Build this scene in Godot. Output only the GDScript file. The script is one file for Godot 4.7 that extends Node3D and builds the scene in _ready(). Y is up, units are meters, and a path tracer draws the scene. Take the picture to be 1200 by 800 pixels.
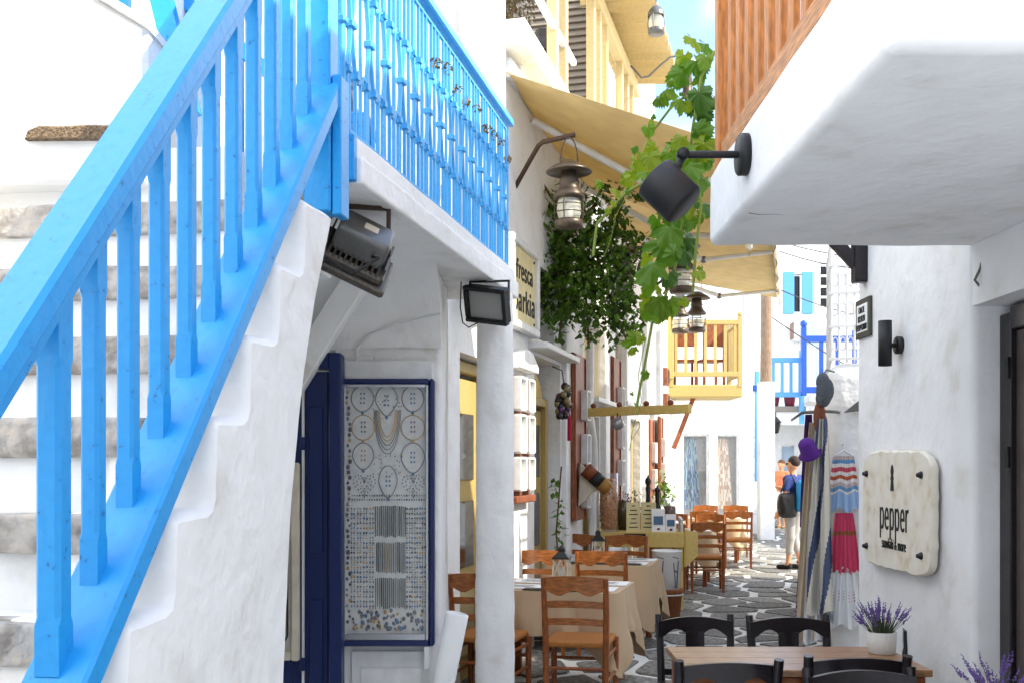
extends Node3D
# A narrow whitewashed island alley: blue stair and balcony on the left, restaurant tables, souvlaki shop on the right.
# x is right, y is up, the alley runs towards -z. Camera eye 1.63 m above the paving.

const EYE := 1.63
const FOCAL := 1250.0
const FACADE_TURN := -0.2582   # the restaurant facade heads a little to the right
const BALCONY_TURN := -0.2133
const STAIR_TURN := -0.139

var M := {}
var T := {}
var used := {}
var rng := RandomNumberGenerator.new()

class Shape:
	var st := SurfaceTool.new()
	var colored := false
	func _init(flat := true):
		st.begin(Mesh.PRIMITIVE_TRIANGLES)
		st.set_smooth_group(-1 if flat else 0)
	func smooth(on: bool):
		st.set_smooth_group(0 if on else -1)
	func tint(c: Color):
		st.set_color(c)
	func tri(a: Vector3, b: Vector3, c: Vector3):
		st.add_vertex(a); st.add_vertex(b); st.add_vertex(c)
	func quad(a: Vector3, b: Vector3, c: Vector3, d: Vector3):
		tri(a, b, c); tri(a, c, d)
	func out(p: Array, from: Vector3):
		var m := Vector3.ZERO
		for q in p:
			m += q
		m /= p.size()
		var n: Vector3 = (p[0] - p[2]).cross(p[0] - p[1])
		if n.dot(m - from) < 0.0:
			p = p.duplicate(); p.reverse()
		for i in range(1, p.size() - 1):
			tri(p[0], p[i], p[i + 1])
	func box(c: Vector3, s: Vector3, bs := Basis(), bevel := 0.0):
		var h := s * 0.5
		if bevel <= 0.0:
			for ax in 3:
				for sg in [-1.0, 1.0]:
					var q := []
					for k in [[-1, -1], [1, -1], [1, 1], [-1, 1]]:
						var v := Vector3()
						v[ax] = sg * h[ax]; v[(ax + 1) % 3] = k[0] * h[(ax + 1) % 3]; v[(ax + 2) % 3] = k[1] * h[(ax + 2) % 3]
						q.append(c + bs * v)
					out(q, c)
			return
		var b: float = min(bevel, min(h.x, min(h.y, h.z)) * 0.9)
		for ax in 3:
			var a1 := (ax + 1) % 3
			var a2 := (ax + 2) % 3
			for sg in [-1.0, 1.0]:
				var q := []
				for k in [[-1, -1], [1, -1], [1, 1], [-1, 1]]:
					var v := Vector3()
					v[ax] = sg * h[ax]; v[a1] = k[0] * (h[a1] - b); v[a2] = k[1] * (h[a2] - b)
					q.append(c + bs * v)
				out(q, c)
				for sh in [-1.0, 1.0]:
					var e := []
					for k in [[0, -1], [0, 1], [1, 1], [1, -1]]:
						var v := Vector3()
						v[ax] = sg * (h[ax] - (b if k[0] else 0.0)); v[a1] = sh * (h[a1] - (0.0 if k[0] else b)); v[a2] = k[1] * (h[a2] - b)
						e.append(c + bs * v)
					out(e, c)
		for x in [-1, 1]:
			for y in [-1, 1]:
				for z in [-1, 1]:
					out([c + bs * Vector3(x * h.x, y * (h.y - b), z * (h.z - b)), c + bs * Vector3(x * (h.x - b), y * h.y, z * (h.z - b)), c + bs * Vector3(x * (h.x - b), y * (h.y - b), z * h.z)], c)
	func rounded(c: Vector3, s: Vector3, r: float, n := 3, wob := 0.0, bs := Basis(), mid := 1):
		# a box with edges rounded in n steps; wob makes the plaster uneven
		var h := s * 0.5
		var ns := FastNoiseLite.new(); ns.seed = 5; ns.frequency = 1.7
		smooth(true)
		for ax in 3:
			var a1 := (ax + 1) % 3
			var a2 := (ax + 2) % 3
			var g1 := ticks(h[a1], r, n, mid)
			var g2 := ticks(h[a2], r, n, mid)
			for sg in [-1.0, 1.0]:
				for i in g1.size() - 1:
					for j in g2.size() - 1:
						var q := []
						for k in [[0, 0], [1, 0], [1, 1], [0, 1]]:
							var v := Vector3()
							v[ax] = sg * h[ax]; v[a1] = g1[i + k[0]]; v[a2] = g2[j + k[1]]
							var lim := h - Vector3(r, r, r)
							var inn := v.clamp(-lim, lim)
							var d := (v - inn).normalized()
							var p := inn + d * r
							if wob > 0.0:
								p += d * ns.get_noise_3dv((c + p) * 1.0) * wob
							q.append(c + bs * p)
						out(q, c)
		smooth(false)
	func ticks(h: float, r: float, n: int, mid: int) -> Array:
		var g := []
		for i in n + 1:
			g.append(-h + r * i / n)
		for i in range(1, mid):
			g.append(lerpf(-h + r, h - r, float(i) / mid))
		for i in n + 1:
			g.append(h - r + r * i / n)
		return g
	func tube(pts: Array, rad, sides := 8, caps := true, squash := 1.0):
		var rings := []
		var up := Vector3.UP
		var t0: Vector3 = (pts[1] - pts[0]).normalized()
		if absf(t0.dot(up)) > 0.9:
			up = Vector3.BACK
		var nx := t0.cross(up).normalized()
		for i in pts.size():
			var t: Vector3 = (pts[min(i + 1, pts.size() - 1)] - pts[max(i - 1, 0)]).normalized()
			nx = (nx - t * nx.dot(t)).normalized()
			var ny := t.cross(nx)
			var r: float = rad[i] if rad is Array else rad
			var ring := []
			for k in sides:
				var a := TAU * (k + 0.5) / sides
				ring.append(pts[i] + nx * cos(a) * r + ny * sin(a) * r * squash)
			rings.append(ring)
		smooth(sides > 5)
		for i in pts.size() - 1:
			for k in sides:
				out([rings[i][k], rings[i][(k + 1) % sides], rings[i + 1][(k + 1) % sides], rings[i + 1][k]], (pts[i] + pts[i + 1]) * 0.5)
		smooth(false)
		if caps:
			out(rings[0], pts[1])
			out(rings[-1], pts[-2])
	func lathe(prof: Array, seg := 20, o := Vector3.ZERO, bs := Basis(), sm := true):
		# prof: Vector2(radius, height) from the bottom up
		smooth(sm)
		for i in prof.size() - 1:
			var a: Vector2 = prof[i]
			var b: Vector2 = prof[i + 1]
			for k in seg:
				var d0 := Vector3(cos(TAU * k / seg), 0, sin(TAU * k / seg))
				var d1 := Vector3(cos(TAU * (k + 1) / seg), 0, sin(TAU * (k + 1) / seg))
				var p0 := o + bs * (d0 * a.x + Vector3.UP * a.y)
				var p1 := o + bs * (d1 * a.x + Vector3.UP * a.y)
				var p2 := o + bs * (d1 * b.x + Vector3.UP * b.y)
				var p3 := o + bs * (d0 * b.x + Vector3.UP * b.y)
				if a.x > 0.0001:
					tri(p0, p1, p2)
				if b.x > 0.0001:
					tri(p0, p2, p3)
		smooth(false)
	func ball(c: Vector3, r: Vector3, seg := 12, rows := 7, bs := Basis()):
		smooth(true)
		for i in rows:
			for k in seg:
				var q := []
				for e in [[0, 0], [1, 0], [1, 1], [0, 1]]:
					var v: float = PI * (i + e[0]) / rows - PI / 2
					var u: float = TAU * (k + e[1]) / seg
					q.append(c + bs * (Vector3(cos(v) * cos(u), sin(v), cos(v) * sin(u)) * r))
				if i == 0:
					out([q[1], q[2], q[3]], c)
				elif i == rows - 1:
					out([q[0], q[1], q[3]], c)
				else:
					out(q, c)
		smooth(false)
	func prism(poly: PackedVector2Array, depth: float, o := Vector3.ZERO, bs := Basis(), bevel := 0.0, round_sides := false):
		# polygon in local xy, thickness along local z, front cap at z = +depth/2
		if Geometry2D.is_polygon_clockwise(poly):
			poly = poly.duplicate(); poly.reverse()
		var n := poly.size()
		var inn := PackedVector2Array()
		for i in n:
			var e0 := (poly[i] - poly[(i + n - 1) % n]).normalized()
			var e1 := (poly[(i + 1) % n] - poly[i]).normalized()
			var nn := (Vector2(-e0.y, e0.x) + Vector2(-e1.y, e1.x))
			nn = nn.normalized() if nn.length() > 0.01 else Vector2.ZERO
			inn.append(poly[i] + nn * bevel)
		var idx := Geometry2D.triangulate_polygon(inn)
		if idx.is_empty():
			idx = Geometry2D.triangulate_polygon(poly)
		var zf := depth * 0.5
		for i in range(0, idx.size(), 3):
			var a := inn[idx[i]]; var b := inn[idx[i + 1]]; var c := inn[idx[i + 2]]
			if (b - a).cross(c - a) > 0:
				var t := b; b = c; c = t
			tri(o + bs * Vector3(a.x, a.y, zf), o + bs * Vector3(b.x, b.y, zf), o + bs * Vector3(c.x, c.y, zf))
			tri(o + bs * Vector3(a.x, a.y, -zf), o + bs * Vector3(c.x, c.y, -zf), o + bs * Vector3(b.x, b.y, -zf))
		smooth(round_sides)
		for i in n:
			var j := (i + 1) % n
			var a := poly[i]; var b := poly[j]
			var z1 := zf - bevel
			quad(o + bs * Vector3(a.x, a.y, -z1), o + bs * Vector3(a.x, a.y, z1), o + bs * Vector3(b.x, b.y, z1), o + bs * Vector3(b.x, b.y, -z1))
			if bevel > 0.0:
				var c := inn[i]; var d := inn[j]
				quad(o + bs * Vector3(a.x, a.y, z1), o + bs * Vector3(c.x, c.y, zf), o + bs * Vector3(d.x, d.y, zf), o + bs * Vector3(b.x, b.y, z1))
				quad(o + bs * Vector3(c.x, c.y, -zf), o + bs * Vector3(a.x, a.y, -z1), o + bs * Vector3(b.x, b.y, -z1), o + bs * Vector3(d.x, d.y, -zf))
		smooth(false)
	func sheet(nx: int, ny: int, f: Callable, thick := 0.0, col = null):
		# surface f(u, v); with thick a second face behind it and rims
		smooth(true)
		var g := []
		for j in ny + 1:
			var row := []
			for i in nx + 1:
				row.append(f.call(float(i) / nx, float(j) / ny))
			g.append(row)
		for j in ny:
			for i in nx:
				if col != null:
					st.set_color(col.call((i + 0.5) / nx, (j + 0.5) / ny))
				quad(g[j][i], g[j][i + 1], g[j + 1][i + 1], g[j + 1][i])
		if thick > 0.0:
			var m: Vector3 = (g[0][nx] - g[0][0]).cross(g[ny][0] - g[0][0]).normalized() * thick
			for j in ny:
				for i in nx:
					if col != null:
						st.set_color(col.call((i + 0.5) / nx, (j + 0.5) / ny))
					quad(g[j + 1][i] + m, g[j + 1][i + 1] + m, g[j][i + 1] + m, g[j][i] + m)
			smooth(false)
			for i in nx:
				quad(g[0][i], g[0][i] + m, g[0][i + 1] + m, g[0][i + 1])
				quad(g[ny][i], g[ny][i + 1], g[ny][i + 1] + m, g[ny][i] + m)
			for j in ny:
				quad(g[j][0], g[j + 1][0], g[j + 1][0] + m, g[j][0] + m)
				quad(g[j][nx], g[j][nx] + m, g[j + 1][nx] + m, g[j + 1][nx])
		smooth(false)
	func mesh() -> ArrayMesh:
		st.generate_normals()
		return st.commit()

# ---------- placing ----------
func v(x: float, h: float, depth: float) -> Vector3:
	return Vector3(x, h, -depth)

func at(x: float, y: float, depth: float) -> Vector3:
	# a place measured on the photograph, at its own distance from the eye
	return Vector3((x - 600.0) / FOCAL * depth, EYE + (545.0 - y) / FOCAL * depth, -depth)

func wall_at(depth: float, off: float, h: float) -> Vector3:
	# a point beside the restaurant facade: depth along it, off metres out into the alley
	return Vector3(-2.323 + 0.264 * depth + 0.9669 * off, h, -depth + 0.2553 * off)

func yaw(a: float) -> Basis:
	return Basis(Vector3.UP, a)

func numbered(called: String) -> String:
	used[called] = used.get(called, -1) + 1
	return called if used[called] == 0 else "%s_%03d" % [called, used[called]]

func tag(o: Node3D, label: String, category: String, group := "") -> Node3D:
	o.set_meta("label", label); o.set_meta("category", category)
	if group != "":
		o.set_meta("group", group)
	return o

func thing(called: String, label: String, category: String, pos := Vector3.ZERO, turn := 0.0, group := "") -> Node3D:
	var o := Node3D.new()
	o.name = numbered(called)
	add_child(o)
	o.position = pos
	o.rotation.y = turn
	return tag(o, label, category, group)

func part(called: String, s, m: Material, parent: Node3D, pos := Vector3.ZERO, bs := Basis()) -> MeshInstance3D:
	var o := MeshInstance3D.new()
	o.mesh = s.mesh() if s is Shape else s
	o.material_override = m
	o.name = called if parent != self else numbered(called)
	o.transform = Transform3D(bs, pos)
	parent.add_child(o, true)
	return o

func single(called: String, s, m: Material, label: String, category: String, group := "", pos := Vector3.ZERO, bs := Basis()) -> MeshInstance3D:
	var o := part(called, s, m, self, pos, bs)
	tag(o, label, category, group)
	return o

func structure(called: String, s, m: Material) -> MeshInstance3D:
	var o := part(called, s, m, self)
	o.set_meta("kind", "structure")
	return o

func copy(o: Node3D, called: String, pos: Vector3, turn: float, label: String) -> Node3D:
	var c: Node3D = o.duplicate()
	c.name = numbered(called)
	add_child(c)
	c.position = pos
	c.rotation = Vector3(0, turn, 0)
	c.set_meta("label", label)
	return c

func letters(parent: Node3D, text: String, tall: float, m: Material, pos: Vector3, bs: Basis, wide := 1.0, bold := 400, serif := false, italic := false) -> MeshInstance3D:
	var t := TextMesh.new()
	var f := SystemFont.new()
	f.font_names = PackedStringArray(["Droid Serif" if serif else "Droid Sans"])
	f.font_weight = bold
	f.font_italic = italic
	t.font = f
	t.text = text
	t.font_size = 64
	t.pixel_size = tall / 46.0
	t.depth = 0.004
	t.curve_step = 1.0
	return part("lettering", t, m, parent, pos, bs * Basis.from_scale(Vector3(wide, 1, 1)))

# ---------- materials ----------
func noise_tex(freq: float, lo: float, hi: float, sd: int, oct := 4, kind := FastNoiseLite.TYPE_SIMPLEX_SMOOTH, size := 256, cut := Vector2(0, 1)) -> NoiseTexture2D:
	var n := FastNoiseLite.new()
	n.seed = sd; n.frequency = freq; n.noise_type = kind; n.fractal_octaves = oct
	var t := NoiseTexture2D.new()
	t.width = size; t.height = size; t.seamless = true; t.noise = n
	var g := Gradient.new()
	g.set_color(0, Color(lo, lo, lo)); g.set_color(1, Color(hi, hi, hi))
	g.set_offset(0, cut.x); g.set_offset(1, cut.y)
	t.color_ramp = g
	return t

func ramp_tex(freq: float, cols: Array, offs: Array, sd: int, oct := 4, size := 512, kind := FastNoiseLite.TYPE_SIMPLEX_SMOOTH) -> NoiseTexture2D:
	var t := noise_tex(freq, 0, 1, sd, oct, kind, size)
	var g := Gradient.new()
	g.colors = PackedColorArray(cols); g.offsets = PackedFloat32Array(offs)
	t.color_ramp = g
	return t

func mat(c: Color, rough := 0.8, tex = null, per_m := 1.0, bump = null, relief := 0.0, metal := 0.0) -> StandardMaterial3D:
	var m := StandardMaterial3D.new()
	m.albedo_color = c
	m.roughness = rough
	m.metallic = metal
	if tex != null:
		m.albedo_texture = tex
	if bump != null:
		m.heightmap_enabled = true
		m.heightmap_texture = bump
		m.heightmap_scale = relief
	if tex != null or bump != null:
		m.uv1_triplanar = true
		m.uv1_world_triplanar = true
		m.uv1_scale = Vector3.ONE * per_m
	return m

func grain(m: StandardMaterial3D, scale: Vector3) -> StandardMaterial3D:
	m.uv1_world_triplanar = false
	m.uv1_scale = scale
	return m

func leafy(c: Color, back: Color, rough := 0.5) -> StandardMaterial3D:
	var m := mat(c, rough, T.leaf, 9.0)
	m.uv1_world_triplanar = false
	m.backlight_enabled = true
	m.backlight = back
	m.cull_mode = BaseMaterial3D.CULL_DISABLED
	return m

func make_materials():
	T.mottle = noise_tex(0.012, 0.9, 1.0, 1, 5)
	T.fine = noise_tex(0.05, 0.9, 1.0, 2, 5)
	T.patch = noise_tex(0.02, 0.62, 1.0, 3, 5, FastNoiseLite.TYPE_SIMPLEX_SMOOTH, 512)
	T.leaf = noise_tex(0.03, 0.6, 1.0, 4, 4)
	T.rough_bump = noise_tex(0.03, 0, 1, 5, 6, FastNoiseLite.TYPE_SIMPLEX_SMOOTH, 512)
	T.fine_bump = noise_tex(0.12, 0, 1, 6, 4)
	T.weave = noise_tex(0.2, 0.88, 1.0, 7, 2)
	T.grain = noise_tex(0.04, 0.55, 1.0, 8, 4)
	# whitewash: brush coats, small stains where the lime has worn
	T.white = ramp_tex(0.009, [Color(0.93, 0.92, 0.9), Color(0.98, 0.98, 0.975), Color(1, 1, 1)], [0.1, 0.3, 0.6], 11, 6)
	T.stone_edge = ramp_tex(0.02, [Color(0.6, 0.58, 0.56), Color(0.72, 0.71, 0.69), Color(0.82, 0.81, 0.8), Color(0.86, 0.83, 0.78)], [0.2, 0.42, 0.62, 0.85], 12, 6)
	T.slate = ramp_tex(0.02, [Color(0.62, 0.62, 0.6), Color(0.85, 0.85, 0.83), Color(1, 1, 1)], [0.2, 0.5, 0.8], 13, 6)
	T.blue = ramp_tex(0.035, [Color(0.6, 0.66, 0.7), Color(0.93, 0.955, 0.97), Color(0.98, 0.985, 0.99), Color(1, 1, 1)], [0.13, 0.17, 0.35, 0.7], 14, 4)
	M.white = mat(Color(0.925, 0.925, 0.92), 0.85, T.white, 0.55, T.rough_bump, 0.7)
	M.white_rough = mat(Color(0.925, 0.92, 0.91), 0.9, T.white, 0.5, T.rough_bump, 0.9)
	M.white_smooth = mat(Color(0.92, 0.92, 0.92), 0.8, T.white, 0.5, T.rough_bump, 0.5)
	M.white_paint = mat(Color(0.9, 0.9, 0.89), 0.5, T.mottle, 2.0)
	M.beige_paint = mat(Color(0.84, 0.8, 0.71), 0.6, T.mottle, 2.0)
	M.stone_edge = mat(Color(0.88, 0.86, 0.84), 0.9, T.stone_edge, 1.0, T.rough_bump, 1.2)
	M.rubble = mat(Color(0.76, 0.66, 0.54), 0.95, T.stone_edge, 6.0, T.rough_bump, 2.0)
	M.mortar = mat(Color(0.9, 0.9, 0.88), 0.9, T.mottle, 0.7, T.fine_bump, 0.3)
	M.slates = []
	for g in [0.5, 0.55, 0.59, 0.64]:
		M.slates.append(mat(Color(g, g * 0.985, g * 0.95), 0.75, T.slate, 1.6, T.rough_bump, 0.8))
	M.blue = mat(Color(0.12, 0.59, 0.86), 0.42, T.blue, 1.4, T.rough_bump, 0.12)
	M.blue_iron = mat(Color(0.24, 0.63, 0.86), 0.5, T.blue, 3.0)
	M.strong_blue = mat(Color(0.04, 0.27, 0.62), 0.45, T.blue, 2.0)
	M.sky_blue = mat(Color(0.34, 0.60, 0.84), 0.5, T.blue, 2.0)
	M.pale_blue = mat(Color(0.78, 0.86, 0.94), 0.6, T.blue, 2.0)
	M.navy = mat(Color(0.015, 0.12, 0.34), 0.4, T.fine, 2.0)
	M.yellow = mat(Color(0.72, 0.62, 0.37), 0.6, T.fine, 1.5)
	M.yellow_pale = mat(Color(0.82, 0.73, 0.52), 0.6, T.fine, 1.5)
	M.ochre = mat(Color(0.88, 0.76, 0.44), 0.6, T.fine, 1.5)
	M.sign_cream = mat(Color(0.92, 0.86, 0.64), 0.6, T.mottle, 2.0)
	M.board_brown = grain(mat(Color(0.64, 0.34, 0.17), 0.55, T.grain), Vector3(3, 0.7, 3))
	M.chair_wood = grain(mat(Color(0.72, 0.39, 0.15), 0.35, T.grain), Vector3(4, 1.2, 4))
	M.chair_wood_pale = grain(mat(Color(0.78, 0.46, 0.2), 0.35, T.grain), Vector3(1.2, 5, 4))
	M.rush = grain(mat(Color(0.72, 0.46, 0.2), 0.8, T.fine, 1, T.fine_bump, 0.4), Vector3(3, 6, 9))
	M.dark_wood = grain(mat(Color(0.13, 0.10, 0.125), 0.3, T.grain), Vector3(3, 5, 3))
	M.table_wood = grain(mat(Color(0.74, 0.55, 0.38), 0.3, T.grain), Vector3(0.9, 4, 7))
	M.table_side = grain(mat(Color(0.66, 0.36, 0.13), 0.4, T.grain), Vector3(0.9, 6, 6))
	M.orange_wood = grain(mat(Color(0.86, 0.54, 0.25), 0.5, T.patch), Vector3(5, 0.8, 5))
	M.orange_rail = grain(mat(Color(0.86, 0.58, 0.32), 0.5, T.patch), Vector3(5, 5, 0.7))
	M.old_pole = grain(mat(Color(0.66, 0.55, 0.45), 0.85, T.patch, 1, T.rough_bump, 1.0), Vector3(5, 0.5, 5))
	M.black = mat(Color(0.045, 0.045, 0.048), 0.5, T.fine, 4.0)
	M.iron = mat(Color(0.13, 0.11, 0.10), 0.5, T.fine, 5.0)
	M.rust_iron = mat(Color(0.30, 0.20, 0.13), 0.7, T.patch, 6.0)
	M.bronze = mat(Color(0.36, 0.31, 0.26), 0.42, T.patch, 8.0, null, 0.0, 0.55)
	M.grey_metal = mat(Color(0.42, 0.42, 0.41), 0.4, T.fine, 5.0, null, 0.0, 0.5)
	M.flood_body = mat(Color(0.40, 0.37, 0.33), 0.45, T.patch, 7.0, null, 0.0, 0.4)
	M.silver = mat(Color(0.75, 0.76, 0.78), 0.25, null, 1.0, null, 0.0, 0.9)
	M.gold = mat(Color(0.8, 0.62, 0.28), 0.3, null, 1.0, null, 0.0, 0.9)
	M.turquoise = mat(Color(0.1, 0.4, 0.6), 0.25)
	M.case_silver = mat(Color(0.42, 0.43, 0.45), 0.3, null, 1.0, null, 0.0, 0.6)
	M.case_back = mat(Color(0.94, 0.94, 0.92), 0.7, T.mottle, 4.0)
	M.glass = mat(Color(0.95, 0.97, 0.97, 0.05), 0.02)
	M.glass.transparency = BaseMaterial3D.TRANSPARENCY_ALPHA
	M.lamp_glass = mat(Color(0.95, 0.95, 0.88, 0.35), 0.05)
	M.lamp_glass.transparency = BaseMaterial3D.TRANSPARENCY_ALPHA
	M.dark_glass = mat(Color(0.1, 0.11, 0.12), 0.08)
	M.flood_glass = mat(Color(0.6, 0.6, 0.58), 0.15)
	M.shop_dark = mat(Color(0.2, 0.19, 0.2), 0.6)
	M.cloth = mat(Color(0.80, 0.69, 0.55), 0.9, T.weave, 6.0, T.fine_bump, 0.05)
	M.cloth.rim_enabled = true; M.cloth.rim = 0.2
	M.awning = mat(Color(0.85, 0.79, 0.62), 0.9, T.mottle, 1.0)
	M.awning.backlight_enabled = true; M.awning.backlight = Color(0.8, 0.76, 0.6)
	M.paper = mat(Color(0.93, 0.93, 0.92), 0.7)
	M.print_grey = mat(Color(0.45, 0.45, 0.46), 0.8)
	M.ink = mat(Color(0.05, 0.05, 0.05), 0.7)
	M.marble = mat(Color(0.90, 0.88, 0.83), 0.55, ramp_tex(0.015, [Color(0.9, 0.86, 0.8), Color(0.97, 0.96, 0.94), Color(1, 1, 1)], [0.12, 0.36, 0.7], 21, 6), 0.9, T.rough_bump, 0.06)
	M.terracotta = mat(Color(0.66, 0.38, 0.2), 0.8, T.patch, 3.0)
	M.louver = mat(Color(0.56, 0.53, 0.49), 0.7, T.fine, 2.0)
	M.pot_white = mat(Color(0.88, 0.87, 0.84), 0.6, T.fine, 5.0)
	M.stem = mat(Color(0.36, 0.27, 0.15), 0.8)
	M.green_stem = mat(Color(0.5, 0.55, 0.2), 0.7)
	M.vine = [leafy(Color(0.56, 0.70, 0.12), Color(0.75, 0.9, 0.15)), leafy(Color(0.46, 0.63, 0.10), Color(0.65, 0.85, 0.12)), leafy(Color(0.68, 0.76, 0.17), Color(0.9, 0.95, 0.25)), leafy(Color(0.33, 0.50, 0.09), Color(0.45, 0.65, 0.1))]
	M.ivy = leafy(Color(0.33, 0.48, 0.11), Color(0.36, 0.52, 0.08))
	M.ivy2 = leafy(Color(0.44, 0.60, 0.13), Color(0.52, 0.7, 0.12))
	M.bush = leafy(Color(0.36, 0.30, 0.15), Color(0.2, 0.2, 0.08))
	M.olive = leafy(Color(0.22, 0.30, 0.16), Color(0.1, 0.15, 0.05))
	M.lavender = mat(Color(0.53, 0.42, 0.74), 0.9, T.leaf, 20.0)
	M.lavender_leaf = mat(Color(0.36, 0.40, 0.28), 0.8, T.leaf, 20.0)
	M.tinted = mat(Color(1, 1, 1), 0.9)
	M.tinted.vertex_color_use_as_albedo = true
	M.knit = mat(Color(1, 1, 1), 0.95, T.weave, 10.0, T.fine_bump, 0.2)
	M.knit.vertex_color_use_as_albedo = true

func _ready():
	rng.seed = 42
	# camera: level, lens shifted upwards as in the photograph
	var cam := Camera3D.new()
	cam.name = "camera"
	cam.projection = Camera3D.PROJECTION_FRUSTUM
	cam.near = 0.1
	cam.far = 600.0
	cam.size = 0.1 * 800.0 / FOCAL
	cam.frustum_offset = Vector2(0, 0.1 * 145.0 / FOCAL)
	cam.position = Vector3(0, EYE, 0)
	add_child(cam)
	var env := Environment.new()
	env.background_mode = Environment.BG_SKY
	var sky := Sky.new()
	sky.sky_material = sky_paint()
	env.sky = sky
	env.tonemap_mode = Environment.TONE_MAPPER_LINEAR
	env.tonemap_exposure = 2.5
	env.sdfgi_enabled = true
	env.ssao_enabled = true
	env.ssil_enabled = true
	var we := WorldEnvironment.new()
	we.name = "daylight"
	we.environment = env
	add_child(we)
	var sun := DirectionalLight3D.new()
	sun.name = "sun"
	sun.light_energy = 1.1
	sun.light_color = Color(1.0, 0.96, 0.88)
	sun.light_angular_distance = 0.5
	sun.shadow_enabled = true
	add_child(sun)
	sun.look_at_from_position(Vector3(0.70, 0.64, 0.30) * 50.0, Vector3.ZERO)
	make_materials()
	build_ground()
	build_right_house()
	build_left_house()
	build_stairs()
	build_balcony()
	build_portico()
	build_facade()
	build_upper_gallery()
	build_awnings()
	build_far_end()
	build_right_shop()
	build_restaurant()
	build_souvlaki_tables()
	build_plants()
	build_people()

func sky_paint() -> ProceduralSkyMaterial:
	var p := ProceduralSkyMaterial.new()
	p.sky_top_color = Color(0.46, 0.63, 0.87)
	p.sky_horizon_color = Color(0.80, 0.86, 0.91)
	p.sky_curve = 0.18
	p.ground_bottom_color = Color(0.55, 0.54, 0.52)
	p.ground_horizon_color = Color(0.72, 0.76, 0.8)
	p.sky_energy_multiplier = 1.0
	p.use_debanding = false
	# scattered white cloud, the same all round
	var im := Image.create(1024, 512, false, Image.FORMAT_RGBA8)
	var n := FastNoiseLite.new()
	n.seed = 9; n.frequency = 1.9; n.fractal_octaves = 5
	for y in 512:
		var el := PI / 2 - PI * (y + 0.5) / 512.0
		for x in 1024:
			var a := TAU * x / 1024.0
			var d := Vector3(cos(el) * cos(a), sin(el) * 1.6, cos(el) * sin(a))
			var k := smoothstep(-0.16, 0.3, n.get_noise_3dv(d))
			im.set_pixel(x, y, Color(1, 1, 1, k * 0.9) if el > -0.05 else Color(0, 0, 0, 0))
	p.sky_cover = ImageTexture.create_from_image(im)
	p.sky_cover_modulate = Color(1.30, 1.24, 1.12, 1)
	return p

# ---------- the setting ----------
func build_ground():
	var s := Shape.new()
	s.box(Vector3(0, -0.2, -40), Vector3(260, 0.4, 260))
	var ground := structure("ground", s, M.mortar)
	# dark flagstones set in white painted joints, one by one
	var cell := 0.56
	var seeds := {}
	for i in range(-9, 22):
		for j in range(2, 84):
			var p := Vector2(i * cell * 1.06 + (0.25 if j % 2 else 0.0), j * cell * 0.92) + Vector2(rng.randf_range(-0.25, 0.25), rng.randf_range(-0.2, 0.2))
			seeds[Vector2i(i, j)] = p
	var near := []
	for key in seeds:
		var p: Vector2 = seeds[key]
		# alley frame: x along the facade normal, y along the alley
		var w := wall_at(p.y, p.x, 0.0)
		var z := -w.z
		if z < 5.5 or z > 36.0:
			continue
		var px := 600.0 + w.x / z * FOCAL
		if px < 520 or px > 1060:
			continue
		var poly := PackedVector2Array([Vector2(-1, -1), Vector2(1, -1), Vector2(1, 1), Vector2(-1, 1)])
		for di in range(-2, 3):
			for dj in range(-2, 3):
				var q = seeds.get(key + Vector2i(di, dj))
				if q == null or (di == 0 and dj == 0):
					continue
				poly = clip(poly, (q - p) * 0.5, (q - p).normalized(), 0.032 + 0.02 * absf(sin(p.x * 7.0 + q.y * 5.0)))
		if poly.size() < 3:
			continue
		poly = cut_corners(poly)
		near.append([z, p, poly])
	near.sort_custom(func(a, b): return a[0] < b[0])
	var rest := Shape.new()
	var bs := yaw(FACADE_TURN)
	for k in near.size():
		var p: Vector2 = near[k][1]
		var o := wall_at(p.y, p.x, 0.0)
		var shape := Shape.new() if k < 300 else rest
		slab(shape, near[k][2], Vector3.ZERO if k < 300 else o, Basis() if k < 300 else bs, 0.012 + rng.randf() * 0.006)
		if k < 300:
			part("flagstone", shape, M.slates[rng.randi() % 4], ground, o, bs)
	if near.size() > 300:
		part("far_flagstones", rest, M.slates[1], ground).set_meta("kind", "stuff")

func clip(poly: PackedVector2Array, mid: Vector2, n: Vector2, gap: float) -> PackedVector2Array:
	var r := PackedVector2Array()
	var lim := mid.dot(n) - gap
	for i in poly.size():
		var a := poly[i]
		var b := poly[(i + 1) % poly.size()]
		var da := a.dot(n) - lim
		var db := b.dot(n) - lim
		if da <= 0:
			r.append(a)
		if da * db < 0:
			r.append(a + (b - a) * (da / (da - db)))
	return r

func cut_corners(poly: PackedVector2Array) -> PackedVector2Array:
	var r := PackedVector2Array()
	for i in poly.size():
		var a := poly[i]
		var b := poly[(i + 1) % poly.size()]
		r.append(a.lerp(b, 0.1)); r.append(a.lerp(b, 0.9))
	return r

func slab(s: Shape, poly: PackedVector2Array, o: Vector3, bs: Basis, tall: float):
	var c := o + Vector3(0, -0.05, 0)
	var top := []
	for q in poly:
		top.append(o + bs * Vector3(q.x, tall, -q.y) - bs * Vector3(q.x, 0, -q.y) * 0.02)
	s.out(top, c)
	for i in poly.size():
		var a := poly[i]
		var b := poly[(i + 1) % poly.size()]
		s.out([o + bs * Vector3(a.x, -0.004, -a.y), o + bs * Vector3(b.x, -0.004, -b.y), top[(i + 1) % poly.size()], top[i]], c)

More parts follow.
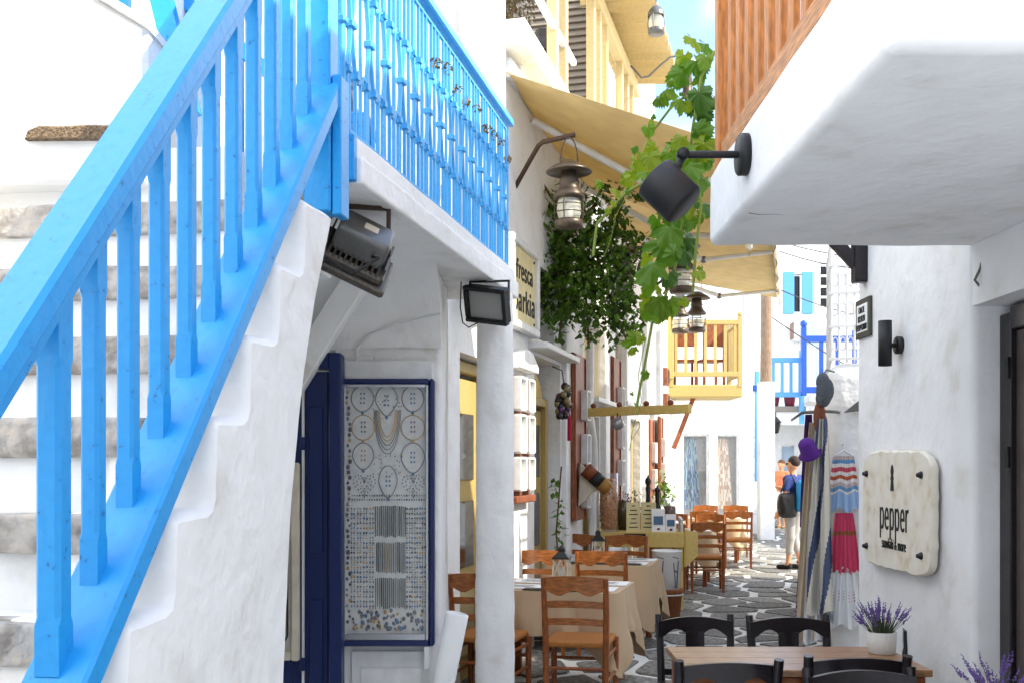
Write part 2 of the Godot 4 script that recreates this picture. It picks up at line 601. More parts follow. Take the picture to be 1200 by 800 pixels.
func build_right_house():
	var wx := 2.0
	var h := thing("white_house", "white plastered house on the right with a jutting balcony slab over the tables", "house", v(wx, 0, 4.0))
	# local: x into the house, z = 4 - depth
	var s := Shape.new()
	s.rounded(Vector3(0.25, 2.8, -1.40), Vector3(0.5, 5.6, 1.54), 0.035, 3, 0.01, Basis(), 6)       # far stretch of wall
	s.box(Vector3(0.25, 2.8, 5.2), Vector3(0.5, 5.6, 9.5))                                             # near stretch
	s.box(Vector3(0.25, 3.96, -0.09), Vector3(0.5, 3.28, 1.08))                                        # over the door
	s.box(Vector3(4.3, 2.79, 3.8), Vector3(7.5, 5.58, 12.2))
	s.box(Vector3(-2.5, 4.0, 8.4), Vector3(9.0, 8.0, 2.5))                                             # unseen wing, added behind the viewpoint to keep sky light off the stair
	part("wall", s, M.white_smooth, h)
	s = Shape.new()
	s.rounded(Vector3(-0.56, 2.74, 0.445), Vector3(1.16, 0.32, 2.21), 0.035, 4, 0.010, Basis(), 8)
	part("balcony_slab", s, M.white_smooth, h)
	# dark door set back in its reveal
	s = Shape.new()
	for z in [-0.575, 0.42]:
		s.box(Vector3(0.15, 1.14, z), Vector3(0.07, 2.28, 0.1), Basis(), 0.006)
	s.box(Vector3(0.15, 2.255, -0.08), Vector3(0.068, 0.1, 0.9), Basis(), 0.006)
	var d := part("door", s, M.dark_wood, h)
	s = Shape.new()
	s.box(Vector3(0.16, 1.1, -0.08), Vector3(0.035, 2.2, 0.89))
	part("door_leaf", s, mat(Color(0.34, 0.30, 0.28), 0.4, T.fine, 2.0), d)
	for y in [0.5, 1.62, 2.0]:
		s = Shape.new()
		s.tube([Vector3(0.105, y, -0.53), Vector3(0.105, y + 0.09, -0.53)], 0.011, 8)
		part("hinge", s, M.black, d)
	# a crack and a chip of old plaster at the slab edge, a bent wire under the slab
	s = Shape.new()
	s.tube([Vector3(0.02, 2.56, -0.55), Vector3(0.0, 2.47, -0.55), Vector3(-0.02, 2.42, -0.56), Vector3(0.01, 2.39, -0.57)], 0.006, 6)
	part("hook", s, M.grey_metal, h)
	s = Shape.new()
	s.tube([Vector3(-1.128, 2.61, 0.02), Vector3(-1.118, 2.592, 0.0), Vector3(-1.10, 2.583, -0.03), Vector3(-1.06, 2.5815, -0.05), Vector3(-1.0, 2.5805, -0.04), Vector3(-0.94, 2.5805, -0.06), Vector3(-0.88, 2.5805, -0.05)], [0.004, 0.005, 0.004, 0.002, 0.0015, 0.001, 0.0008], 5)
	part("plaster_crack", s, M.louver, h)
	# wooden balustrade on the slab edge
	var r := thing("wooden_balustrade", "weathered orange wooden balustrade on the edge of the white balcony slab", "balustrade", v(0.93, 2.90, 4.55))
	s = Shape.new()
	s.box(Vector3(-0.02, 0.45, 0), Vector3(0.075, 1.12, 0.075), Basis(), 0.006)
	part("post", s, M.orange_wood, r)
	s = Shape.new()
	s.box(Vector3(-0.02, 0.45, 2.06), Vector3(0.075, 1.1, 0.075), Basis(), 0.006)
	part("post", s, M.orange_wood, r)
	s = Shape.new()
	s.box(Vector3(-0.02, 0.055, 1.03), Vector3(0.05, 0.085, 1.98), Basis(), 0.005)
	part("bottom_rail", s, M.orange_rail, r)
	s = Shape.new()
	s.box(Vector3(-0.02, 1.0, 1.03), Vector3(0.07, 0.06, 1.98), Basis(), 0.005)
	part("top_rail", s, M.orange_rail, r)
	for k in 12:
		s = Shape.new()
		s.box(Vector3(-0.02, 0.533, 0.15 + k * 0.16), Vector3(0.026, 0.87, 0.07), Basis(), 0.004)
		part("baluster", s, M.orange_wood, r)
	# black spot lamp on the slab's side
	var l := thing("spot_lamp", "black cylindrical spot lamp on an arm from the white balcony slab", "lamp", v(0.86, 2.765, 3.9))
	s = Shape.new()
	s.lathe([Vector2(0, 0), Vector2(0.072, 0), Vector2(0.076, 0.004), Vector2(0.076, 0.032), Vector2(0.07, 0.038), Vector2(0, 0.038)], 28, Vector3(0.004, 0, 0), Basis(Vector3.BACK, PI / 2))
	part("wall_plate", s, M.black, l)
	s = Shape.new()
	s.tube([Vector3(-0.03, 0, 0), Vector3(-0.225, 0.0, 0)], 0.0135, 12)
	s.lathe([Vector2(0, -0.02), Vector2(0.022, -0.02), Vector2(0.022, 0.02), Vector2(0, 0.02)], 16, Vector3(-0.236, 0.0, 0), Basis(Vector3.RIGHT, PI / 2))
	s.tube([Vector3(-0.236, 0, 0), Vector3(-0.262, -0.07, 0.0)], 0.015, 10)
	part("arm", s, M.black, l)
	s = Shape.new()
	var tb := Basis(Vector3.BACK, deg_to_rad(43)) * Basis(Vector3.RIGHT, deg_to_rad(-12))
	s.lathe([Vector2(0, -0.005), Vector2(0.07, -0.005), Vector2(0.078, 0.0), Vector2(0.084, 0.006), Vector2(0.084, 0.15), Vector2(0.08, 0.156), Vector2(0, 0.156)], 32, Vector3(-0.283, -0.135, 0.0) - tb * Vector3(0.0, 0.078, 0), tb)
	part("lamp_head", s, M.black, l)
	# wall lamp
	l = thing("wall_lamp", "black tube shaped wall lamp between the street plaque and the door", "lamp", v(wx, 2.245, 5.47))
	s = Shape.new()
	s.lathe([Vector2(0, 0), Vector2(0.045, 0), Vector2(0.045, 0.03), Vector2(0.04, 0.034), Vector2(0, 0.034)], 22, Vector3(0.002, 0, 0), Basis(Vector3.BACK, PI / 2))
	s.tube([Vector3(-0.03, 0, 0), Vector3(-0.065, 0, 0)], 0.012, 10)
	part("wall_plate", s, M.black, l)
	s = Shape.new()
	s.lathe([Vector2(0.03, -0.115), Vector2(0.034, -0.115), Vector2(0.034, 0.115), Vector2(0.03, 0.115), Vector2(0.03, -0.115)], 24, Vector3(-0.085, 0.01, 0))
	s.lathe([Vector2(0, 0.09), Vector2(0.03, 0.09)], 24, Vector3(-0.085, 0, 0))
	part("tube_shade", s, M.black, l)
	# street name plaque
	l = thing("street_plaque", "small dark bordered street name plaque with Greek letters on white wall", "plaque", v(wx, 2.46, 6.03))
	s = Shape.new()
	s.box(Vector3(-0.008, 0, 0), Vector3(0.02, 0.22, 0.24), Basis(), 0.003)
	part("border", s, mat(Color(0.27, 0.26, 0.22), 0.6, T.fine, 5.0), l)
	s = Shape.new()
	s.box(Vector3(-0.018, 0, 0), Vector3(0.006, 0.155, 0.175))
	part("face", s, M.paper, l)
	var lb := Basis(Vector3.UP, -PI / 2)
	letters(l, "ΟΔΟΣ", 0.034, M.ink, Vector3(-0.0225, 0.045, 0), lb, 0.85, 400)
	letters(l, "ΚΟΥΖΗ", 0.034, M.ink, Vector3(-0.0225, -0.005, 0), lb, 0.85, 400)
	letters(l, "ΓΕΩΡΓΟΥΛΗ", 0.034, M.ink, Vector3(-0.0225, -0.053, 0), lb, 0.68, 400)
	# marble shop sign
	l = thing("marble_sign", "wavy edged marble shop sign reading pepper fixed with four black bolts", "sign", v(wx, 1.40, 5.44))
	var poly := PackedVector2Array()
	var n := FastNoiseLite.new(); n.seed = 31; n.frequency = 4.0
	for i in 72:
		var a := TAU * i / 72.0
		var d2 := Vector2(cos(a), sin(a))
		var k := pow(pow(absf(d2.x), 7.0) + pow(absf(d2.y), 7.0), -1.0 / 7.0)
		var q := Vector2(d2.x * k * 0.485, d2.y * k * 0.305)
		q *= 1.0 + 0.03 * n.get_noise_2d(d2.x * 1.2, d2.y * 1.2) + 0.02 * n.get_noise_2d(d2.x * 4.0, d2.y * 4.0)
		poly.append(q)
	s = Shape.new()
	s.prism(poly, 0.038, Vector3(-0.032, 0, 0), lb, 0.007, true)
	part("marble_slab", s, M.marble, l)
	for q in [Vector2(-0.41, 0.185), Vector2(0.37, 0.185), Vector2(-0.41, -0.21), Vector2(0.37, -0.20)]:
		s = Shape.new()
		s.lathe([Vector2(0.018, 0), Vector2(0.018, 0.007), Vector2(0.013, 0.015), Vector2(0.009, 0.026), Vector2(0.0, 0.028)], 14, Vector3(-0.050, q.y, q.x), Basis(Vector3.BACK, PI / 2))
		part("bolt", s, M.black, l)
	letters(l, "pepper", 0.15, M.ink, Vector3(-0.0525, -0.03, 0.0), lb, 0.62, 400, false, true)
	letters(l, "souvlaki & more", 0.05, M.ink, Vector3(-0.0525, -0.175, 0.0), lb, 0.68)
	s = Shape.new()
	s.prism(PackedVector2Array([Vector2(-0.022, 0), Vector2(0.022, 0), Vector2(0.014, 0.05), Vector2(0.02, 0.065), Vector2(0.012, 0.08), Vector2(0.02, 0.10), Vector2(0.012, 0.125), Vector2(0, 0.135), Vector2(-0.012, 0.125), Vector2(-0.02, 0.10), Vector2(-0.012, 0.08), Vector2(-0.02, 0.065), Vector2(-0.014, 0.05)]), 0.004, Vector3(-0.0525, 0.10, -0.02), lb)
	part("pepper_mill_emblem", s, M.ink, l)
	# dark timber bracket at the far corner
	l = thing("timber_bracket", "dark brown timber bracket at the far corner of the right house", "bracket", v(1.97, 2.66, 6.03))
	s = Shape.new()
	s.rounded(Vector3(0.0, 0.45, 0), Vector3(0.085, 0.9, 0.085), 0.012, 2)
	part("post", s, M.dark_wood, l)
	s = Shape.new()
	s.tube([Vector3(-0.02, 0.1, 0), Vector3(-0.30, 0.40, 0), Vector3(-0.55, 0.72, 0)], 0.042, 4)
	part("brace", s, M.dark_wood, l)
	s = Shape.new()
	s.box(Vector3(-0.3, 0.86, 0), Vector3(0.9, 0.1, 0.09), Basis(), 0.008)
	part("arm", s, M.dark_wood, l)

# ---------- left house, stair and balcony ----------
func build_left_house():
	var h := thing("white_house", "tall white house on the left behind the blue balcony", "house", v(-1.5, 0, 6.0))
	var s := Shape.new()
	s.rounded(Vector3(-1.65, 4.9, 0.3), Vector3(4.6, 4.2, 1.2), 0.05, 2, 0.02, Basis(), 4)     # upper wall facing the landing
	s.rounded(Vector3(-0.10, 4.9, -1.75), Vector3(3.1, 4.2, 0.5), 0.05, 2, 0.01, Basis(), 4)    # wall closing the balcony
	s.box(Vector3(-2.5, 1.4, -1.2), Vector3(2.6, 2.8, 2.0))
	s.box(Vector3(-1.75, 3.4, 4.4), Vector3(0.5, 6.8, 6.8))                                               # unseen wall beyond the stair, added to cut sky light from the left
	part("upper_wall", s, M.white, h)
	s = Shape.new()
	s.lathe([Vector2(0.135, 0), Vector2(0.13, 1.5), Vector2(0.125, 4.4), Vector2(0, 4.4)], 24, Vector3(1.31, 2.75, -1.3))
	part("round_pier", s, M.white_rough, h)
	# raked parapet of the upper flight on the landing
	s = Shape.new()
	s.prism(PackedVector2Array([Vector2(-2.6, 2.6), Vector2(0.24, 2.6), Vector2(0.24, 3.14), Vector2(0.05, 3.25), Vector2(-0.5, 3.60), Vector2(-2.6, 4.9)]), 0.25, Vector3(0, 0, 2.2), Basis(), 0.02)
	s.prism(PackedVector2Array([Vector2(0.02, 3.30), Vector2(0.25, 3.16), Vector2(0.25, 3.13), Vector2(-2.6, 4.87), Vector2(-2.6, 4.95)]), 0.30, Vector3(0, 0, 2.2), Basis(), 0.008)
	s.rounded(Vector3(0.16, 3.1, 1.75), Vector3(0.17, 1.9, 0.4), 0.02)
	part("raked_parapet", s, M.white, h)
	s = Shape.new()
	var poly := PackedVector2Array()
	for q in [[-0.63, 2.745], [-0.62, 2.775], [-0.58, 2.792], [-0.5, 2.79], [-0.42, 2.795], [-0.34, 2.792], [-0.28, 2.775], [-0.235, 2.748]]:
		poly.append(Vector2(q[0] + 0.46, q[1]))
	s.prism(poly, 0.05, Vector3(0.0, 0.0, 2.33), Basis(), 0.006)
	part("bare_stone", s, M.rubble, h)
	# blue rail of the flight above
	var r := thing("upper_stair_railing", "blue wooden railing of the upper flight beside the white raked wall", "railing", v(-1.25, 2.9, 4.3))
	for e in [[at(146, 24, 4.25) - r.position, at(146, -120, 4.25) - r.position, 0.028], [at(180, -40, 3.95) - r.position, at(222, 135, 3.95) - r.position, 0.052], [at(195, -16, 4.1) - r.position, at(330, 98, 4.1) - r.position, 0.035], [Vector3(0.16, -0.15, 0.1), Vector3(0.16, 0.75, 0.1), 0.04], [Vector3(0.32, -0.15, 0.1), Vector3(0.32, 0.75, 0.1), 0.04]]:
		s = Shape.new()
		s.tube([e[0], e[1]], e[2], 4)
		part("rail", s, M.blue, r)

func build_stairs():
	var st := thing("staircase", "whitewashed outdoor staircase with worn grey stone step edges", "staircase", v(-0.825, 0, 2.28), STAIR_TURN)
	var hs := {-5: 0.20, -4: 0.42, -3: 0.63, -2: 0.85, -1: 1.065, 0: 1.287, 1: 1.51, 2: 1.75, 3: 1.99, 4: 2.235, 5: 2.486, 6: 2.74}
	var n := FastNoiseLite.new(); n.seed = 3; n.frequency = 2.2
	# side wall: stepped along the top, battered at the far end
	var raw := []
	raw.append(Vector2(1.19, 0.0))
	for k in range(-5, 6):
		var z := -0.23 * k
		if k > -5:
			raw.append(Vector2(z + 0.02, hs[k - 1] + 0.012))
		raw.append(Vector2(z + 0.006, hs[k] + 0.004))
	raw.append_array([Vector2(-1.46, 2.50), Vector2(-1.43, 2.44), Vector2(-1.29, 2.2), Vector2(-1.15, 1.89), Vector2(-1.04, 1.485), Vector2(-0.975, 0.97), Vector2(-0.95, 0.0)])
	var fine := []
	for i in raw.size():
		var a: Vector2 = raw[i]
		var b: Vector2 = raw[(i + 1) % raw.size()]
		var m: int = max(1, int((b - a).length() / 0.028))
		for j in m:
			var q := a.lerp(b, float(j) / m)
			fine.append(q + Vector2(n.get_noise_2d(q.x * 5, q.y * 5), n.get_noise_2d(q.y * 5 + 9, q.x * 5)) * 0.007)
	var soft := PackedVector2Array()
	for i in fine.size():
		soft.append((fine[i - 1] + fine[i] * 2.0 + fine[(i + 1) % fine.size()]) * 0.25)
	var s := Shape.new()
	s.prism(soft, 0.30, Vector3(-0.15, 0, 0), Basis(Vector3(0, 0, 1), Vector3.UP, Vector3(1, 0, 0)), 0.022, true)
	part("side_wall", s, M.white_rough, st)
	for k in range(-5, 7):
		var z := -0.23 * k
		var last: bool = k == 6
		s = Shape.new()
		s.rounded(Vector3(-1.28 if last else -1.22, hs[k] - 0.14, z - (0.55 if last else 0.19)), Vector3(1.9, 0.276, 1.1 if last else 0.38), 0.012, 2, 0.008, Basis(), 5)
		part("step", s, M.white, st)
		if not last:
			s = Shape.new()
			var th: float = (hs[k] - hs.get(k - 1, 0.0)) * 0.42
			s.rounded(Vector3(-1.145, hs[k] - th / 2 + 0.002, z - 0.035), Vector3(2.03, th, 0.13), 0.01, 2, 0.012, Basis(), 10)
			part("stone_edge", s, M.stone_edge, st)
	var r := thing("stair_railing", "sky blue wooden stair railing with square balusters and thick handrail", "railing", v(-0.73, 0, 2.28), STAIR_TURN)
	var line := func(z: float) -> float: return 1.287 - z * 1.06
	var slope := atan(1.06)
	var tilt := Basis(Vector3.RIGHT, slope)
	var x0 := -0.165
	var mid := -0.31
	var len := 2.46 / cos(slope)
	s = Shape.new()
	s.box(Vector3(x0, line.call(mid) + 0.055, mid), Vector3(0.14, 0.062, len), tilt, 0.008)
	part("bottom_rail", s, M.blue, r)
	s = Shape.new()
	s.box(Vector3(x0 - 0.01, line.call(mid) + 0.055 + 0.868, mid), Vector3(0.115, 0.060, len), tilt, 0.010)
	var hr := part("handrail", s, M.blue, r)
	s = Shape.new()
	s.box(Vector3(x0 - 0.01, line.call(mid) + 0.055 + 0.802, mid), Vector3(0.085, 0.030, len), tilt, 0.006)
	part("moulding", s, M.blue, hr)
	for k in range(0, 11):
		var z: float = -(2.135 + 0.151 * k - 2.28) * 1.01
		var y0: float = line.call(z) + 0.075
		s = Shape.new()
		var w := 0.027 if k == 0 else 0.021
		var pts := [[0.0, 0.04], [0.10, 0.04], [0.118, 0.34], [0.622, 0.34], [0.64, 0.04], [0.77, 0.04]]
		var prev = null
		for p in pts:
			var ring := []
			var e: float = 1.0 - p[1]
			for c in [[-e, -1], [e, -1], [1, -e], [1, e], [e, 1], [-e, 1], [-1, e], [-1, -e]]:
				ring.append(Vector3(x0 - 0.015 + c[0] * w, y0 + p[0], z + c[1] * w))
			if prev != null:
				for i in 8:
					s.out([prev[i], prev[(i + 1) % 8], ring[(i + 1) % 8], ring[i]], Vector3(x0 - 0.015, y0 + p[0] - 0.01, z))
			prev = ring
		part("baluster", s, M.blue, r)
	s = Shape.new()
	s.box(Vector3(x0 - 0.01, 3.42, -1.55), Vector3(0.10, 1.78, 0.10), Basis(), 0.007)
	s.box(Vector3(x0 + 0.06, 2.77, -1.56), Vector3(0.035, 0.5, 0.10), Basis(), 0.005)
	part("newel_post", s, M.blue, r)

func build_balcony():
	var b := thing("balcony", "white balcony slab with stepped edge over the shop entrance", "balcony", v(-0.585, 0, 4.04), BALCONY_TURN)
	var s := Shape.new()
	s.rounded(Vector3(-0.85, 2.76, -1.43), Vector3(1.68, 0.115, 2.86), 0.008, 2, 0.008, Basis(), 10)
	part("slab", s, M.white_rough, b)
	s = Shape.new()
	s.rounded(Vector3(-0.005, 2.745, -1.43), Vector3(0.05, 0.10, 2.87), 0.008, 2, 0.012, Basis(), 14)
	s.rounded(Vector3(-0.03, 2.833, -1.43), Vector3(0.06, 0.075, 2.86), 0.006, 2, 0.008, Basis(), 14)
	part("edge_moulding", s, M.white_rough, b)
	s = Shape.new()
	s.box(Vector3(-0.06, 2.785, 0.03), Vector3(0.125, 0.175, 0.035), Basis(), 0.004)
	part("end_board", s, M.blue, b)
	var r := thing("iron_balcony_railing", "light blue wrought iron balcony railing with crossed bars and scrolls", "railing", v(-0.585, 2.87, 4.04), BALCONY_TURN)
	s = Shape.new()
	s.box(Vector3(-0.05, 0.955, -1.43), Vector3(0.075, 0.05, 2.9), Basis(), 0.008)
	part("top_rail", s, M.blue, r)
	s = Shape.new()
	s.box(Vector3(-0.05, 0.04, -1.43), Vector3(0.016, 0.012, 2.8))
	s.box(Vector3(-0.05, 0.90, -1.43), Vector3(0.014, 0.012, 2.8))
	part("flat_bar", s, M.blue_iron, r)
	# one bay of ironwork, repeated
	var bay := Shape.new()
	for sg in [-1.0, 1.0]:
		var pts := []
		for i in 13:
			var t := i / 12.0
			pts.append(Vector3(0.0, 0.27 + 0.37 * t, sg * lerpf(0.009, 0.045, pow(absf(2.0 * t - 1.0), 1.4))))
		bay.tube(pts, 0.0105, 5)
		for y in [0.27, 0.64]:
			scroll(bay, Vector3(0.0, y, sg * 0.072), 0.031, sg, 1.0 if y < 0.4 else -1.0)
			bay.box(Vector3(0, y, sg * 0.045), Vector3(0.034, 0.024, 0.03))
	bay.box(Vector3(0, 0.455, 0), Vector3(0.038, 0.028, 0.048), Basis(), 0.004)
	var bay_mesh := bay.mesh()
	var bar := Shape.new()
	bar.box(Vector3(0, 0.46, 0), Vector3(0.013, 0.92, 0.013))
	var bar_mesh := bar.mesh()
	var low := Shape.new()
	low.box(Vector3(0, 0.135, 0), Vector3(0.013, 0.27, 0.013))
	var low_mesh := low.mesh()
	low = Shape.new()
	low.box(Vector3(0, 0.77, 0), Vector3(0.013, 0.26, 0.013))
	var high_mesh := low.mesh()
	var rosette := Shape.new()
	rng.seed = 77
	scatter_leaves(rosette, 26, Vector3(0.01, 0, 0), Vector3(0.025, 0.04, 0.03), 0.022, 71)
	var ros_mesh := rosette.mesh()
	var gilt := mat(Color(0.66, 0.52, 0.24), 0.8, T.patch, 20.0)
	for k in 14:
		var z := -0.06 - 0.207 * k
		part("scroll_panel", bay_mesh, M.blue_iron, r, Vector3(-0.05, 0, z))
		part("bar", bar_mesh, M.blue_iron, r, Vector3(-0.05, 0, z - 0.1035))
		part("bar", bar_mesh, M.blue_iron, r, Vector3(-0.058, 0, z))
		for dz in [-0.045, 0.045]:
			part("bar", low_mesh, M.blue_iron, r, Vector3(-0.05, 0, z + dz))
			part("bar", high_mesh, M.blue_iron, r, Vector3(-0.05, 0, z + dz))
		if k > 4:
			part("dry_leaves", ros_mesh, gilt, r, Vector3(-0.03, 0.74 + 0.03 * sin(k * 2.3), z - 0.05), yaw(k * 1.3))
	# end panel towards the stair
	s = Shape.new()
	s.tube([Vector3(-0.055, 0, 0.03), Vector3(-0.055, 0.98, 0.03)], 0.016, 8)
	for y in [0.44, 0.70]:
		s.box(Vector3(-0.055, y, 0.03), Vector3(0.045, 0.03, 0.045), Basis(), 0.006)
	s.tube([Vector3(-0.06, 0.70, 0.03), Vector3(-0.2, 0.52, 0.03)], 0.008, 6)
	s.tube([Vector3(-0.06, 0.76, 0.03), Vector3(-0.2, 0.94, 0.03)], 0.008, 6)
	var sp := []
	for i in 26:
		var a := i * 0.42
		var rr := 0.062 - 0.0019 * i
		sp.append(Vector3(-0.115 + cos(a) * rr, 0.44 + sin(a) * rr, 0.03))
	s.tube(sp, 0.0085, 6)
	for x in [-0.3, -0.4, -0.5, -0.6]:
		s.box(Vector3(x, 0.46, 0.03), Vector3(0.014, 0.92, 0.014))
	part("end_panel", s, M.blue_iron, r)
	# stool with pleated cushion on the balcony
	var c := thing("stool", "blue stool with grey pleated cushion behind the balcony railing", "stool", v(-0.80, 2.82, 4.75))
	s = Shape.new()
	s.box(Vector3(0, 0.31, 0), Vector3(0.36, 0.05, 0.3), Basis(), 0.006)
	for x in [-0.15, 0.15]:
		for z in [-0.12, 0.12]:
			s.box(Vector3(x, 0.143, z), Vector3(0.04, 0.285, 0.04))
	part("frame", s, M.blue, c)
	s = Shape.new(false)
	var pr := []
	for i in 48:
		pr.append(i)
	s.sheet(96, 6, func(u, w):
		var a: float = u * TAU
		var rr: float = (0.115 - 0.03 * w) + 0.004 * sin(a * 24.0)
		return Vector3(cos(-a) * rr, 0.36 + 0.16 * w, sin(-a) * rr))
	s.ball(Vector3(0, 0.52, 0), Vector3(0.085, 0.03, 0.085), 16, 6)
	part("cushion", s, mat(Color(0.42, 0.44, 0.47), 0.9, T.weave, 8.0), c)
	s = Shape.new()
	s.lathe([Vector2(0.10, 0.335), Vector2(0.123, 0.34), Vector2(0.123, 0.355), Vector2(0.11, 0.362)], 24)
	part("cushion_trim", s, M.paper, c)

func scroll(s: Shape, c: Vector3, r: float, side: float, up: float):
	var p := []
	for i in 11:
		var a := i * 0.62
		var rr := r * (1.0 - 0.065 * i)
		p.append(c + Vector3(0, sin(a) * rr * up, -cos(a) * rr * side * 0.8))
	s.tube(p, 0.009, 5)

func build_portico():
	# white pier and back wall under the balcony, with navy door and jewellery case
	var p := thing("entrance_wall", "white wall under the balcony carrying the jewellery case", "wall", v(-0.42, 0, 6.0))
	var s := Shape.new()
	s.rounded(Vector3(-0.28, 1.36, -0.32), Vector3(0.6, 2.71, 0.62), 0.03, 3, 0.015, Basis(), 6)
	s.box(Vector3(-1.6, 1.36, -0.4), Vector3(2.1, 2.71, 0.5))
	part("wall", s, M.white_rough, p)
	# curved haunch between wall and soffit
	s = Shape.new()
	s.sheet(12, 10, func(u, w):
		var a: float = w * PI / 2
		return Vector3(lerpf(-1.9, 0.02, u), 2.28 + 0.42 * sin(a) + 0.012 * sin(u * 9.0), 0.004 + 0.42 * (1.0 - cos(a)) + 0.01 * sin(u * 7.0 + w * 3.0)))
	part("haunch", s, M.white_rough, p)
	s = Shape.new()
	s.tube([Vector3(-0.44, 2.2, 0.05), Vector3(-0.45, 2.28, 0.03), Vector3(-0.38, 2.36, 0.03), Vector3(-0.22, 2.42, 0.06), Vector3(-0.06, 2.45, 0.12), Vector3(0.03, 2.46, 0.16)], 0.008, 6)
	s.box(Vector3(-0.40, 2.225, 0.02), Vector3(0.09, 0.035, 0.04), Basis(), 0.005)
	part("conduit", s, M.white_paint, p)
	s = Shape.new()
	s.box(Vector3(-0.265, 2.155, 0.035), Vector3(0.49, 0.11, 0.09), Basis(), 0.006)
	part("shutter_box", s, M.white_paint, p)
	s = Shape.new()
	s.box(Vector3(-0.26, 0.3, 0.012), Vector3(0.44, 0.58, 0.025), Basis(), 0.004)
	s.box(Vector3(-0.26, 0.27, 0.028), Vector3(0.34, 0.46, 0.018), Basis(), 0.006)
	s.box(Vector3(-0.05, 0.57, 0.07), Vector3(0.03, 0.12, 0.13), Basis(), 0.004)
	part("low_panel", s, M.white_paint, p)
	# slanting brace
	var br := thing("brace", "slanting white painted timber brace under the balcony slab", "brace", v(-0.85, 0, 5.75))
	s = Shape.new()
	s.box(Vector3(-0.17, 2.33, 0), Vector3(0.13, 0.95, 0.12), Basis(Vector3.BACK, deg_to_rad(-32)), 0.008)
	part("beam", s, M.white_rough, br)
	# navy door
	var d := thing("navy_door", "dark navy blue double door behind the staircase", "door", v(-1.14, 0, 5.83))
	s = Shape.new()
	s.box(Vector3(0.18, 1.12, 0.0), Vector3(0.07, 2.24, 0.12), Basis(), 0.008)
	s.box(Vector3(-0.5, 2.2, 0.0), Vector3(1.3, 0.09, 0.11), Basis(), 0.008)
	part("frame", s, M.navy, d)
	for q in [[0.075, 0.13], [-0.10, 0.19], [-0.33, 0.22]]:
		s = Shape.new()
		s.box(Vector3(q[0], 1.09, 0.0), Vector3(q[1], 2.1, 0.045), Basis(), 0.006)
		s.box(Vector3(q[0], 1.55, 0.028), Vector3(q[1] * 0.6, 0.8, 0.016), Basis(), 0.006)
		s.box(Vector3(q[0], 0.55, 0.028), Vector3(q[1] * 0.6, 0.7, 0.016), Basis(), 0.006)
		part("door_leaf", s, M.navy, d)
	s = Shape.new()
	s.box(Vector3(0.003, 1.05, 0.02), Vector3(0.013, 2.05, 0.03))
	part("white_seal", s, M.white_paint, d)
	for y in [0.55, 1.75]:
		s = Shape.new()
		s.box(Vector3(0.003, y, 0.04), Vector3(0.03, 0.07, 0.02), Basis(), 0.004)
		part("hinge", s, M.navy, d)
	var fr := thing("picture_frame", "cream framed panel on the navy door behind the stair wall", "frame", v(-1.26, 1.11, 5.76))
	s = Shape.new()
	for q in [[0.09, 0, 0.045, 1.07], [-0.16, 0, 0.045, 1.07]]:
		s.box(Vector3(q[0], q[1], 0), Vector3(q[2], q[3], 0.04), Basis(), 0.008)
	for y in [-0.51, 0.51]:
		s.box(Vector3(-0.035, y, 0), Vector3(0.205, 0.045, 0.04), Basis(), 0.008)
	part("frame", s, M.beige_paint, fr)
	s = Shape.new()
	s.box(Vector3(-0.035, 0, -0.006), Vector3(0.21, 0.98, 0.012))
	part("panel", s, mat(Color(0.72, 0.7, 0.64), 0.6, T.mottle, 4.0), fr)
	s = Shape.new()
	s.tube([Vector3(0.03, 0.1, 0.012), Vector3(0.05, 0.08, 0.02), Vector3(0.05, -0.4, 0.02), Vector3(0.02, -0.45, 0.012)], 0.006, 6)
	part("handle", s, M.black, fr)
	jewellery_case()
	# round whitewashed pillar
	s = Shape.new()
	var pn := FastNoiseLite.new(); pn.seed = 8; pn.frequency = 3.0
	s.sheet(36, 60, func(u, w):
		var a: float = -u * TAU
		var rr: float = 0.122 - 0.012 * w + 0.006 * pn.get_noise_3d(cos(a), w * 4.0, sin(a)) + 0.0035 * pn.get_noise_3d(cos(a) * 4.0, w * 22.0, sin(a) * 4.0)
		return Vector3(cos(a) * rr, w * 2.71, sin(a) * rr))
	single("round_pillar", s, M.white_rough, "round whitewashed pillar holding up the far end of the balcony", "pillar", "", v(-0.105, 0, 6.55))
	# flood lights
	var f := thing("flood_light", "large weathered flood light hanging under the balcony near the stair", "flood light", v(-0.645, 2.70, 4.40), 0.25)
	s = Shape.new()
	s.box(Vector3(0, -0.004, 0), Vector3(0.22, 0.012, 0.03))
	s.box(Vector3(-0.115, -0.085, 0), Vector3(0.012, 0.17, 0.03))
	s.box(Vector3(0.115, -0.085, 0), Vector3(0.012, 0.17, 0.03))
	part("yoke", s, M.rust_iron, f)
	var tb := Basis(Vector3.BACK, deg_to_rad(-24)) * Basis(Vector3.RIGHT, deg_to_rad(40))
	var fc := Vector3(0.0, -0.15, 0)
	s = Shape.new()
	s.box(fc + tb * Vector3(0, -0.06, 0), Vector3(0.30, 0.03, 0.24), tb, 0.008)
	s.box(fc + tb * Vector3(0, -0.03, 0), Vector3(0.26, 0.04, 0.20), tb, 0.012)
	for k in 13:
		s.box(fc + tb * Vector3(-0.12 + k * 0.02, 0.0, 0.0), Vector3(0.007, 0.05, 0.19), tb)
	part("housing", s, M.flood_body, f)
	s = Shape.new()
	s.rounded(fc + tb * Vector3(0.01, 0.055, 0.02), Vector3(0.19, 0.10, 0.15), 0.02, 2, 0, tb)
	part("gear_box", s, M.grey_metal, f)
	s = Shape.new()
	s.box(fc + tb * Vector3(0.02, 0.107, 0.02), Vector3(0.05, 0.003, 0.04), tb)
	part("label_plate", s, M.beige_paint, f)
	s = Shape.new()
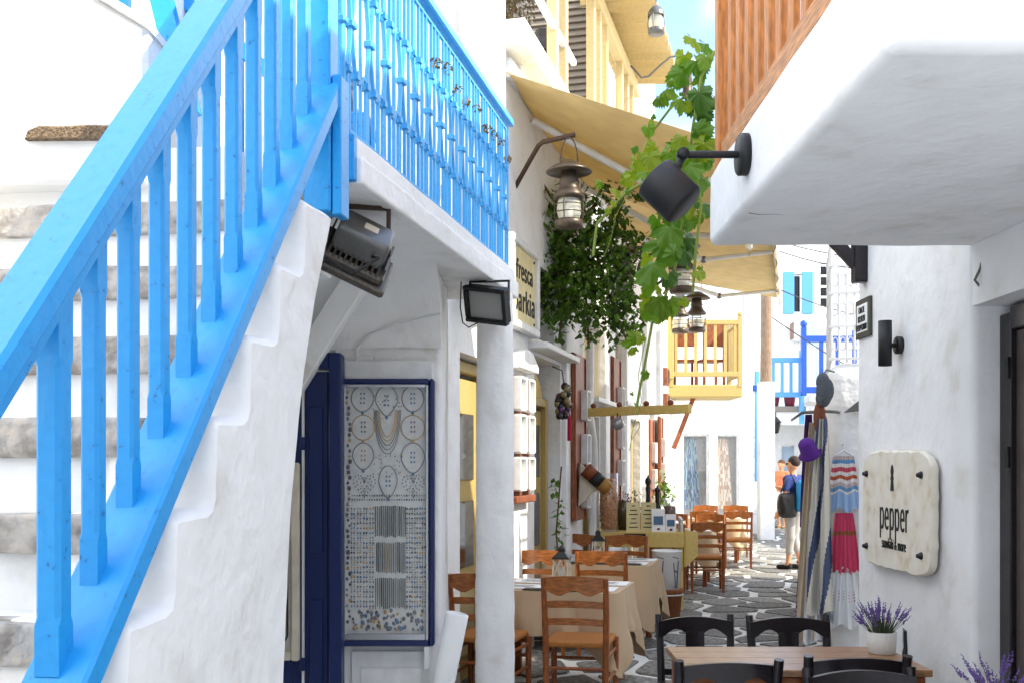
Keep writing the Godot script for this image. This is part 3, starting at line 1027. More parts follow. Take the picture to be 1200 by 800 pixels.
	s.box(fc + tb * Vector3(0, -0.077, 0), Vector3(0.26, 0.006, 0.20), tb)
	part("glass", s, M.flood_glass, f)
	s = Shape.new()
	s.tube([fc + tb * Vector3(0.06, 0.05, 0.10), fc + Vector3(0.06, -0.06, 0.16), fc + Vector3(-0.03, -0.12, 0.16), fc + Vector3(-0.12, -0.06, 0.12), fc + Vector3(-0.16, 0.05, 0.05), fc + Vector3(-0.17, 0.15, 0.0)], 0.0055, 7)
	part("cable", s, M.black, f)
	f.scale = Vector3.ONE * 1.18
	f = thing("flood_light", "black square flood light with pale glass beside the round pillar", "flood light", v(-0.16, 2.70, 6.2), -0.2)
	s = Shape.new()
	s.box(Vector3(0.03, -0.005, 0), Vector3(0.24, 0.01, 0.025))
	for x in [-0.085, 0.145]:
		s.box(Vector3(x, -0.06, 0), Vector3(0.01, 0.12, 0.025))
	part("yoke", s, M.black, f)
	tb = Basis(Vector3.BACK, deg_to_rad(-10)) * Basis(Vector3.UP, -0.3) * Basis(Vector3.RIGHT, deg_to_rad(28))
	s = Shape.new()
	for q in [[0, 0.095, 0.28, 0.026], [0, -0.095, 0.28, 0.026], [-0.127, 0, 0.026, 0.164], [0.127, 0, 0.026, 0.164]]:
		s.box(Vector3(0.02, -0.15, 0.05) + tb * Vector3(q[0], q[1], 0), Vector3(q[2], q[3], 0.04), tb, 0.005)
	s.box(Vector3(0.02, -0.15, 0.05) + tb * Vector3(0, 0, -0.035), Vector3(0.27, 0.21, 0.04), tb, 0.01)
	part("housing", s, M.black, f)
	s = Shape.new()
	s.box(Vector3(0.02, -0.15, 0.05) + tb * Vector3(0, 0, -0.008), Vector3(0.228, 0.164, 0.006), tb)
	part("glass", s, M.flood_glass, f)
	s = Shape.new()
	s.tube([Vector3(-0.14, 0.0, 0), Vector3(-0.145, -0.15, 0), Vector3(-0.13, -0.24, 0.0), Vector3(-0.09, -0.27, 0.02), Vector3(-0.02, -0.24, 0.03)], 0.004, 6)
	part("cable", s, M.black, f)
	# rolled white sheet leaning on the pier
	s = Shape.new()
	var rb := Basis(Vector3.BACK, deg_to_rad(-11))
	s.lathe([Vector2(0.0, 0), Vector2(0.062, 0), Vector2(0.06, 0.4), Vector2(0.064, 0.83), Vector2(0.055, 0.835), Vector2(0.05, 0.80), Vector2(0, 0.80)], 18, Vector3.ZERO, rb)
	single("rolled_sheet", s, M.paper, "white rolled up sheet leaning against the pier below the jewellery case", "roll", "", v(-0.46, 0.0, 5.86))

func jewellery_case():
	var c := thing("jewellery_case", "navy framed glass wall case full of silver jewellery", "display case", v(-0.70, 1.37, 5.98))
	var w := 0.51
	var h := 1.45
	var s := Shape.new()
	s.box(Vector3(0, 0, 0.01), Vector3(w - 0.02, h - 0.02, 0.02))
	part("back_panel", s, M.case_back, c)
	s = Shape.new()
	for x in [-w / 2, w / 2]:
		s.box(Vector3(x, 0, 0.045), Vector3(0.03, h + 0.03, 0.09), Basis(), 0.01)
	for y in [-h / 2, h / 2]:
		s.box(Vector3(0, y, 0.045), Vector3(w - 0.03, 0.03, 0.09), Basis(), 0.006)
	part("frame", s, M.navy, c)
	s = Shape.new()
	for x in [-w / 2 + 0.025, w / 2 - 0.025]:
		s.box(Vector3(x, 0, 0.08), Vector3(0.014, h - 0.035, 0.016), Basis(), 0.003)
	s.box(Vector3(0, h / 2 - 0.025, 0.08), Vector3(w - 0.07, 0.014, 0.016))
	s.box(Vector3(0, -h / 2 + 0.035, 0.07), Vector3(w - 0.07, 0.035, 0.03), Basis(), 0.003)
	part("inner_trim", s, M.silver, c)
	s = Shape.new()
	s.box(Vector3(0, 0, 0.074), Vector3(w - 0.05, h - 0.05, 0.004))
	part("glass_pane", s, M.glass, c)
	# the jewellery; positions in metres from the case centre, measured from a close view
	var o := Vector3(-0.70, 1.37, -5.98 + 0.024)
	var loc := func(x: float, y: float) -> Vector3: return Vector3((x - 160.0) / 520.0, (400.0 - y) / 520.0, 0.0)
	var spots := [
		[90, 72, 0.064, 0.072, 0.2, "top left"], [236, 72, 0.062, 0.072, 0.2, "top right"], [92, 155, 0.064, 0.070, 0.0, "left in the second row"],
		[236, 155, 0.066, 0.070, 0.0, "right in the second row"], [92, 238, 0.06, 0.075, 0.35, "left in the third row"], [236, 243, 0.066, 0.085, 0.35, "right in the third row"],
		[160, 78, 0.064, 0.085, 0.75, "top centre"], [164, 312, 0.052, 0.09, 0.45, "centre just above the hearts"]]
	for q in spots:
		var n := thing("necklace", "thin bead necklace with drop pendant, %s of the jewellery case" % q[5], "necklace", o + loc.call(q[0], q[1]), 0.0, "necklaces in the jewellery case")
		var pts := []
		for i in 29:
			var a: float = TAU * i / 28.0
			var y: float = sin(a)
			pts.append(Vector3(cos(a) * q[2] * (1.0 - q[4] * 0.7 * clampf(-y, 0, 1)), y * q[3], 0.006))
		s = Shape.new()
		s.tube(pts, 0.0032, 5, false)
		part("chain", s, M.case_silver if q[1] != 155 else M.gold, n)
		s = Shape.new()
		s.ball(Vector3(0, -q[3] - 0.006, 0.008), Vector3(0.008, 0.011, 0.006), 8, 6)
		part("pendant", s, M.turquoise if q[1] != 155 else M.gold, n)
		s = Shape.new()
		for k in 3:
			for sx in [-1, 1]:
				s.ball(Vector3(sx * 0.009, 0.03 - k * 0.026, 0.004), Vector3(0.005, 0.0065, 0.004), 6, 4)
		part("earring_pairs", s, [M.turquoise, M.gold, M.iron][int(q[1]) % 3], n)
	var nn := thing("necklace", "five strand silver necklace in the upper middle of the jewellery case", "necklace", o + loc.call(162, 130), 0.0, "necklaces in the jewellery case")
	for k in 5:
		var pts := []
		for i in 15:
			var a: float = PI + PI * i / 14.0
			pts.append(Vector3(cos(a) * (0.046 + 0.007 * k), 0.05 + sin(a) * (0.15 + 0.024 * k), 0.006))
		s = Shape.new()
		s.tube(pts, 0.0026, 5, false)
		part("strand", s, M.case_silver if k > 1 else M.gold, nn)
	# rows of small pieces nobody would count
	rng.seed = 5
	var bits := [Shape.new(), Shape.new(), Shape.new(), Shape.new()]
	var drop := func(k: int, x: float, y: float, r := 0.0045):
		bits[k].ball(loc.call(x, y) + Vector3(0, 0, 0.004), Vector3(r, r * 1.25, r * 0.7), 6, 4)
	for heart in [95.0, 237.0]:
		for ring in [0.35, 0.68, 1.0]:
			for i in int(26 * ring):
				var a: float = TAU * i / int(26 * ring)
				drop.call(i % 2, heart + 2.0 * 16.0 * pow(sin(a), 3.0) * ring, 320.0 - ring * 2.2 * (13.0 * cos(a) - 5.0 * cos(2 * a) - 2.0 * cos(3 * a) - cos(4 * a)), 0.0038)
	for row in 2:
		for i in 30:
			drop.call(rng.randi() % 2, 60 + i * 7.2, 352 + row * 12, rng.randf_range(0.003, 0.0055))
	for col in [[62, 0], [80, 0], [98, 0], [116, 0], [223, 1], [238, 1], [253, 1], [268, 1]]:
		for i in 21:
			var y: float = 390.0 + i * 14.2
			var k: int = [0, 0, 1, 2, 3][rng.randi() % 5]
			var sz := rng.randf_range(0.004, 0.0065)
			drop.call(k, col[0] - 4, y, sz)
			drop.call(k, col[0] + 4 + rng.randf_range(-1, 1), y + rng.randf_range(-1.5, 1.5), sz)
			if rng.randf() < 0.6:
				drop.call(0, col[0] - 4, y + 7, 0.003)
				drop.call(0, col[0] + 4, y + 7, 0.003)
	for blk in [[127, 214, 380, 476], [131, 213, 486, 580], [128, 213, 590, 682]]:
		for i in 16:
			var x: float = lerpf(blk[0], blk[1], i / 15.0)
			var a: Vector3 = loc.call(x, blk[2] + rng.randf() * 5)
			var b: Vector3 = loc.call(x, blk[3] - rng.randf() * 8)
			bits[2 if i in [5, 6] and blk[2] == 486 else (0 if i % 3 else 1)].tube([a + Vector3(0, 0, 0.004), b + Vector3(0, 0, 0.004)], rng.randf_range(0.002, 0.0042), 5, false)
	for i in 95:
		var x := rng.randf_range(62, 270)
		var y := rng.randf_range(686, 742)
		drop.call([0, 0, 1, 2, 3][rng.randi() % 5], x, y, rng.randf_range(0.006, 0.011))
	for i in 44:
		var y := 52.0 + i * 15.5
		drop.call([0, 1, 1, 2][rng.randi() % 4], 49 + rng.randf_range(-5, 5), y, rng.randf_range(0.006, 0.012))
	for i in 50:
		drop.call(rng.randi() % 4, rng.randf_range(120, 205), rng.randf_range(60, 130) + (170 if i % 2 else 0), 0.0035)
	var js := thing("small_jewellery", "rows of tiny earrings, charms and bracelets pinned inside the case", "jewellery", o)
	js.set_meta("kind", "stuff")
	for k in 4:
		part(["silver_pieces", "dark_pieces", "gold_pieces", "blue_pieces"][k], bits[k], [M.case_silver, M.iron, M.gold, M.turquoise][k], js)

# ---------- restaurant facade ----------
func pierced_wall(s: Shape, z0: float, z1: float, h0: float, h1: float, holes: Array, thick: float):
	# a wall along local -z with its face at x = 0; holes are [z0, z1, h0, h1] in depth along the wall
	var zs := [z0, z1]
	var hs := [h0, h1]
	for q in holes:
		zs.append_array([q[0], q[1]]); hs.append_array([q[2], q[3]])
	zs.sort(); hs.sort()
	for i in zs.size() - 1:
		for j in hs.size() - 1:
			if zs[i + 1] - zs[i] < 0.001 or hs[j + 1] - hs[j] < 0.001:
				continue
			var zm: float = (zs[i] + zs[i + 1]) / 2
			var hm: float = (hs[j] + hs[j + 1]) / 2
			var solid := true
			for q in holes:
				if zm > q[0] and zm < q[1] and hm > q[2] and hm < q[3]:
					solid = false
			if solid:
				s.box(Vector3(-thick / 2, hm, -zm), Vector3(thick, hs[j + 1] - hs[j], zs[i + 1] - zs[i]))

func yellow_door(called: String, label: String, depth: float, wide: float, tall: float, arched: bool):
	var d := thing(called, label, "door", wall_at(depth, -0.16, 0.0), FACADE_TURN)
	var s := Shape.new()
	s.box(Vector3(0, tall / 2, 0.045), Vector3(0.10, tall, 0.09), Basis(), 0.008)
	s.box(Vector3(0, tall / 2, -wide + 0.045), Vector3(0.10, tall, 0.09), Basis(), 0.008)
	s.box(Vector3(0, tall - 0.04, -wide / 2), Vector3(0.098, 0.08, wide - 0.18), Basis(), 0.006)
	part("frame", s, M.yellow, d)
	s = Shape.new()
	s.box(Vector3(-0.02, tall / 2 - 0.06, -wide / 2), Vector3(0.04, tall - 0.12, wide - 0.2), Basis(), 0.004)
	var leaf := part("door_leaf", s, M.yellow, d)
	for k in 3:
		s = Shape.new()
		s.box(Vector3(0.004, 0.45 + k * 0.66, -wide / 2), Vector3(0.02, 0.5, wide - 0.42), Basis(), 0.004)
		part("panel", s, M.yellow_pale if k == 0 else M.dark_glass, leaf)
	if arched:
		var poly := PackedVector2Array()
		for i in 15:
			poly.append(Vector2(cos(PI * i / 14.0) * (wide / 2 - 0.02), sin(PI * i / 14.0) * 0.30))
		s = Shape.new()
		s.prism(poly, 0.05, Vector3(-0.03, tall - 0.02, -wide / 2), Basis(Vector3.UP, PI / 2), 0.004)
		part("fanlight", s, M.ochre, d)

func picture_box(parent: Node3D, y: float, z: float, w: float, h: float, x := 0.0):
	# a white boxed frame fixed to a board
	var s := Shape.new()
	for q in [[-w / 2, 0.0, 0.022, h], [w / 2, 0.0, 0.022, h]]:
		s.box(Vector3(x + 0.035, y, z + q[0]), Vector3(0.07, q[3], q[2]), Basis(), 0.003)
	for q in [-h / 2, h / 2]:
		s.box(Vector3(x + 0.035, y + q, z), Vector3(0.068, 0.022, w - 0.02), Basis(), 0.003)
	var f := part("photo_box", s, M.white_paint, parent)
	s = Shape.new()
	s.box(Vector3(x + 0.012, y, z), Vector3(0.012, h - 0.02, w - 0.02))
	part("print", s, M.paper, f)
	s = Shape.new()
	s.box(Vector3(x + 0.020, y - h * 0.1, z), Vector3(0.004, h * 0.4, w * 0.55))
	part("picture", s, mat(Color(rng.randf_range(0.3, 0.75), rng.randf_range(0.4, 0.65), rng.randf_range(0.45, 0.75)), 0.5, T.patch, 20.0), f)

func build_facade():
	rng.seed = 12
	var holes := [[7.42, 8.45, -0.1, 2.42], [9.55, 10.62, -0.1, 2.62], [9.35, 10.35, 2.78, 3.45], [11.75, 12.75, -0.1, 2.2], [11.85, 12.9, 2.42, 3.35], [13.9, 15.0, 2.5, 3.4], [15.2, 16.2, -0.1, 2.3], [16.9, 17.8, 1.1, 2.5]]
	# the wall stands along its own line, depth measured along it
	var w := thing("restaurant_house", "white restaurant house along the left side of the alley", "house", wall_at(0, 0, 0), FACADE_TURN)
	var s := Shape.new()
	var hh := []
	for q in holes:
		hh.append([q[0] / 0.9669, q[1] / 0.9669, q[2], q[3]])
	pierced_wall(s, 6.9 / 0.9669, 21.6, 0.0, 4.95, hh, 0.4)
	s.box(Vector3(-2.2, 2.47, -14.5), Vector3(3.4, 4.9, 14.0))
	part("wall", s, M.white, w)
	# plaster piers and ledges that stand proud of the wall
	for q in [[10.78, 0.24, 0.05, 4.9], [12.95, 0.3, 0.07, 4.9], [14.6, 0.24, 0.06, 4.9], [16.5, 0.26, 0.07, 4.9], [18.2, 0.3, 0.07, 4.9]]:
		s = Shape.new()
		s.rounded(Vector3(q[2] / 2 - 0.01, q[3] / 2, -q[0] / 0.9669), Vector3(q[2] + 0.03, q[3], q[1]), 0.015, 2, 0.006, Basis(), 4)
		part("pilaster", s, M.white, w)
	for q in [[9.3, 10.75, 2.68], [11.75, 13.0, 2.36], [13.8, 15.1, 2.44]]:
		s = Shape.new()
		s.rounded(Vector3(0.05, q[2], -(q[0] + q[1]) / 2 / 0.9669), Vector3(0.26, 0.055, q[1] - q[0]), 0.012, 2)
		part("ledge", s, M.white_paint, w)
	# windows with yellow frames over the ledges
	for q in [[9.35, 10.35, 2.78, 3.45], [11.85, 12.9, 2.42, 3.35], [13.9, 15.0, 2.5, 3.4], [16.9, 17.8, 1.1, 2.5]]:
		s = Shape.new()
		var zc: float = -(q[0] + q[1]) / 2 / 0.9669
		var wd: float = (q[1] - q[0]) / 0.9669
		for z in [zc - wd / 2 + 0.04, zc + wd / 2 - 0.04, zc]:
			s.box(Vector3(-0.2, (q[2] + q[3]) / 2, z), Vector3(0.06, q[3] - q[2], 0.075), Basis(), 0.006)
		for h in [q[2] + 0.04, q[3] - 0.04]:
			s.box(Vector3(-0.2, h, zc), Vector3(0.058, 0.075, wd), Basis(), 0.006)
		var win := part("window", s, M.yellow, w)
		s = Shape.new()
		s.box(Vector3(-0.22, (q[2] + q[3]) / 2, zc), Vector3(0.008, q[3] - q[2] - 0.1, wd - 0.1))
		part("pane", s, M.dark_glass if q[0] < 11 else M.beige_paint, win)
	yellow_door("yellow_door", "pale yellow door half hidden behind the round pillar", 7.45, 1.0, 2.4, false)
	yellow_door("yellow_door", "yellow arched door beside the board of white photo boxes", 9.57, 1.02, 2.28, true)
	yellow_door("yellow_door", "yellow door between the two tall brown boards", 11.78, 0.96, 2.18, false)
	yellow_door("yellow_door", "yellow door beyond the second brown board", 15.23, 0.94, 2.28, false)
	# hanging name sign
	var l := thing("restaurant_sign", "cream framed sign with black lettering above the photo board", "sign", wall_at(8.98, 0.02, 3.12), FACADE_TURN)
	s = Shape.new()
	for y in [-0.34, 0.34]:
		s.box(Vector3(0.03, y, 0), Vector3(0.08, 0.07, 0.92), Basis(), 0.01)
	for z in [-0.425, 0.425]:
		s.box(Vector3(0.03, 0, z), Vector3(0.078, 0.615, 0.07), Basis(), 0.01)
	part("frame", s, M.white_paint, l)
	s = Shape.new()
	s.box(Vector3(0.02, 0, 0), Vector3(0.03, 0.62, 0.79))
	part("panel", s, M.sign_cream, l)
	var lb := Basis(Vector3.UP, PI / 2)
	letters(l, "fresca", 0.15, M.ink, Vector3(0.037, 0.12, -0.02), lb, 0.95, 700)
	letters(l, "barkia", 0.18, M.ink, Vector3(0.037, -0.13, -0.02), lb, 0.95, 700)
	for q in [[0.27, -0.35], [-0.27, -0.35], [0.27, 0.35], [-0.27, 0.35]]:
		s = Shape.new()
		s.ball(Vector3(0.037, q[0], q[1]), Vector3(0.01, 0.014, 0.014), 8, 5)
		part("screw", s, M.iron, l)
	# hooded shelf and photo board under it
	l = thing("photo_board", "rusty brown board with rows of white photo boxes left of the arched door", "board", wall_at(8.95, 0.0, 0.0), FACADE_TURN)
	s = Shape.new()
	s.box(Vector3(0.02, 1.86, 0), Vector3(0.035, 1.02, 0.62), Basis(), 0.004)
	part("board", s, mat(Color(0.58, 0.36, 0.26), 0.8, T.patch, 2.5), l)
	s = Shape.new()
	s.box(Vector3(0.05, 1.35, 0), Vector3(0.08, 0.06, 0.66), Basis(), 0.006)
	part("bottom_rail", s, M.board_brown, l)
	var poly := PackedVector2Array([Vector2(-0.34, 0), Vector2(0.34, 0)])
	for i in 11:
		poly.append(Vector2(0.34 - 0.68 * i / 10.0, 0.06 + 0.12 * sin(PI * i / 10.0)))
	s = Shape.new()
	s.prism(poly, 0.10, Vector3(0.06, 2.42, 0), Basis(Vector3.UP, PI / 2), 0.01)
	part("hood", s, M.white_paint, l)
	for row in 3:
		for k in 2:
			picture_box(l, 2.22 - row * 0.33, 0.16 - k * 0.3, 0.2, 0.26 if row != 1 else 0.3, 0.035)
	# tall brown boards with photo boxes
	var bd := [[11.15, 1.06, 2.78, 0.62, "first tall brown board, with white photo boxes, right of the arched door"], [13.45, 1.0, 2.98, 0.62, "second tall brown board, behind the hanging vine tip"], [16.75, 1.0, 2.35, 0.5, "third brown board with white boxes, beyond the host stand"], [18.0, 1.0, 2.45, 0.45, "narrow brown board nearest the yellow wooden balcony"]]
	for q in bd:
		l = thing("brown_board", q[4], "board", wall_at(q[0], 0.0, 0.0), FACADE_TURN, "tall brown boards on the facade")
		s = Shape.new()
		s.box(Vector3(0.075, (q[1] + q[2]) / 2, 0), Vector3(0.035, q[2] - q[1], q[3]), Basis(), 0.006)
		part("board", s, M.board_brown, l)
		s = Shape.new()
		for z in [-q[3] / 2 + 0.03, q[3] / 2 - 0.03]:
			s.box(Vector3(0.1, (q[1] + q[2]) / 2, z), Vector3(0.02, q[2] - q[1] - 0.03, 0.05), Basis(), 0.005)
		part("moulding", s, M.board_brown, l)
		var n := 3 if q[3] > 0.5 else 3
		for k in n:
			picture_box(l, q[2] - 0.52 - k * (0.46 if q[3] > 0.5 else 0.42), -q[3] / 2 + 0.16, 0.2, 0.30, 0.095)
	# white down pipe with a bend
	s = Shape.new()
	s.tube([wall_at(11.75, 0.09, 3.4), wall_at(11.7, 0.09, 2.6), wall_at(11.62, 0.1, 2.2), wall_at(11.75, 0.12, 1.9), wall_at(11.85, 0.11, 1.6), wall_at(11.8, 0.1, 1.3), wall_at(11.8, 0.1, 0.0)], 0.045, 10)
	single("drain_pipe", s, M.white_paint, "wavy white drain pipe running down beside the first brown board", "pipe")
	# carnival mask by the arched door
	l = thing("hanging_ornament", "purple beaded ornament with red ribbon hanging by the arched door", "ornament", wall_at(10.25, 0.12, 2.42), FACADE_TURN)
	var cols := [Color(0.16, 0.10, 0.2), Color(0.3, 0.15, 0.35), Color(0.5, 0.45, 0.3), Color(0.12, 0.12, 0.14)]
	for k in 4:
		s = Shape.new()
		for i in 9:
			s.ball(Vector3(rng.randf_range(-0.05, 0.05), -0.02 - rng.randf() * 0.3, rng.randf_range(-0.07, 0.07) + 0.03), Vector3(0.032, 0.035, 0.032), 7, 5)
		part("beads", s, mat(cols[k], 0.4), l)
	s = Shape.new()
	s.tube([Vector3(0, -0.2, -0.08), Vector3(0.03, -0.35, -0.11), Vector3(0.02, -0.55, -0.15)], 0.022, 6, true, 0.4)
	part("ribbon", s, mat(Color(0.72, 0.1, 0.25), 0.8), l)
	s = Shape.new()
	s.tube([Vector3(0, 0.0, 0.0), Vector3(-0.02, 0.12, 0.0), Vector3(-0.115, 0.16, 0.0)], 0.006, 6)
	part("hook", s, M.iron, l)
	# yellow beam with pegs and a round lamp
	l = thing("peg_beam", "yellow wooden beam with round pegs reaching out above the host stand", "beam", v(1.2, 2.19, 10.95), deg_to_rad(-38))
	s = Shape.new()
	s.box(Vector3(0, 0, 0), Vector3(1.42, 0.09, 0.07), Basis(), 0.006)
	part("beam", s, M.ochre, l)
	for x in [-0.42, -0.10, 0.22, 0.5]:
		s = Shape.new()
		s.ball(Vector3(x, 0.065, 0.02), Vector3(0.032, 0.03, 0.032), 10, 6)
		part("peg", s, M.board_brown, l)
	s = Shape.new()
	s.tube([Vector3(-0.70, 0.02, 0), Vector3(-0.80, 0.02, 0.0)], 0.02, 8)
	part("wall_fixing", s, M.iron, l)
	l = thing("globe_lamp", "small grey globe lamp hanging under the yellow beam", "lamp", v(1.08, 2.145, 10.92))
	s = Shape.new()
	s.tube([Vector3(0, 0.02, 0), Vector3(0, -0.02, 0)], 0.008, 6)
	part("stalk", s, M.iron, l)
	s = Shape.new()
	s.ball(Vector3(0, -0.085, 0), Vector3(0.07, 0.068, 0.07), 18, 10)
	part("globe", s, mat(Color(0.6, 0.6, 0.6), 0.25, null, 1.0, null, 0, 0.5), l)
	# two meter boxes near the yellow balcony
	for q in [[18.9, 3.2, "upper small brown box on the wall below the lanterns"], [18.95, 2.75, "lower small brown box on the wall below the lanterns"]]:
		l = thing("meter_box", q[2], "box", wall_at(q[0], 0.0, q[1]), FACADE_TURN, "small boxes near the yellow balcony")
		s = Shape.new()
		s.box(Vector3(0.05, 0, 0), Vector3(0.12, 0.3, 0.35), Basis(), 0.012)
		part("case", s, M.board_brown, l)
		s = Shape.new()
		s.box(Vector3(0.112, 0, 0), Vector3(0.012, 0.22, 0.25), Basis(), 0.003)
		part("cover", s, M.rust_iron, l)
	# wrought iron scroll bracket
	l = thing("scroll_bracket", "dark wrought iron scroll bracket holding a lantern above the restaurant wall", "bracket", wall_at(13.0, 0.0, 3.9), FACADE_TURN)
	s = Shape.new()
	var pts := []
	for i in 30:
		var a := i * 0.33
		var rr := 0.26 - 0.0072 * i
		pts.append(Vector3(0.62 + cos(a) * rr, 0.05 + sin(a) * rr, 0))
	s.tube(pts, 0.018, 6)
	part("scroll", s, M.iron, l)
	s = Shape.new()
	s.tube([Vector3(0, 0.36, 0), Vector3(1.05, 0.36, 0)], 0.018, 6)
	s.tube([Vector3(0.05, -0.3, 0), Vector3(0.2, 0.0, 0), Vector3(0.4, 0.2, 0), Vector3(0.5, 0.36, 0)], 0.016, 6)
	part("arm", s, M.iron, l)
	s = Shape.new()
	s.box(Vector3(0.01, 0.05, 0), Vector3(0.03, 0.9, 0.06), Basis(), 0.004)
	part("wall_bar", s, M.iron, l)
	# ship's lanterns
	var lan := make_lantern("large bronze ship lantern nearest the blue balcony, on an iron arm", v(0.455, 3.52, 8.5))
	var q := [[v(1.16, 3.35, 11.0), "second ship lantern, in front of the dark ivy"], [wall_at(13.0, 0.95, 3.68), "third ship lantern, on the scroll bracket behind the vine leaves"], [v(2.93, 3.93, 18.6), "left of the two small ship lanterns above the yellow wooden balcony"], [v(3.05, 3.82, 17.6), "right of the two small ship lanterns above the yellow wooden balcony"]]
	for e in q:
		var c := copy(lan, "ship_lantern", e[0], rng.randf() * 3.0, e[1])
		if e[0].z < -12:
			c.scale = Vector3.ONE * 1.25
	var arms := [[wall_at(8.95, -0.02, 3.95), v(0.25, 4.24, 8.62), v(0.50, 4.26, 8.5), "bent iron arm carrying the largest ship lantern"], [wall_at(11.4, 0.0, 3.9), v(0.95, 3.99, 11.1), v(1.22, 4.0, 11.0), "iron arm of the lantern in front of the ivy"], [wall_at(19.1, 0.0, 4.7), v(2.8, 4.83, 18.7), v(3.0, 4.84, 18.6), "iron arm of the left small lantern above the yellow balcony"], [wall_at(18.6, 0.0, 4.58), v(2.9, 4.72, 17.8), v(3.12, 4.74, 17.6), "iron arm of the right small lantern above the yellow balcony"]]
	for e in arms:
		s = Shape.new()
		s.tube([e[0], e[0].lerp(e[1], 0.5) + Vector3(0, 0.02, 0), e[0].lerp(e[1], 0.85) + Vector3(0, 0.03, 0), e[1], e[2]], 0.02, 8)
		single("lantern_arm", s, M.rust_iron, e[3], "bracket", "lantern arms")

func make_lantern(label: String, pos: Vector3) -> Node3D:
	var l := thing("ship_lantern", label, "lantern", pos, 0.0, "ship lanterns along the restaurant")
	var s := Shape.new()
	s.lathe([Vector2(0, 0), Vector2(0.105, 0), Vector2(0.115, 0.015), Vector2(0.115, 0.05), Vector2(0.10, 0.065), Vector2(0, 0.065)], 24)
	part("base", s, M.bronze, l)
	s = Shape.new()
	s.lathe([Vector2(0.078, 0.065), Vector2(0.095, 0.11), Vector2(0.098, 0.16), Vector2(0.085, 0.225)], 24)
	part("glass", s, M.lamp_glass, l)
	s = Shape.new()
	s.lathe([Vector2(0.03, 0.066), Vector2(0.03, 0.17), Vector2(0, 0.18)], 12)
	part("burner", s, M.pot_white, l)
	s = Shape.new()
	s.lathe([Vector2(0.085, 0.225), Vector2(0.125, 0.235), Vector2(0.125, 0.26), Vector2(0.09, 0.30), Vector2(0.075, 0.34), Vector2(0.085, 0.36), Vector2(0.07, 0.40), Vector2(0.062, 0.45), Vector2(0.0, 0.45)], 24)
	part("chimney", s, M.bronze, l)
	s = Shape.new()
	s.lathe([Vector2(0.18, 0.438), Vector2(0.185, 0.445), Vector2(0.15, 0.475), Vector2(0.09, 0.51), Vector2(0.04, 0.535), Vector2(0, 0.54)], 32)
	s.lathe([Vector2(0.0, 0.45), Vector2(0.18, 0.438)], 32)
	part("hood", s, M.bronze, l)
	for k in 4:
		s = Shape.new()
		var a := TAU * k / 4.0 + 0.4
		s.tube([Vector3(cos(a) * 0.112, 0.05, sin(a) * 0.112), Vector3(cos(a) * 0.122, 0.14, sin(a) * 0.122), Vector3(cos(a) * 0.118, 0.24, sin(a) * 0.118)], 0.005, 5)
		part("guard_wire", s, M.bronze, l)
	for y in [0.115, 0.175]:
		s = Shape.new()
		var pts := []
		for i in 25:
			pts.append(Vector3(cos(TAU * i / 24.0) * 0.121, y, sin(TAU * i / 24.0) * 0.121))
		s.tube(pts, 0.0045, 5, false)
		part("guard_ring", s, M.bronze, l)
	s = Shape.new()
	var h := []
	for i in 13:
		h.append(Vector3(cos(PI * i / 12.0) * 0.07, 0.52 + sin(PI * i / 12.0) * 0.2, 0))
	s.tube(h, 0.006, 5)
	part("handle", s, M.bronze, l)
	s = Shape.new()
	s.tube([Vector3(0.06, 0.0, 0.02), Vector3(0.06, -0.05, 0.02), Vector3(0.045, -0.06, 0.02), Vector3(0.03, -0.045, 0.02)], 0.004, 5)
	part("hook", s, M.bronze, l)
	return l

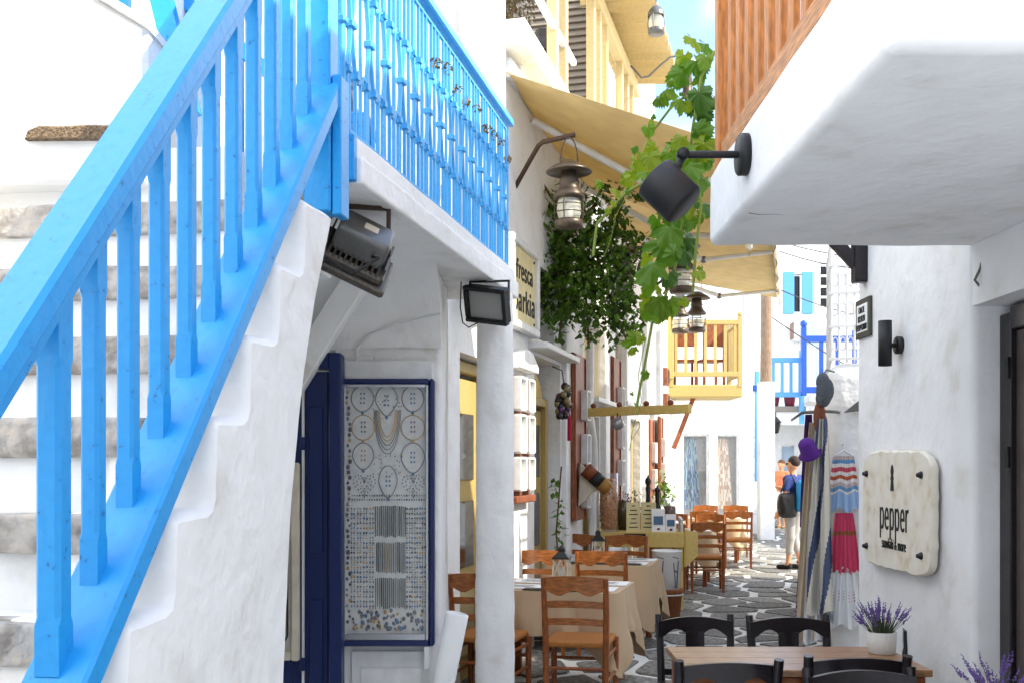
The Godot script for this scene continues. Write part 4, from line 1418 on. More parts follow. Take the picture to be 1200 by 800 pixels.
func build_upper_gallery():
	var g := thing("upper_gallery", "pale yellow timber gallery with grey louvred shutters above the awning", "gallery", wall_at(0, 0, 0), FACADE_TURN)
	var k := 1.0 / 0.9669
	var s := Shape.new()
	s.box(Vector3(-0.9, 5.05, -12.4 * k), Vector3(2.2, 0.2, 8.2))
	part("floor_slab", s, M.white, g)
	s = Shape.new()
	s.box(Vector3(-1.6, 7.0, -12.4 * k), Vector3(0.3, 3.8, 8.2))
	s.box(Vector3(-0.75, 6.9, -17.0 * k), Vector3(1.6, 3.6, 1.0))
	part("back_wall", s, M.white, g)
	# louvred shutter panels standing across the gallery
	for q in [[10.55, -0.95, 1.2], [13.6, -0.7, 0.9]]:
		s = Shape.new()
		for z in [-q[2] / 2, q[2] / 2]:
			s.box(Vector3(q[1] + z, 6.5, -q[0] * k), Vector3(0.06, 2.7, 0.05))
		s.box(Vector3(q[1], 6.5, -q[0] * k - 0.06), Vector3(q[2], 2.7, 0.02))
		var sh := part("shutter", s, M.louver, g)
		for i in 30:
			s = Shape.new()
			s.box(Vector3(q[1], 5.25 + i * 0.088, -q[0] * k), Vector3(q[2], 0.075, 0.012), Basis(Vector3.RIGHT, -0.5))
			part("slat", s, M.louver, sh)
	for q in [[10.55, 0.12, 2.9], [11.0, 0.10, 2.9], [12.55, 0.11, 2.0], [12.95, 0.09, 2.0], [13.4, 0.09, 2.0], [14.6, 0.10, 2.0], [15.1, 0.1, 2.0], [15.55, 0.09, 2.0]]:
		s = Shape.new()
		s.box(Vector3(-0.06, 5.15 + q[2] / 2, -q[0] * k), Vector3(0.10, q[2], q[1]), Basis(), 0.008)
		part("post", s, M.yellow_pale, g)
	s = Shape.new()
	s.box(Vector3(-0.06, 7.22, -13.4 * k), Vector3(0.14, 0.16, 5.4), Basis(), 0.01)
	part("top_beam", s, M.yellow_pale, g)
	s = Shape.new()
	s.box(Vector3(-0.04, 5.95, -10.4 * k), Vector3(0.06, 0.06, 2.2), Basis(), 0.008)
	part("hand_rail", s, M.white_paint, g)
	s = Shape.new()
	s.box(Vector3(-0.04, 5.5, -10.4 * k), Vector3(0.05, 0.05, 2.2), Basis(), 0.006)
	part("lower_rail", s, M.white_paint, g)
	# curtains between the far posts
	s = Shape.new()
	s.sheet(40, 6, func(u, w):
		return Vector3(-0.12 + 0.03 * sin(u * 46.0) * (0.4 + 0.6 * (1.0 - w)), 5.2 + 1.75 * w, -lerpf(13.5, 14.5, u) * k))
	part("curtain", s, M.paper, g)
	# scalloped roof tiles at the eave, each its own piece
	var ro := thing("tiled_eave", "pale yellow scalloped tile eave under the sky at the top", "eave", wall_at(0, 0, 0), FACADE_TURN)
	s = Shape.new()
	s.box(Vector3(-0.08, 7.36, -13.6 * k), Vector3(0.12, 0.06, 5.2))
	part("soffit", s, M.yellow_pale, ro)
	var tile := Shape.new()
	tile.sheet(8, 3, func(u, w):
		var a: float = PI * u
		return Vector3(0.62 * w - 0.1, 0.16 * sin(a) - 0.06 * w, cos(a) * 0.16), 0.016)
	var tm := tile.mesh()
	for i in 16:
		part("roof_tile", tm, M.yellow_pale, ro, Vector3(0.06, 7.42, -(11.2 + i * 0.32) * k))
	for i in 16:
		part("roof_tile", tm, M.yellow_pale, ro, Vector3(-0.30, 7.52, -(11.2 + i * 0.32) * k))
	# end wall beyond
	# white pot with bush
	var p := thing("potted_bush", "white pot with reddish green bush on the ledge above the awning", "potted plant", wall_at(9.05, -0.1, 5.10))
	s = Shape.new()
	s.lathe([Vector2(0, 0), Vector2(0.09, 0), Vector2(0.115, 0.04), Vector2(0.135, 0.14), Vector2(0.14, 0.165), Vector2(0.155, 0.17), Vector2(0.155, 0.215), Vector2(0.135, 0.22), Vector2(0.0, 0.2)], 28)
	part("pot", s, M.pot_white, p)
	s = Shape.new()
	scatter_leaves(s, 1100, Vector3(0.02, 0.45, 0), Vector3(0.22, 0.32, 0.22), 0.034, 51)
	part("crown", s, M.bush, p)
	s = Shape.new()
	for i in 8:
		var a := i * 0.8
		s.tube([Vector3(0, 0.25, 0), Vector3(cos(a) * 0.06, 0.45, sin(a) * 0.06), Vector3(cos(a) * 0.14, 0.7, sin(a) * 0.14)], 0.008, 5)
	part("stem", s, M.stem, p)
	var pd := thing("ledge_block", "white block on the upper ledge carrying the potted bush", "plinth", wall_at(9.05, -0.1, 4.84), FACADE_TURN)
	s = Shape.new()
	s.rounded(Vector3(0, 0.13, 0), Vector3(0.34, 0.26, 0.4), 0.02)
	part("block", s, M.white, pd)
	# lantern standing on the gallery rail and a round white fan
	var fl := thing("gallery_lantern", "black topped white lantern standing behind the yellow gallery posts", "lantern", wall_at(10.9, -0.25, 5.15))
	s = Shape.new()
	s.lathe([Vector2(0.13, 0.72), Vector2(0.12, 0.78), Vector2(0.08, 0.86), Vector2(0.07, 0.95), Vector2(0.0, 0.98)], 6, Vector3.ZERO, Basis(), false)
	part("roof", s, M.iron, fl)
	for i in 4:
		s = Shape.new()
		var a := TAU * i / 4.0
		s.box(Vector3(cos(a) * 0.11, 0.36, sin(a) * 0.11), Vector3(0.02, 0.72, 0.02))
		part("post", s, M.white_paint, fl)
	s = Shape.new()
	s.box(Vector3(0, 0.02, 0), Vector3(0.26, 0.04, 0.26))
	part("base", s, M.white_paint, fl)
	# goose-neck lamp and the lantern hanging high on a wire
	var gl := thing("goose_neck_lamp", "thin goose neck lamp with white shade reaching over the alley", "lamp", wall_at(14.9, 0.1, 7.0))
	s = Shape.new()
	s.tube([Vector3(-0.05, 0.2, 0), Vector3(0.02, 0.12, 0), Vector3(0.10, 0.03, 0), Vector3(0.2, 0.05, 0), Vector3(0.38, 0.22, 0), Vector3(0.5, 0.32, 0), Vector3(0.64, 0.34, 0), Vector3(0.82, 0.33, 0)], 0.015, 7)
	part("arm", s, M.grey_metal, gl)
	s = Shape.new()
	s.lathe([Vector2(0.14, 0.22), Vector2(0.135, 0.24), Vector2(0.08, 0.28), Vector2(0.03, 0.31), Vector2(0, 0.32)], 24, Vector3(0.74, 0, 0))
	part("shade", s, M.white_paint, gl)
	s = Shape.new()
	s.lathe([Vector2(0, -0.22), Vector2(0.075, -0.21), Vector2(0.075, -0.17), Vector2(0.06, -0.15), Vector2(0.08, -0.06), Vector2(0.06, 0.06), Vector2(0.07, 0.1), Vector2(0.045, 0.16), Vector2(0.035, 0.28)], 18, Vector3(0.74, 0, 0))
	part("lamp_body", s, M.bronze, gl)
	var wl := thing("wire_lantern", "small metal lantern hanging in the sky at the top of the picture", "lantern", v(1.63, 6.5, 12.05))
	s = Shape.new()
	s.lathe([Vector2(0, 0), Vector2(0.09, 0), Vector2(0.095, 0.05), Vector2(0.08, 0.06), Vector2(0, 0.06)], 18)
	part("base", s, M.grey_metal, wl)
	s = Shape.new()
	s.lathe([Vector2(0.075, 0.06), Vector2(0.085, 0.12), Vector2(0.075, 0.2)], 18)
	part("glass", s, M.lamp_glass, wl)
	s = Shape.new()
	s.lathe([Vector2(0.095, 0.2), Vector2(0.095, 0.23), Vector2(0.07, 0.28), Vector2(0.03, 0.32), Vector2(0, 0.32)], 18)
	part("cap", s, M.grey_metal, wl)
	for i in 4:
		s = Shape.new()
		var a := TAU * i / 4.0 + 0.5
		s.tube([Vector3(cos(a) * 0.09, 0.02, sin(a) * 0.09), Vector3(cos(a) * 0.1, 0.12, sin(a) * 0.1), Vector3(cos(a) * 0.09, 0.22, sin(a) * 0.09)], 0.006, 5)
		part("guard_wire", s, M.grey_metal, wl)
	s = Shape.new()
	s.tube([Vector3(0, 0.3, 0), Vector3(0.0, 1.0, 0)], 0.005, 5)
	part("chain", s, M.iron, wl)
	s = Shape.new()
	s.tube([v(-1.0, 7.9, 11.9), v(0.6, 7.62, 12.0), v(1.63, 7.5, 12.05), v(3.2, 7.6, 12.1), v(4.9, 7.9, 12.2)], 0.006, 5)
	single("support_wire", s, M.iron, "thin wire across the alley carrying the high small lantern", "wire")

func build_awnings():
	for q in [[8.55, 12.3, 4.78, 4.07, 1.75, "large beige awning nearest the blue balcony, sagging over the tables"], [12.7, 17.9, 4.80, 4.35, 2.0, "farther beige awning reaching to the old wooden pole"]]:
		var a := thing("awning", q[5], "awning", wall_at(0, 0, 0), FACADE_TURN, "beige awnings over the restaurant tables")
		var k := 1.0 / 0.9669
		var s := Shape.new(false)
		s.sheet(24, 28, func(u, w):
			var sag: float = -0.16 * sin(PI * w) * (0.5 + 0.5 * sin(PI * u)) - 0.05 * sin(TAU * 2.0 * w) * u * 0.4
			return Vector3(q[4] * u, lerpf(q[2], q[3], u) + sag * 0.8, -lerpf(q[0], q[1], w) * k), 0.004)
		part("canopy", s, M.awning, a)
		s = Shape.new()
		s.tube([Vector3(q[4] + 0.02, q[3] - 0.01, -q[0] * k + 0.03), Vector3(q[4] + 0.02, q[3] - 0.01, -q[1] * k - 0.03)], 0.04, 10)
		part("front_bar", s, M.white_paint, a)
		s = Shape.new()
		s.box(Vector3(0.0, q[2] + 0.05, -(q[0] + q[1]) / 2 * k), Vector3(0.14, 0.16, (q[1] - q[0]) * k), Basis(), 0.03)
		part("roller_box", s, M.white_paint, a)
		s = Shape.new()
		s.sheet(2, 40, func(u, w):
			return Vector3(q[4] + 0.03 + 0.02 * sin(w * 30.0) * u, q[3] - 0.03 - 0.13 * u, -lerpf(q[0], q[1], w) * k), 0.003)
		part("valance", s, M.awning, a)
		for w in [0.22, 0.8]:
			var z: float = -lerpf(q[0], q[1], w) * k
			s = Shape.new()
			var el := Vector3(q[4] * 0.55, lerpf(q[2], q[3], 0.55) - 0.22, z - 0.5)
			s.tube([Vector3(0.03, q[2] - 0.12, z), el], 0.035, 6)
			s.tube([el, Vector3(q[4], q[3] - 0.05, z)], 0.03, 6)
			part("folding_arm", s, M.white_paint, a)
			s = Shape.new()
			s.ball(el, Vector3(0.05, 0.05, 0.05), 10, 6)
			part("elbow", s, M.grey_metal, a)

# ---------- the far end of the alley ----------
func slatted_rail(parent: Node3D, a: Vector3, b: Vector3, tall: float, n: int, m: Material, w := 0.03, called := "baluster"):
	var d := b - a
	var dir := d.normalized()
	var bs := Basis(dir, Vector3.UP, dir.cross(Vector3.UP))
	for y in [tall, 0.06]:
		var s := Shape.new()
		s.box((a + b) / 2 + Vector3(0, y, 0), Vector3(d.length(), w * 1.8, w * 1.6), bs, 0.006)
		part("rail", s, m, parent)
	for i in n:
		var s := Shape.new()
		s.box(a + d * ((i + 0.5) / n) + Vector3(0, tall / 2 + 0.03, 0), Vector3(w, tall - 0.09, w), bs)
		part(called, s, m, parent)

func build_far_end():
	rng.seed = 31
	# yellow wooden balcony jutting from the facade's end
	var b := thing("yellow_balcony", "pale yellow wooden balcony with brown brace, jutting over the alley", "balcony", v(2.9, 2.9, 19.8))
	var s := Shape.new()
	s.box(Vector3(0.67, 0.11, -0.5), Vector3(1.42, 0.23, 1.1), Basis(), 0.02)
	part("deck", s, M.yellow, b)
	for q in [[0.05, 0.02], [1.33, 0.02], [1.33, -0.98]]:
		s = Shape.new()
		s.box(Vector3(q[0], 0.83, q[1]), Vector3(0.085, 1.3, 0.085), Basis(), 0.01)
		s.ball(Vector3(q[0], 1.52, q[1]), Vector3(0.05, 0.055, 0.05), 10, 6)
		part("post", s, M.yellow, b)
	for e in [[Vector3(0.05, 0.36, 0.02), Vector3(1.33, 0.36, 0.02), 6], [Vector3(1.33, 0.36, 0.02), Vector3(1.33, 0.36, -0.98), 5]]:
		slatted_rail(b, e[0], e[1], 1.02, e[2] + 1, M.yellow, 0.05)
	s = Shape.new()
	s.tube([Vector3(0.15, -0.95, -0.3), Vector3(0.52, 0.0, -0.3)], 0.055, 4)
	part("brace", s, M.board_brown, b)
	s = Shape.new()
	s.box(Vector3(-0.12, 0.9, 0.06), Vector3(0.42, 1.15, 0.14), Basis(), 0.015)
	part("shutter", s, M.yellow, b)
	for k in 2:
		var c := thing("terrace_chair", ["brown chair on the yellow balcony, left one", "brown chair on the yellow balcony, right one"][k], "chair", v(3.3 + k * 0.55, 3.13, 20.3), 0.2 * k, "chairs on the yellow balcony")
		s = Shape.new()
		s.box(Vector3(0, 1.0, 0), Vector3(0.46, 0.5, 0.04), Basis(), 0.01)
		part("backrest", s, M.board_brown, c)
		s = Shape.new()
		s.box(Vector3(0, 0.5, -0.22), Vector3(0.46, 0.05, 0.42), Basis(), 0.01)
		part("seat", s, M.board_brown, c)
		for x in [-0.2, 0.2]:
			for z in [0.0, -0.4]:
				s = Shape.new()
				s.box(Vector3(x, 0.24 if z < -0.1 else 0.6, z), Vector3(0.045, 0.47 if z < -0.1 else 1.2, 0.045))
				part("leg", s, M.board_brown, c)
	# the white house behind it with shop windows
	var h := thing("shop_house", "white shop house beyond the yellow balcony with clothes in its windows", "house", v(3.2, 0, 22.6))
	s = Shape.new()
	pierced_front(s, 0.0, 1.9, 0.0, 4.4, [[0.40, 0.98, 0.35, 2.3], [1.12, 1.62, 0.35, 2.3]], 0.35)
	s.box(Vector3(-2.0, 3.0, -2.2), Vector3(3.9, 6.0, 3.6))
	s.box(Vector3(0.95, 3.5, -2.6), Vector3(1.88, 1.7, 2.6))
	part("wall", s, M.white, h)
	s = Shape.new()
	s.box(Vector3(1.02, 1.3, -0.38), Vector3(1.4, 2.4, 0.04))
	part("window_back", s, mat(Color(0.75, 0.75, 0.74), 0.8, T.mottle, 3.0), h)
	for q in [[0.40, 0.98], [1.12, 1.62]]:
		s = Shape.new()
		for x in [q[0] + 0.025, q[1] - 0.025]:
			s.box(Vector3(x, 1.325, -0.06), Vector3(0.05, 1.95, 0.06))
		for y in [0.375, 2.275]:
			s.box(Vector3((q[0] + q[1]) / 2, y, -0.06), Vector3(q[1] - q[0] - 0.1, 0.05, 0.06))
		var win := part("shop_window", s, M.white_paint, h)
		s = Shape.new()
		s.box(Vector3((q[0] + q[1]) / 2, 1.325, -0.07), Vector3(q[1] - q[0] - 0.1, 1.85, 0.01))
		part("pane", s, M.glass, win)
	var cl := [[0.62, "blue patterned dress in the left shop window", Color(0.10, 0.35, 0.55), Color(0.5, 0.65, 0.7)], [1.30, "cream patterned dress in the right shop window", Color(0.75, 0.62, 0.5), Color(0.9, 0.86, 0.8)]]
	for q in cl:
		var dn := FastNoiseLite.new(); dn.seed = int(q[0] * 100); dn.frequency = 9.0
		s = Shape.new(false)
		s.sheet(14, 18, func(u, w):
			var wd: float = lerpf(0.10, 0.2, w)
			return Vector3((u - 0.5) * 2 * wd, 1.75 - 1.5 * w, 0.05 * sin(u * 14.0) * (0.3 + w)), 0.01, func(u, w): return (q[2] if dn.get_noise_2d(u, w * 2) > 0 else q[3]).srgb_to_linear())
		single("window_dress", s, M.tinted, q[1], "dress", "dresses in the shop windows", v(3.2 + q[0], 0.45, 22.78))
	# white stepped wall with blue trims, pillar and old pole
	h = thing("terrace_house", "white house with coursed wall and blue trims behind the pillar", "house", v(4.85, 0, 25.2))
	s = Shape.new()
	s.box(Vector3(0.15, 2.32, -0.8), Vector3(1.9, 4.64, 1.5))
	part("wall", s, M.white, h)
	for j in 7:
		for i in 2:
			s = Shape.new()
			s.rounded(Vector3(0.0 + i * 0.68 - (0.15 if j % 2 else 0.0) + 0.1, 0.25 + j * 0.45, -0.045), Vector3(0.66, 0.435, 0.04), 0.012, 2)
			part("stone_block", s, M.white, h)
	s = Shape.new()
	s.box(Vector3(0.45, 3.45, 0.05), Vector3(1.0, 0.14, 0.14), Basis(), 0.01)
	s.box(Vector3(0.7, 3.75, 0.06), Vector3(0.16, 0.5, 0.12), Basis(), 0.01)
	part("blue_beam", s, M.strong_blue, h)
	s = Shape.new()
	s.box(Vector3(0.93, 2.55, 0.06), Vector3(0.10, 2.6, 0.08), Basis(), 0.01)
	part("blue_strip", s, M.sky_blue, h)
	s = Shape.new()
	s.rounded(Vector3(0, 1.72, 0), Vector3(0.32, 3.45, 0.32), 0.02, 2)
	single("square_pillar", s, M.white, "square white pillar at the bend of the alley below the old wooden pole", "pillar", "", v(5.55, 0, 23.3))
	s = Shape.new()
	s.tube([Vector3(0, 0, 0), Vector3(0.01, 1.6, 0), Vector3(-0.01, 3.3, 0)], [0.125, 0.12, 0.11], 12)
	single("old_pole", s, M.old_pole, "weathered brown wooden pole standing on the white pillar", "pole", "", v(5.55, 3.44, 23.3))
	# pale terrace railing above
	b = thing("terrace_railing", "pale blue and white terrace railing above the yellow balcony", "railing", v(4.0, 0, 24.4))
	slatted_rail(b, Vector3(0.0, 4.7, 0), Vector3(1.35, 4.7, 0), 0.95, 7, M.pale_blue, 0.06)
	slatted_rail(b, Vector3(1.35, 4.7, 0), Vector3(1.9, 4.6, -2.0), 0.95, 8, M.pale_blue, 0.05)
	for x in [0.0, 1.35]:
		s = Shape.new()
		s.box(Vector3(x, 5.25, 0), Vector3(0.10, 1.25, 0.10), Basis(), 0.01)
		part("post", s, M.pale_blue, b)
	# terrace that carries it and the tall white house behind
	h = thing("back_house", "tall sunlit white house behind the terrace railing", "house", v(4.0, 0, 26.5))
	s = Shape.new()
	s.box(Vector3(0.4, 2.3, -0.05), Vector3(3.4, 4.6, 0.7))
	s.box(Vector3(-1.0, 3.2, -2.0), Vector3(5.2, 6.4, 3.2))
	part("wall", s, M.white, h)
	# far house with balcony, blue gates, shutters and air conditioner
	h = thing("end_house", "white house closing the alley with balcony, shutters and shop doorway", "house", v(8.0, 0, 33.0))
	s = Shape.new()
	pierced_front(s, -1.2, 4.0, 0.0, 9.0, [[0.35, 0.75, 0.0, 2.25], [0.9, 1.5, 0.0, 2.3], [0.55, 1.15, 6.35, 7.55], [1.55, 2.4, 6.5, 7.9]], 0.4)
	s.box(Vector3(1.4, 4.5, -1.6), Vector3(5.2, 9.0, 0.2))
	part("wall", s, M.white, h)
	s = Shape.new()
	s.box(Vector3(1.15, 3.0, 0.55), Vector3(3.4, 0.35, 1.1), Basis(), 0.02)
	part("balcony_slab", s, M.white, h)
	s = Shape.new()
	s.box(Vector3(0.55, 1.12, -0.25), Vector3(0.4, 2.2, 0.05))
	part("glazed_door", s, M.pale_blue, h)
	s = Shape.new()
	s.box(Vector3(0.85, 6.95, -0.2), Vector3(0.22, 1.1, 0.06))
	part("window_pane", s, M.dark_glass, h)
	for x in [0.56, 1.14]:
		s = Shape.new()
		s.box(Vector3(x, 6.95, 0.03), Vector3(0.34, 1.3, 0.05), Basis(), 0.01)
		part("blue_shutter", s, M.sky_blue, h)
	for y in 4:
		s = Shape.new()
		s.box(Vector3(1.98, 6.68 + y * 0.33, -0.15), Vector3(0.8, 0.25, 0.05))
		part("grey_pane", s, M.dark_glass, h)
	b = thing("white_balcony_railing", "white slatted balcony railing over the far shop doorway", "railing", v(8.0, 3.17, 31.95))
	slatted_rail(b, Vector3(-0.4, 0, 0), Vector3(2.6, 0, 0), 0.75, 16, M.white_paint, 0.06)
	s = Shape.new()
	s.rounded(Vector3(0, 0, 0), Vector3(0.75, 0.62, 0.4), 0.03, 2)
	var ac := thing("air_conditioner", "white air conditioner unit under the blue shutters", "air conditioner", v(9.0, 5.75, 32.78))
	part("casing", s, M.white_paint, ac)
	s = Shape.new()
	s.box(Vector3(-0.385, 0, 0), Vector3(0.03, 0.5, 0.34))
	part("side_grille", s, mat(Color(0.55, 0.42, 0.35), 0.7), ac)
	for k in 6:
		s = Shape.new()
		s.box(Vector3(0.05, -0.22 + k * 0.09, 0.205), Vector3(0.55, 0.02, 0.012))
		part("slat", s, M.pale_blue, ac)
	# blue gate and small blue railing on the upper terrace to the right
	var tr := thing("raised_terrace", "white raised terrace carrying the blue gate", "terrace", v(7.7, 0, 27.5))
	s = Shape.new()
	s.box(Vector3(1.35, 3.35, -0.8), Vector3(2.7, 0.18, 2.0), Basis(), 0.02)
	s.box(Vector3(1.9, 3.0, -0.6), Vector3(1.6, 0.5, 1.6))
	part("floor", s, M.white_paint, tr)
	s = Shape.new()
	s.box(Vector3(2.0, 1.4, -1.4), Vector3(0.4, 2.8, 0.4))
	part("pier", s, M.white, tr)
	b = thing("blue_gate", "deep blue wooden gate frame on the raised terrace", "gate", v(7.42, 3.44, 27.3))
	for q in [[0.05, 0.85, 0.13, 1.75], [1.35, 0.85, 0.1, 1.6]]:
		s = Shape.new()
		s.box(Vector3(q[0], q[1], 0), Vector3(q[2], q[3], 0.12), Basis(), 0.012)
		part("post", s, M.strong_blue, b)
	s = Shape.new()
	s.ball(Vector3(0.05, 1.8, 0), Vector3(0.09, 0.1, 0.09), 10, 7)
	part("finial", s, M.strong_blue, b)
	for y in [0.12, 1.42]:
		s = Shape.new()
		s.box(Vector3(0.7, y, 0), Vector3(1.2, 0.16, 0.08), Basis(), 0.01)
		part("rail", s, M.strong_blue, b)
	for k in 2:
		s = Shape.new()
		s.box(Vector3(0.5 + k * 0.42, 0.77, 0), Vector3(0.10, 1.14, 0.06))
		part("upright", s, M.strong_blue, b)
	for k in 5:
		s = Shape.new()
		s.box(Vector3(0.17 + k * 0.055, 0.77, -0.02), Vector3(0.04, 1.14, 0.03))
		part("slat", s, M.pale_blue, b)
	b = thing("small_blue_railing", "small sky blue railing left of the deep blue gate", "railing", v(6.75, 3.05, 27.6))
	slatted_rail(b, Vector3(-0.1, 0.35, 0), Vector3(0.82, 0.35, 0), 0.95, 4, M.sky_blue, 0.07)
	s = Shape.new()
	s.box(Vector3(0.75, 0.6, 0.0), Vector3(0.12, 1.9, 0.12), Basis(), 0.01)
	part("post", s, M.sky_blue, b)
	var pl := thing("planter_ledge", "white ledge with red flower pots behind the small blue railing", "ledge", v(6.75, 3.0, 27.9))
	s = Shape.new()
	s.box(Vector3(0.35, 0.1, 0), Vector3(1.1, 0.14, 0.4), Basis(), 0.02)
	part("ledge", s, M.louver, pl)
	for k in 2:
		s = Shape.new()
		s.lathe([Vector2(0, 0.17), Vector2(0.12, 0.17), Vector2(0.17, 0.5), Vector2(0, 0.5)], 12, Vector3(0.1 + k * 0.42, 0, 0))
		part("flower_pot", s, mat(Color(0.42, 0.12, 0.2), 0.7), pl)
	# low house pieces towards the right hand side
	h = thing("corner_house", "white house behind the right hand shop roof", "house", v(10.2, 0, 29.0))
	s = Shape.new()
	s.box(Vector3(1.0, 4.0, -1.0), Vector3(3.4, 8.0, 4.0))
	part("wall", s, M.white, h)
	h = thing("neighbour_house", "white house wall at the end of the paved alley on the right", "house", v(9.5, 0, 22.0))
	s = Shape.new()
	s.box(Vector3(0.6, 1.6, -0.5), Vector3(3.0, 3.2, 6.0))
	part("wall", s, M.white, h)
	# small black wall lantern far off
	var wl := thing("wall_lantern", "tiny black wall lantern beside the far white balcony", "lantern", v(7.72, 2.78, 31.2))
	s = Shape.new()
	s.lathe([Vector2(0.0, -0.22), Vector2(0.09, -0.2), Vector2(0.15, 0.1), Vector2(0.17, 0.12), Vector2(0.05, 0.26), Vector2(0, 0.3)], 6, Vector3.ZERO, Basis(), false)
	part("lamp_case", s, M.iron, wl)
	s = Shape.new()
	s.tube([Vector3(0, 0.28, 0), Vector3(0.0, 0.4, 0), Vector3(0.0, 0.4, -0.8)], 0.02, 5)
	part("arm", s, M.iron, wl)
	# overhead wires
	var ws := [[v(5.5, 6.6, 23.2), v(9.5, 6.15, 23.0), 0.25, "upper overhead wire from the old pole to the right"], [v(5.5, 6.4, 23.2), v(9.5, 5.95, 23.0), 0.3, "second overhead wire from the old pole to the right"], [v(5.5, 5.6, 23.2), v(9.6, 5.3, 27.0), 0.15, "third overhead wire in front of the blue shutters"], [v(5.5, 4.95, 23.2), v(9.8, 3.2, 26.0), 0.1, "sloping overhead wire in front of the air conditioner"]]
	for q in ws:
		s = Shape.new()
		var pts := []
		for i in 11:
			var t := i / 10.0
			pts.append(q[0].lerp(q[1], t) - Vector3(0, q[2] * 4.0 * t * (1 - t), 0))
		s.tube(pts, 0.013, 5)
		single("overhead_wire", s, M.iron, q[3], "wire", "overhead wires")

func pierced_front(s: Shape, x0: float, x1: float, h0: float, h1: float, holes: Array, thick: float):
	var xs := [x0, x1]
	var hs := [h0, h1]
	for q in holes:
		xs.append_array([q[0], q[1]]); hs.append_array([q[2], q[3]])
	xs.sort(); hs.sort()
	for i in xs.size() - 1:
		for j in hs.size() - 1:
			if xs[i + 1] - xs[i] < 0.001 or hs[j + 1] - hs[j] < 0.001:
				continue
			var xm: float = (xs[i] + xs[i + 1]) / 2
			var hm: float = (hs[j] + hs[j + 1]) / 2
			var solid := true
			for q in holes:
				if xm > q[0] and xm < q[1] and hm > q[2] and hm < q[3]:
					solid = false
			if solid:
				s.box(Vector3(xm, hm, -thick / 2), Vector3(xs[i + 1] - xs[i], hs[j + 1] - hs[j], thick))

# ---------- right hand shop with clothes ----------
func cloth_hang(called: String, label: String, cat: String, group: String, pos: Vector3, turn: float, top_w: float, low_w: float, tall: float, folds: float, amp: float, col: Callable, slant := 0.0, nx := 36, ny := 72):
	var s := Shape.new(false)
	s.sheet(nx, ny, func(u, w):
		var wd: float = lerpf(top_w, low_w, pow(w, 0.8))
		var f: float = sin(u * folds * TAU + sin(w * 3.0) * 0.7) * amp * (0.35 + 0.65 * w) + 0.4 * amp * sin(u * folds * 2.3 * TAU + 1.0 + w * 2.0)
		return Vector3((u - 0.5) * wd + slant * w, -tall * w - 0.02 * sin(u * folds * TAU * 0.5) * w, f), 0.006, col)
	return single(called, s, M.knit, label, cat, group, pos, yaw(turn))

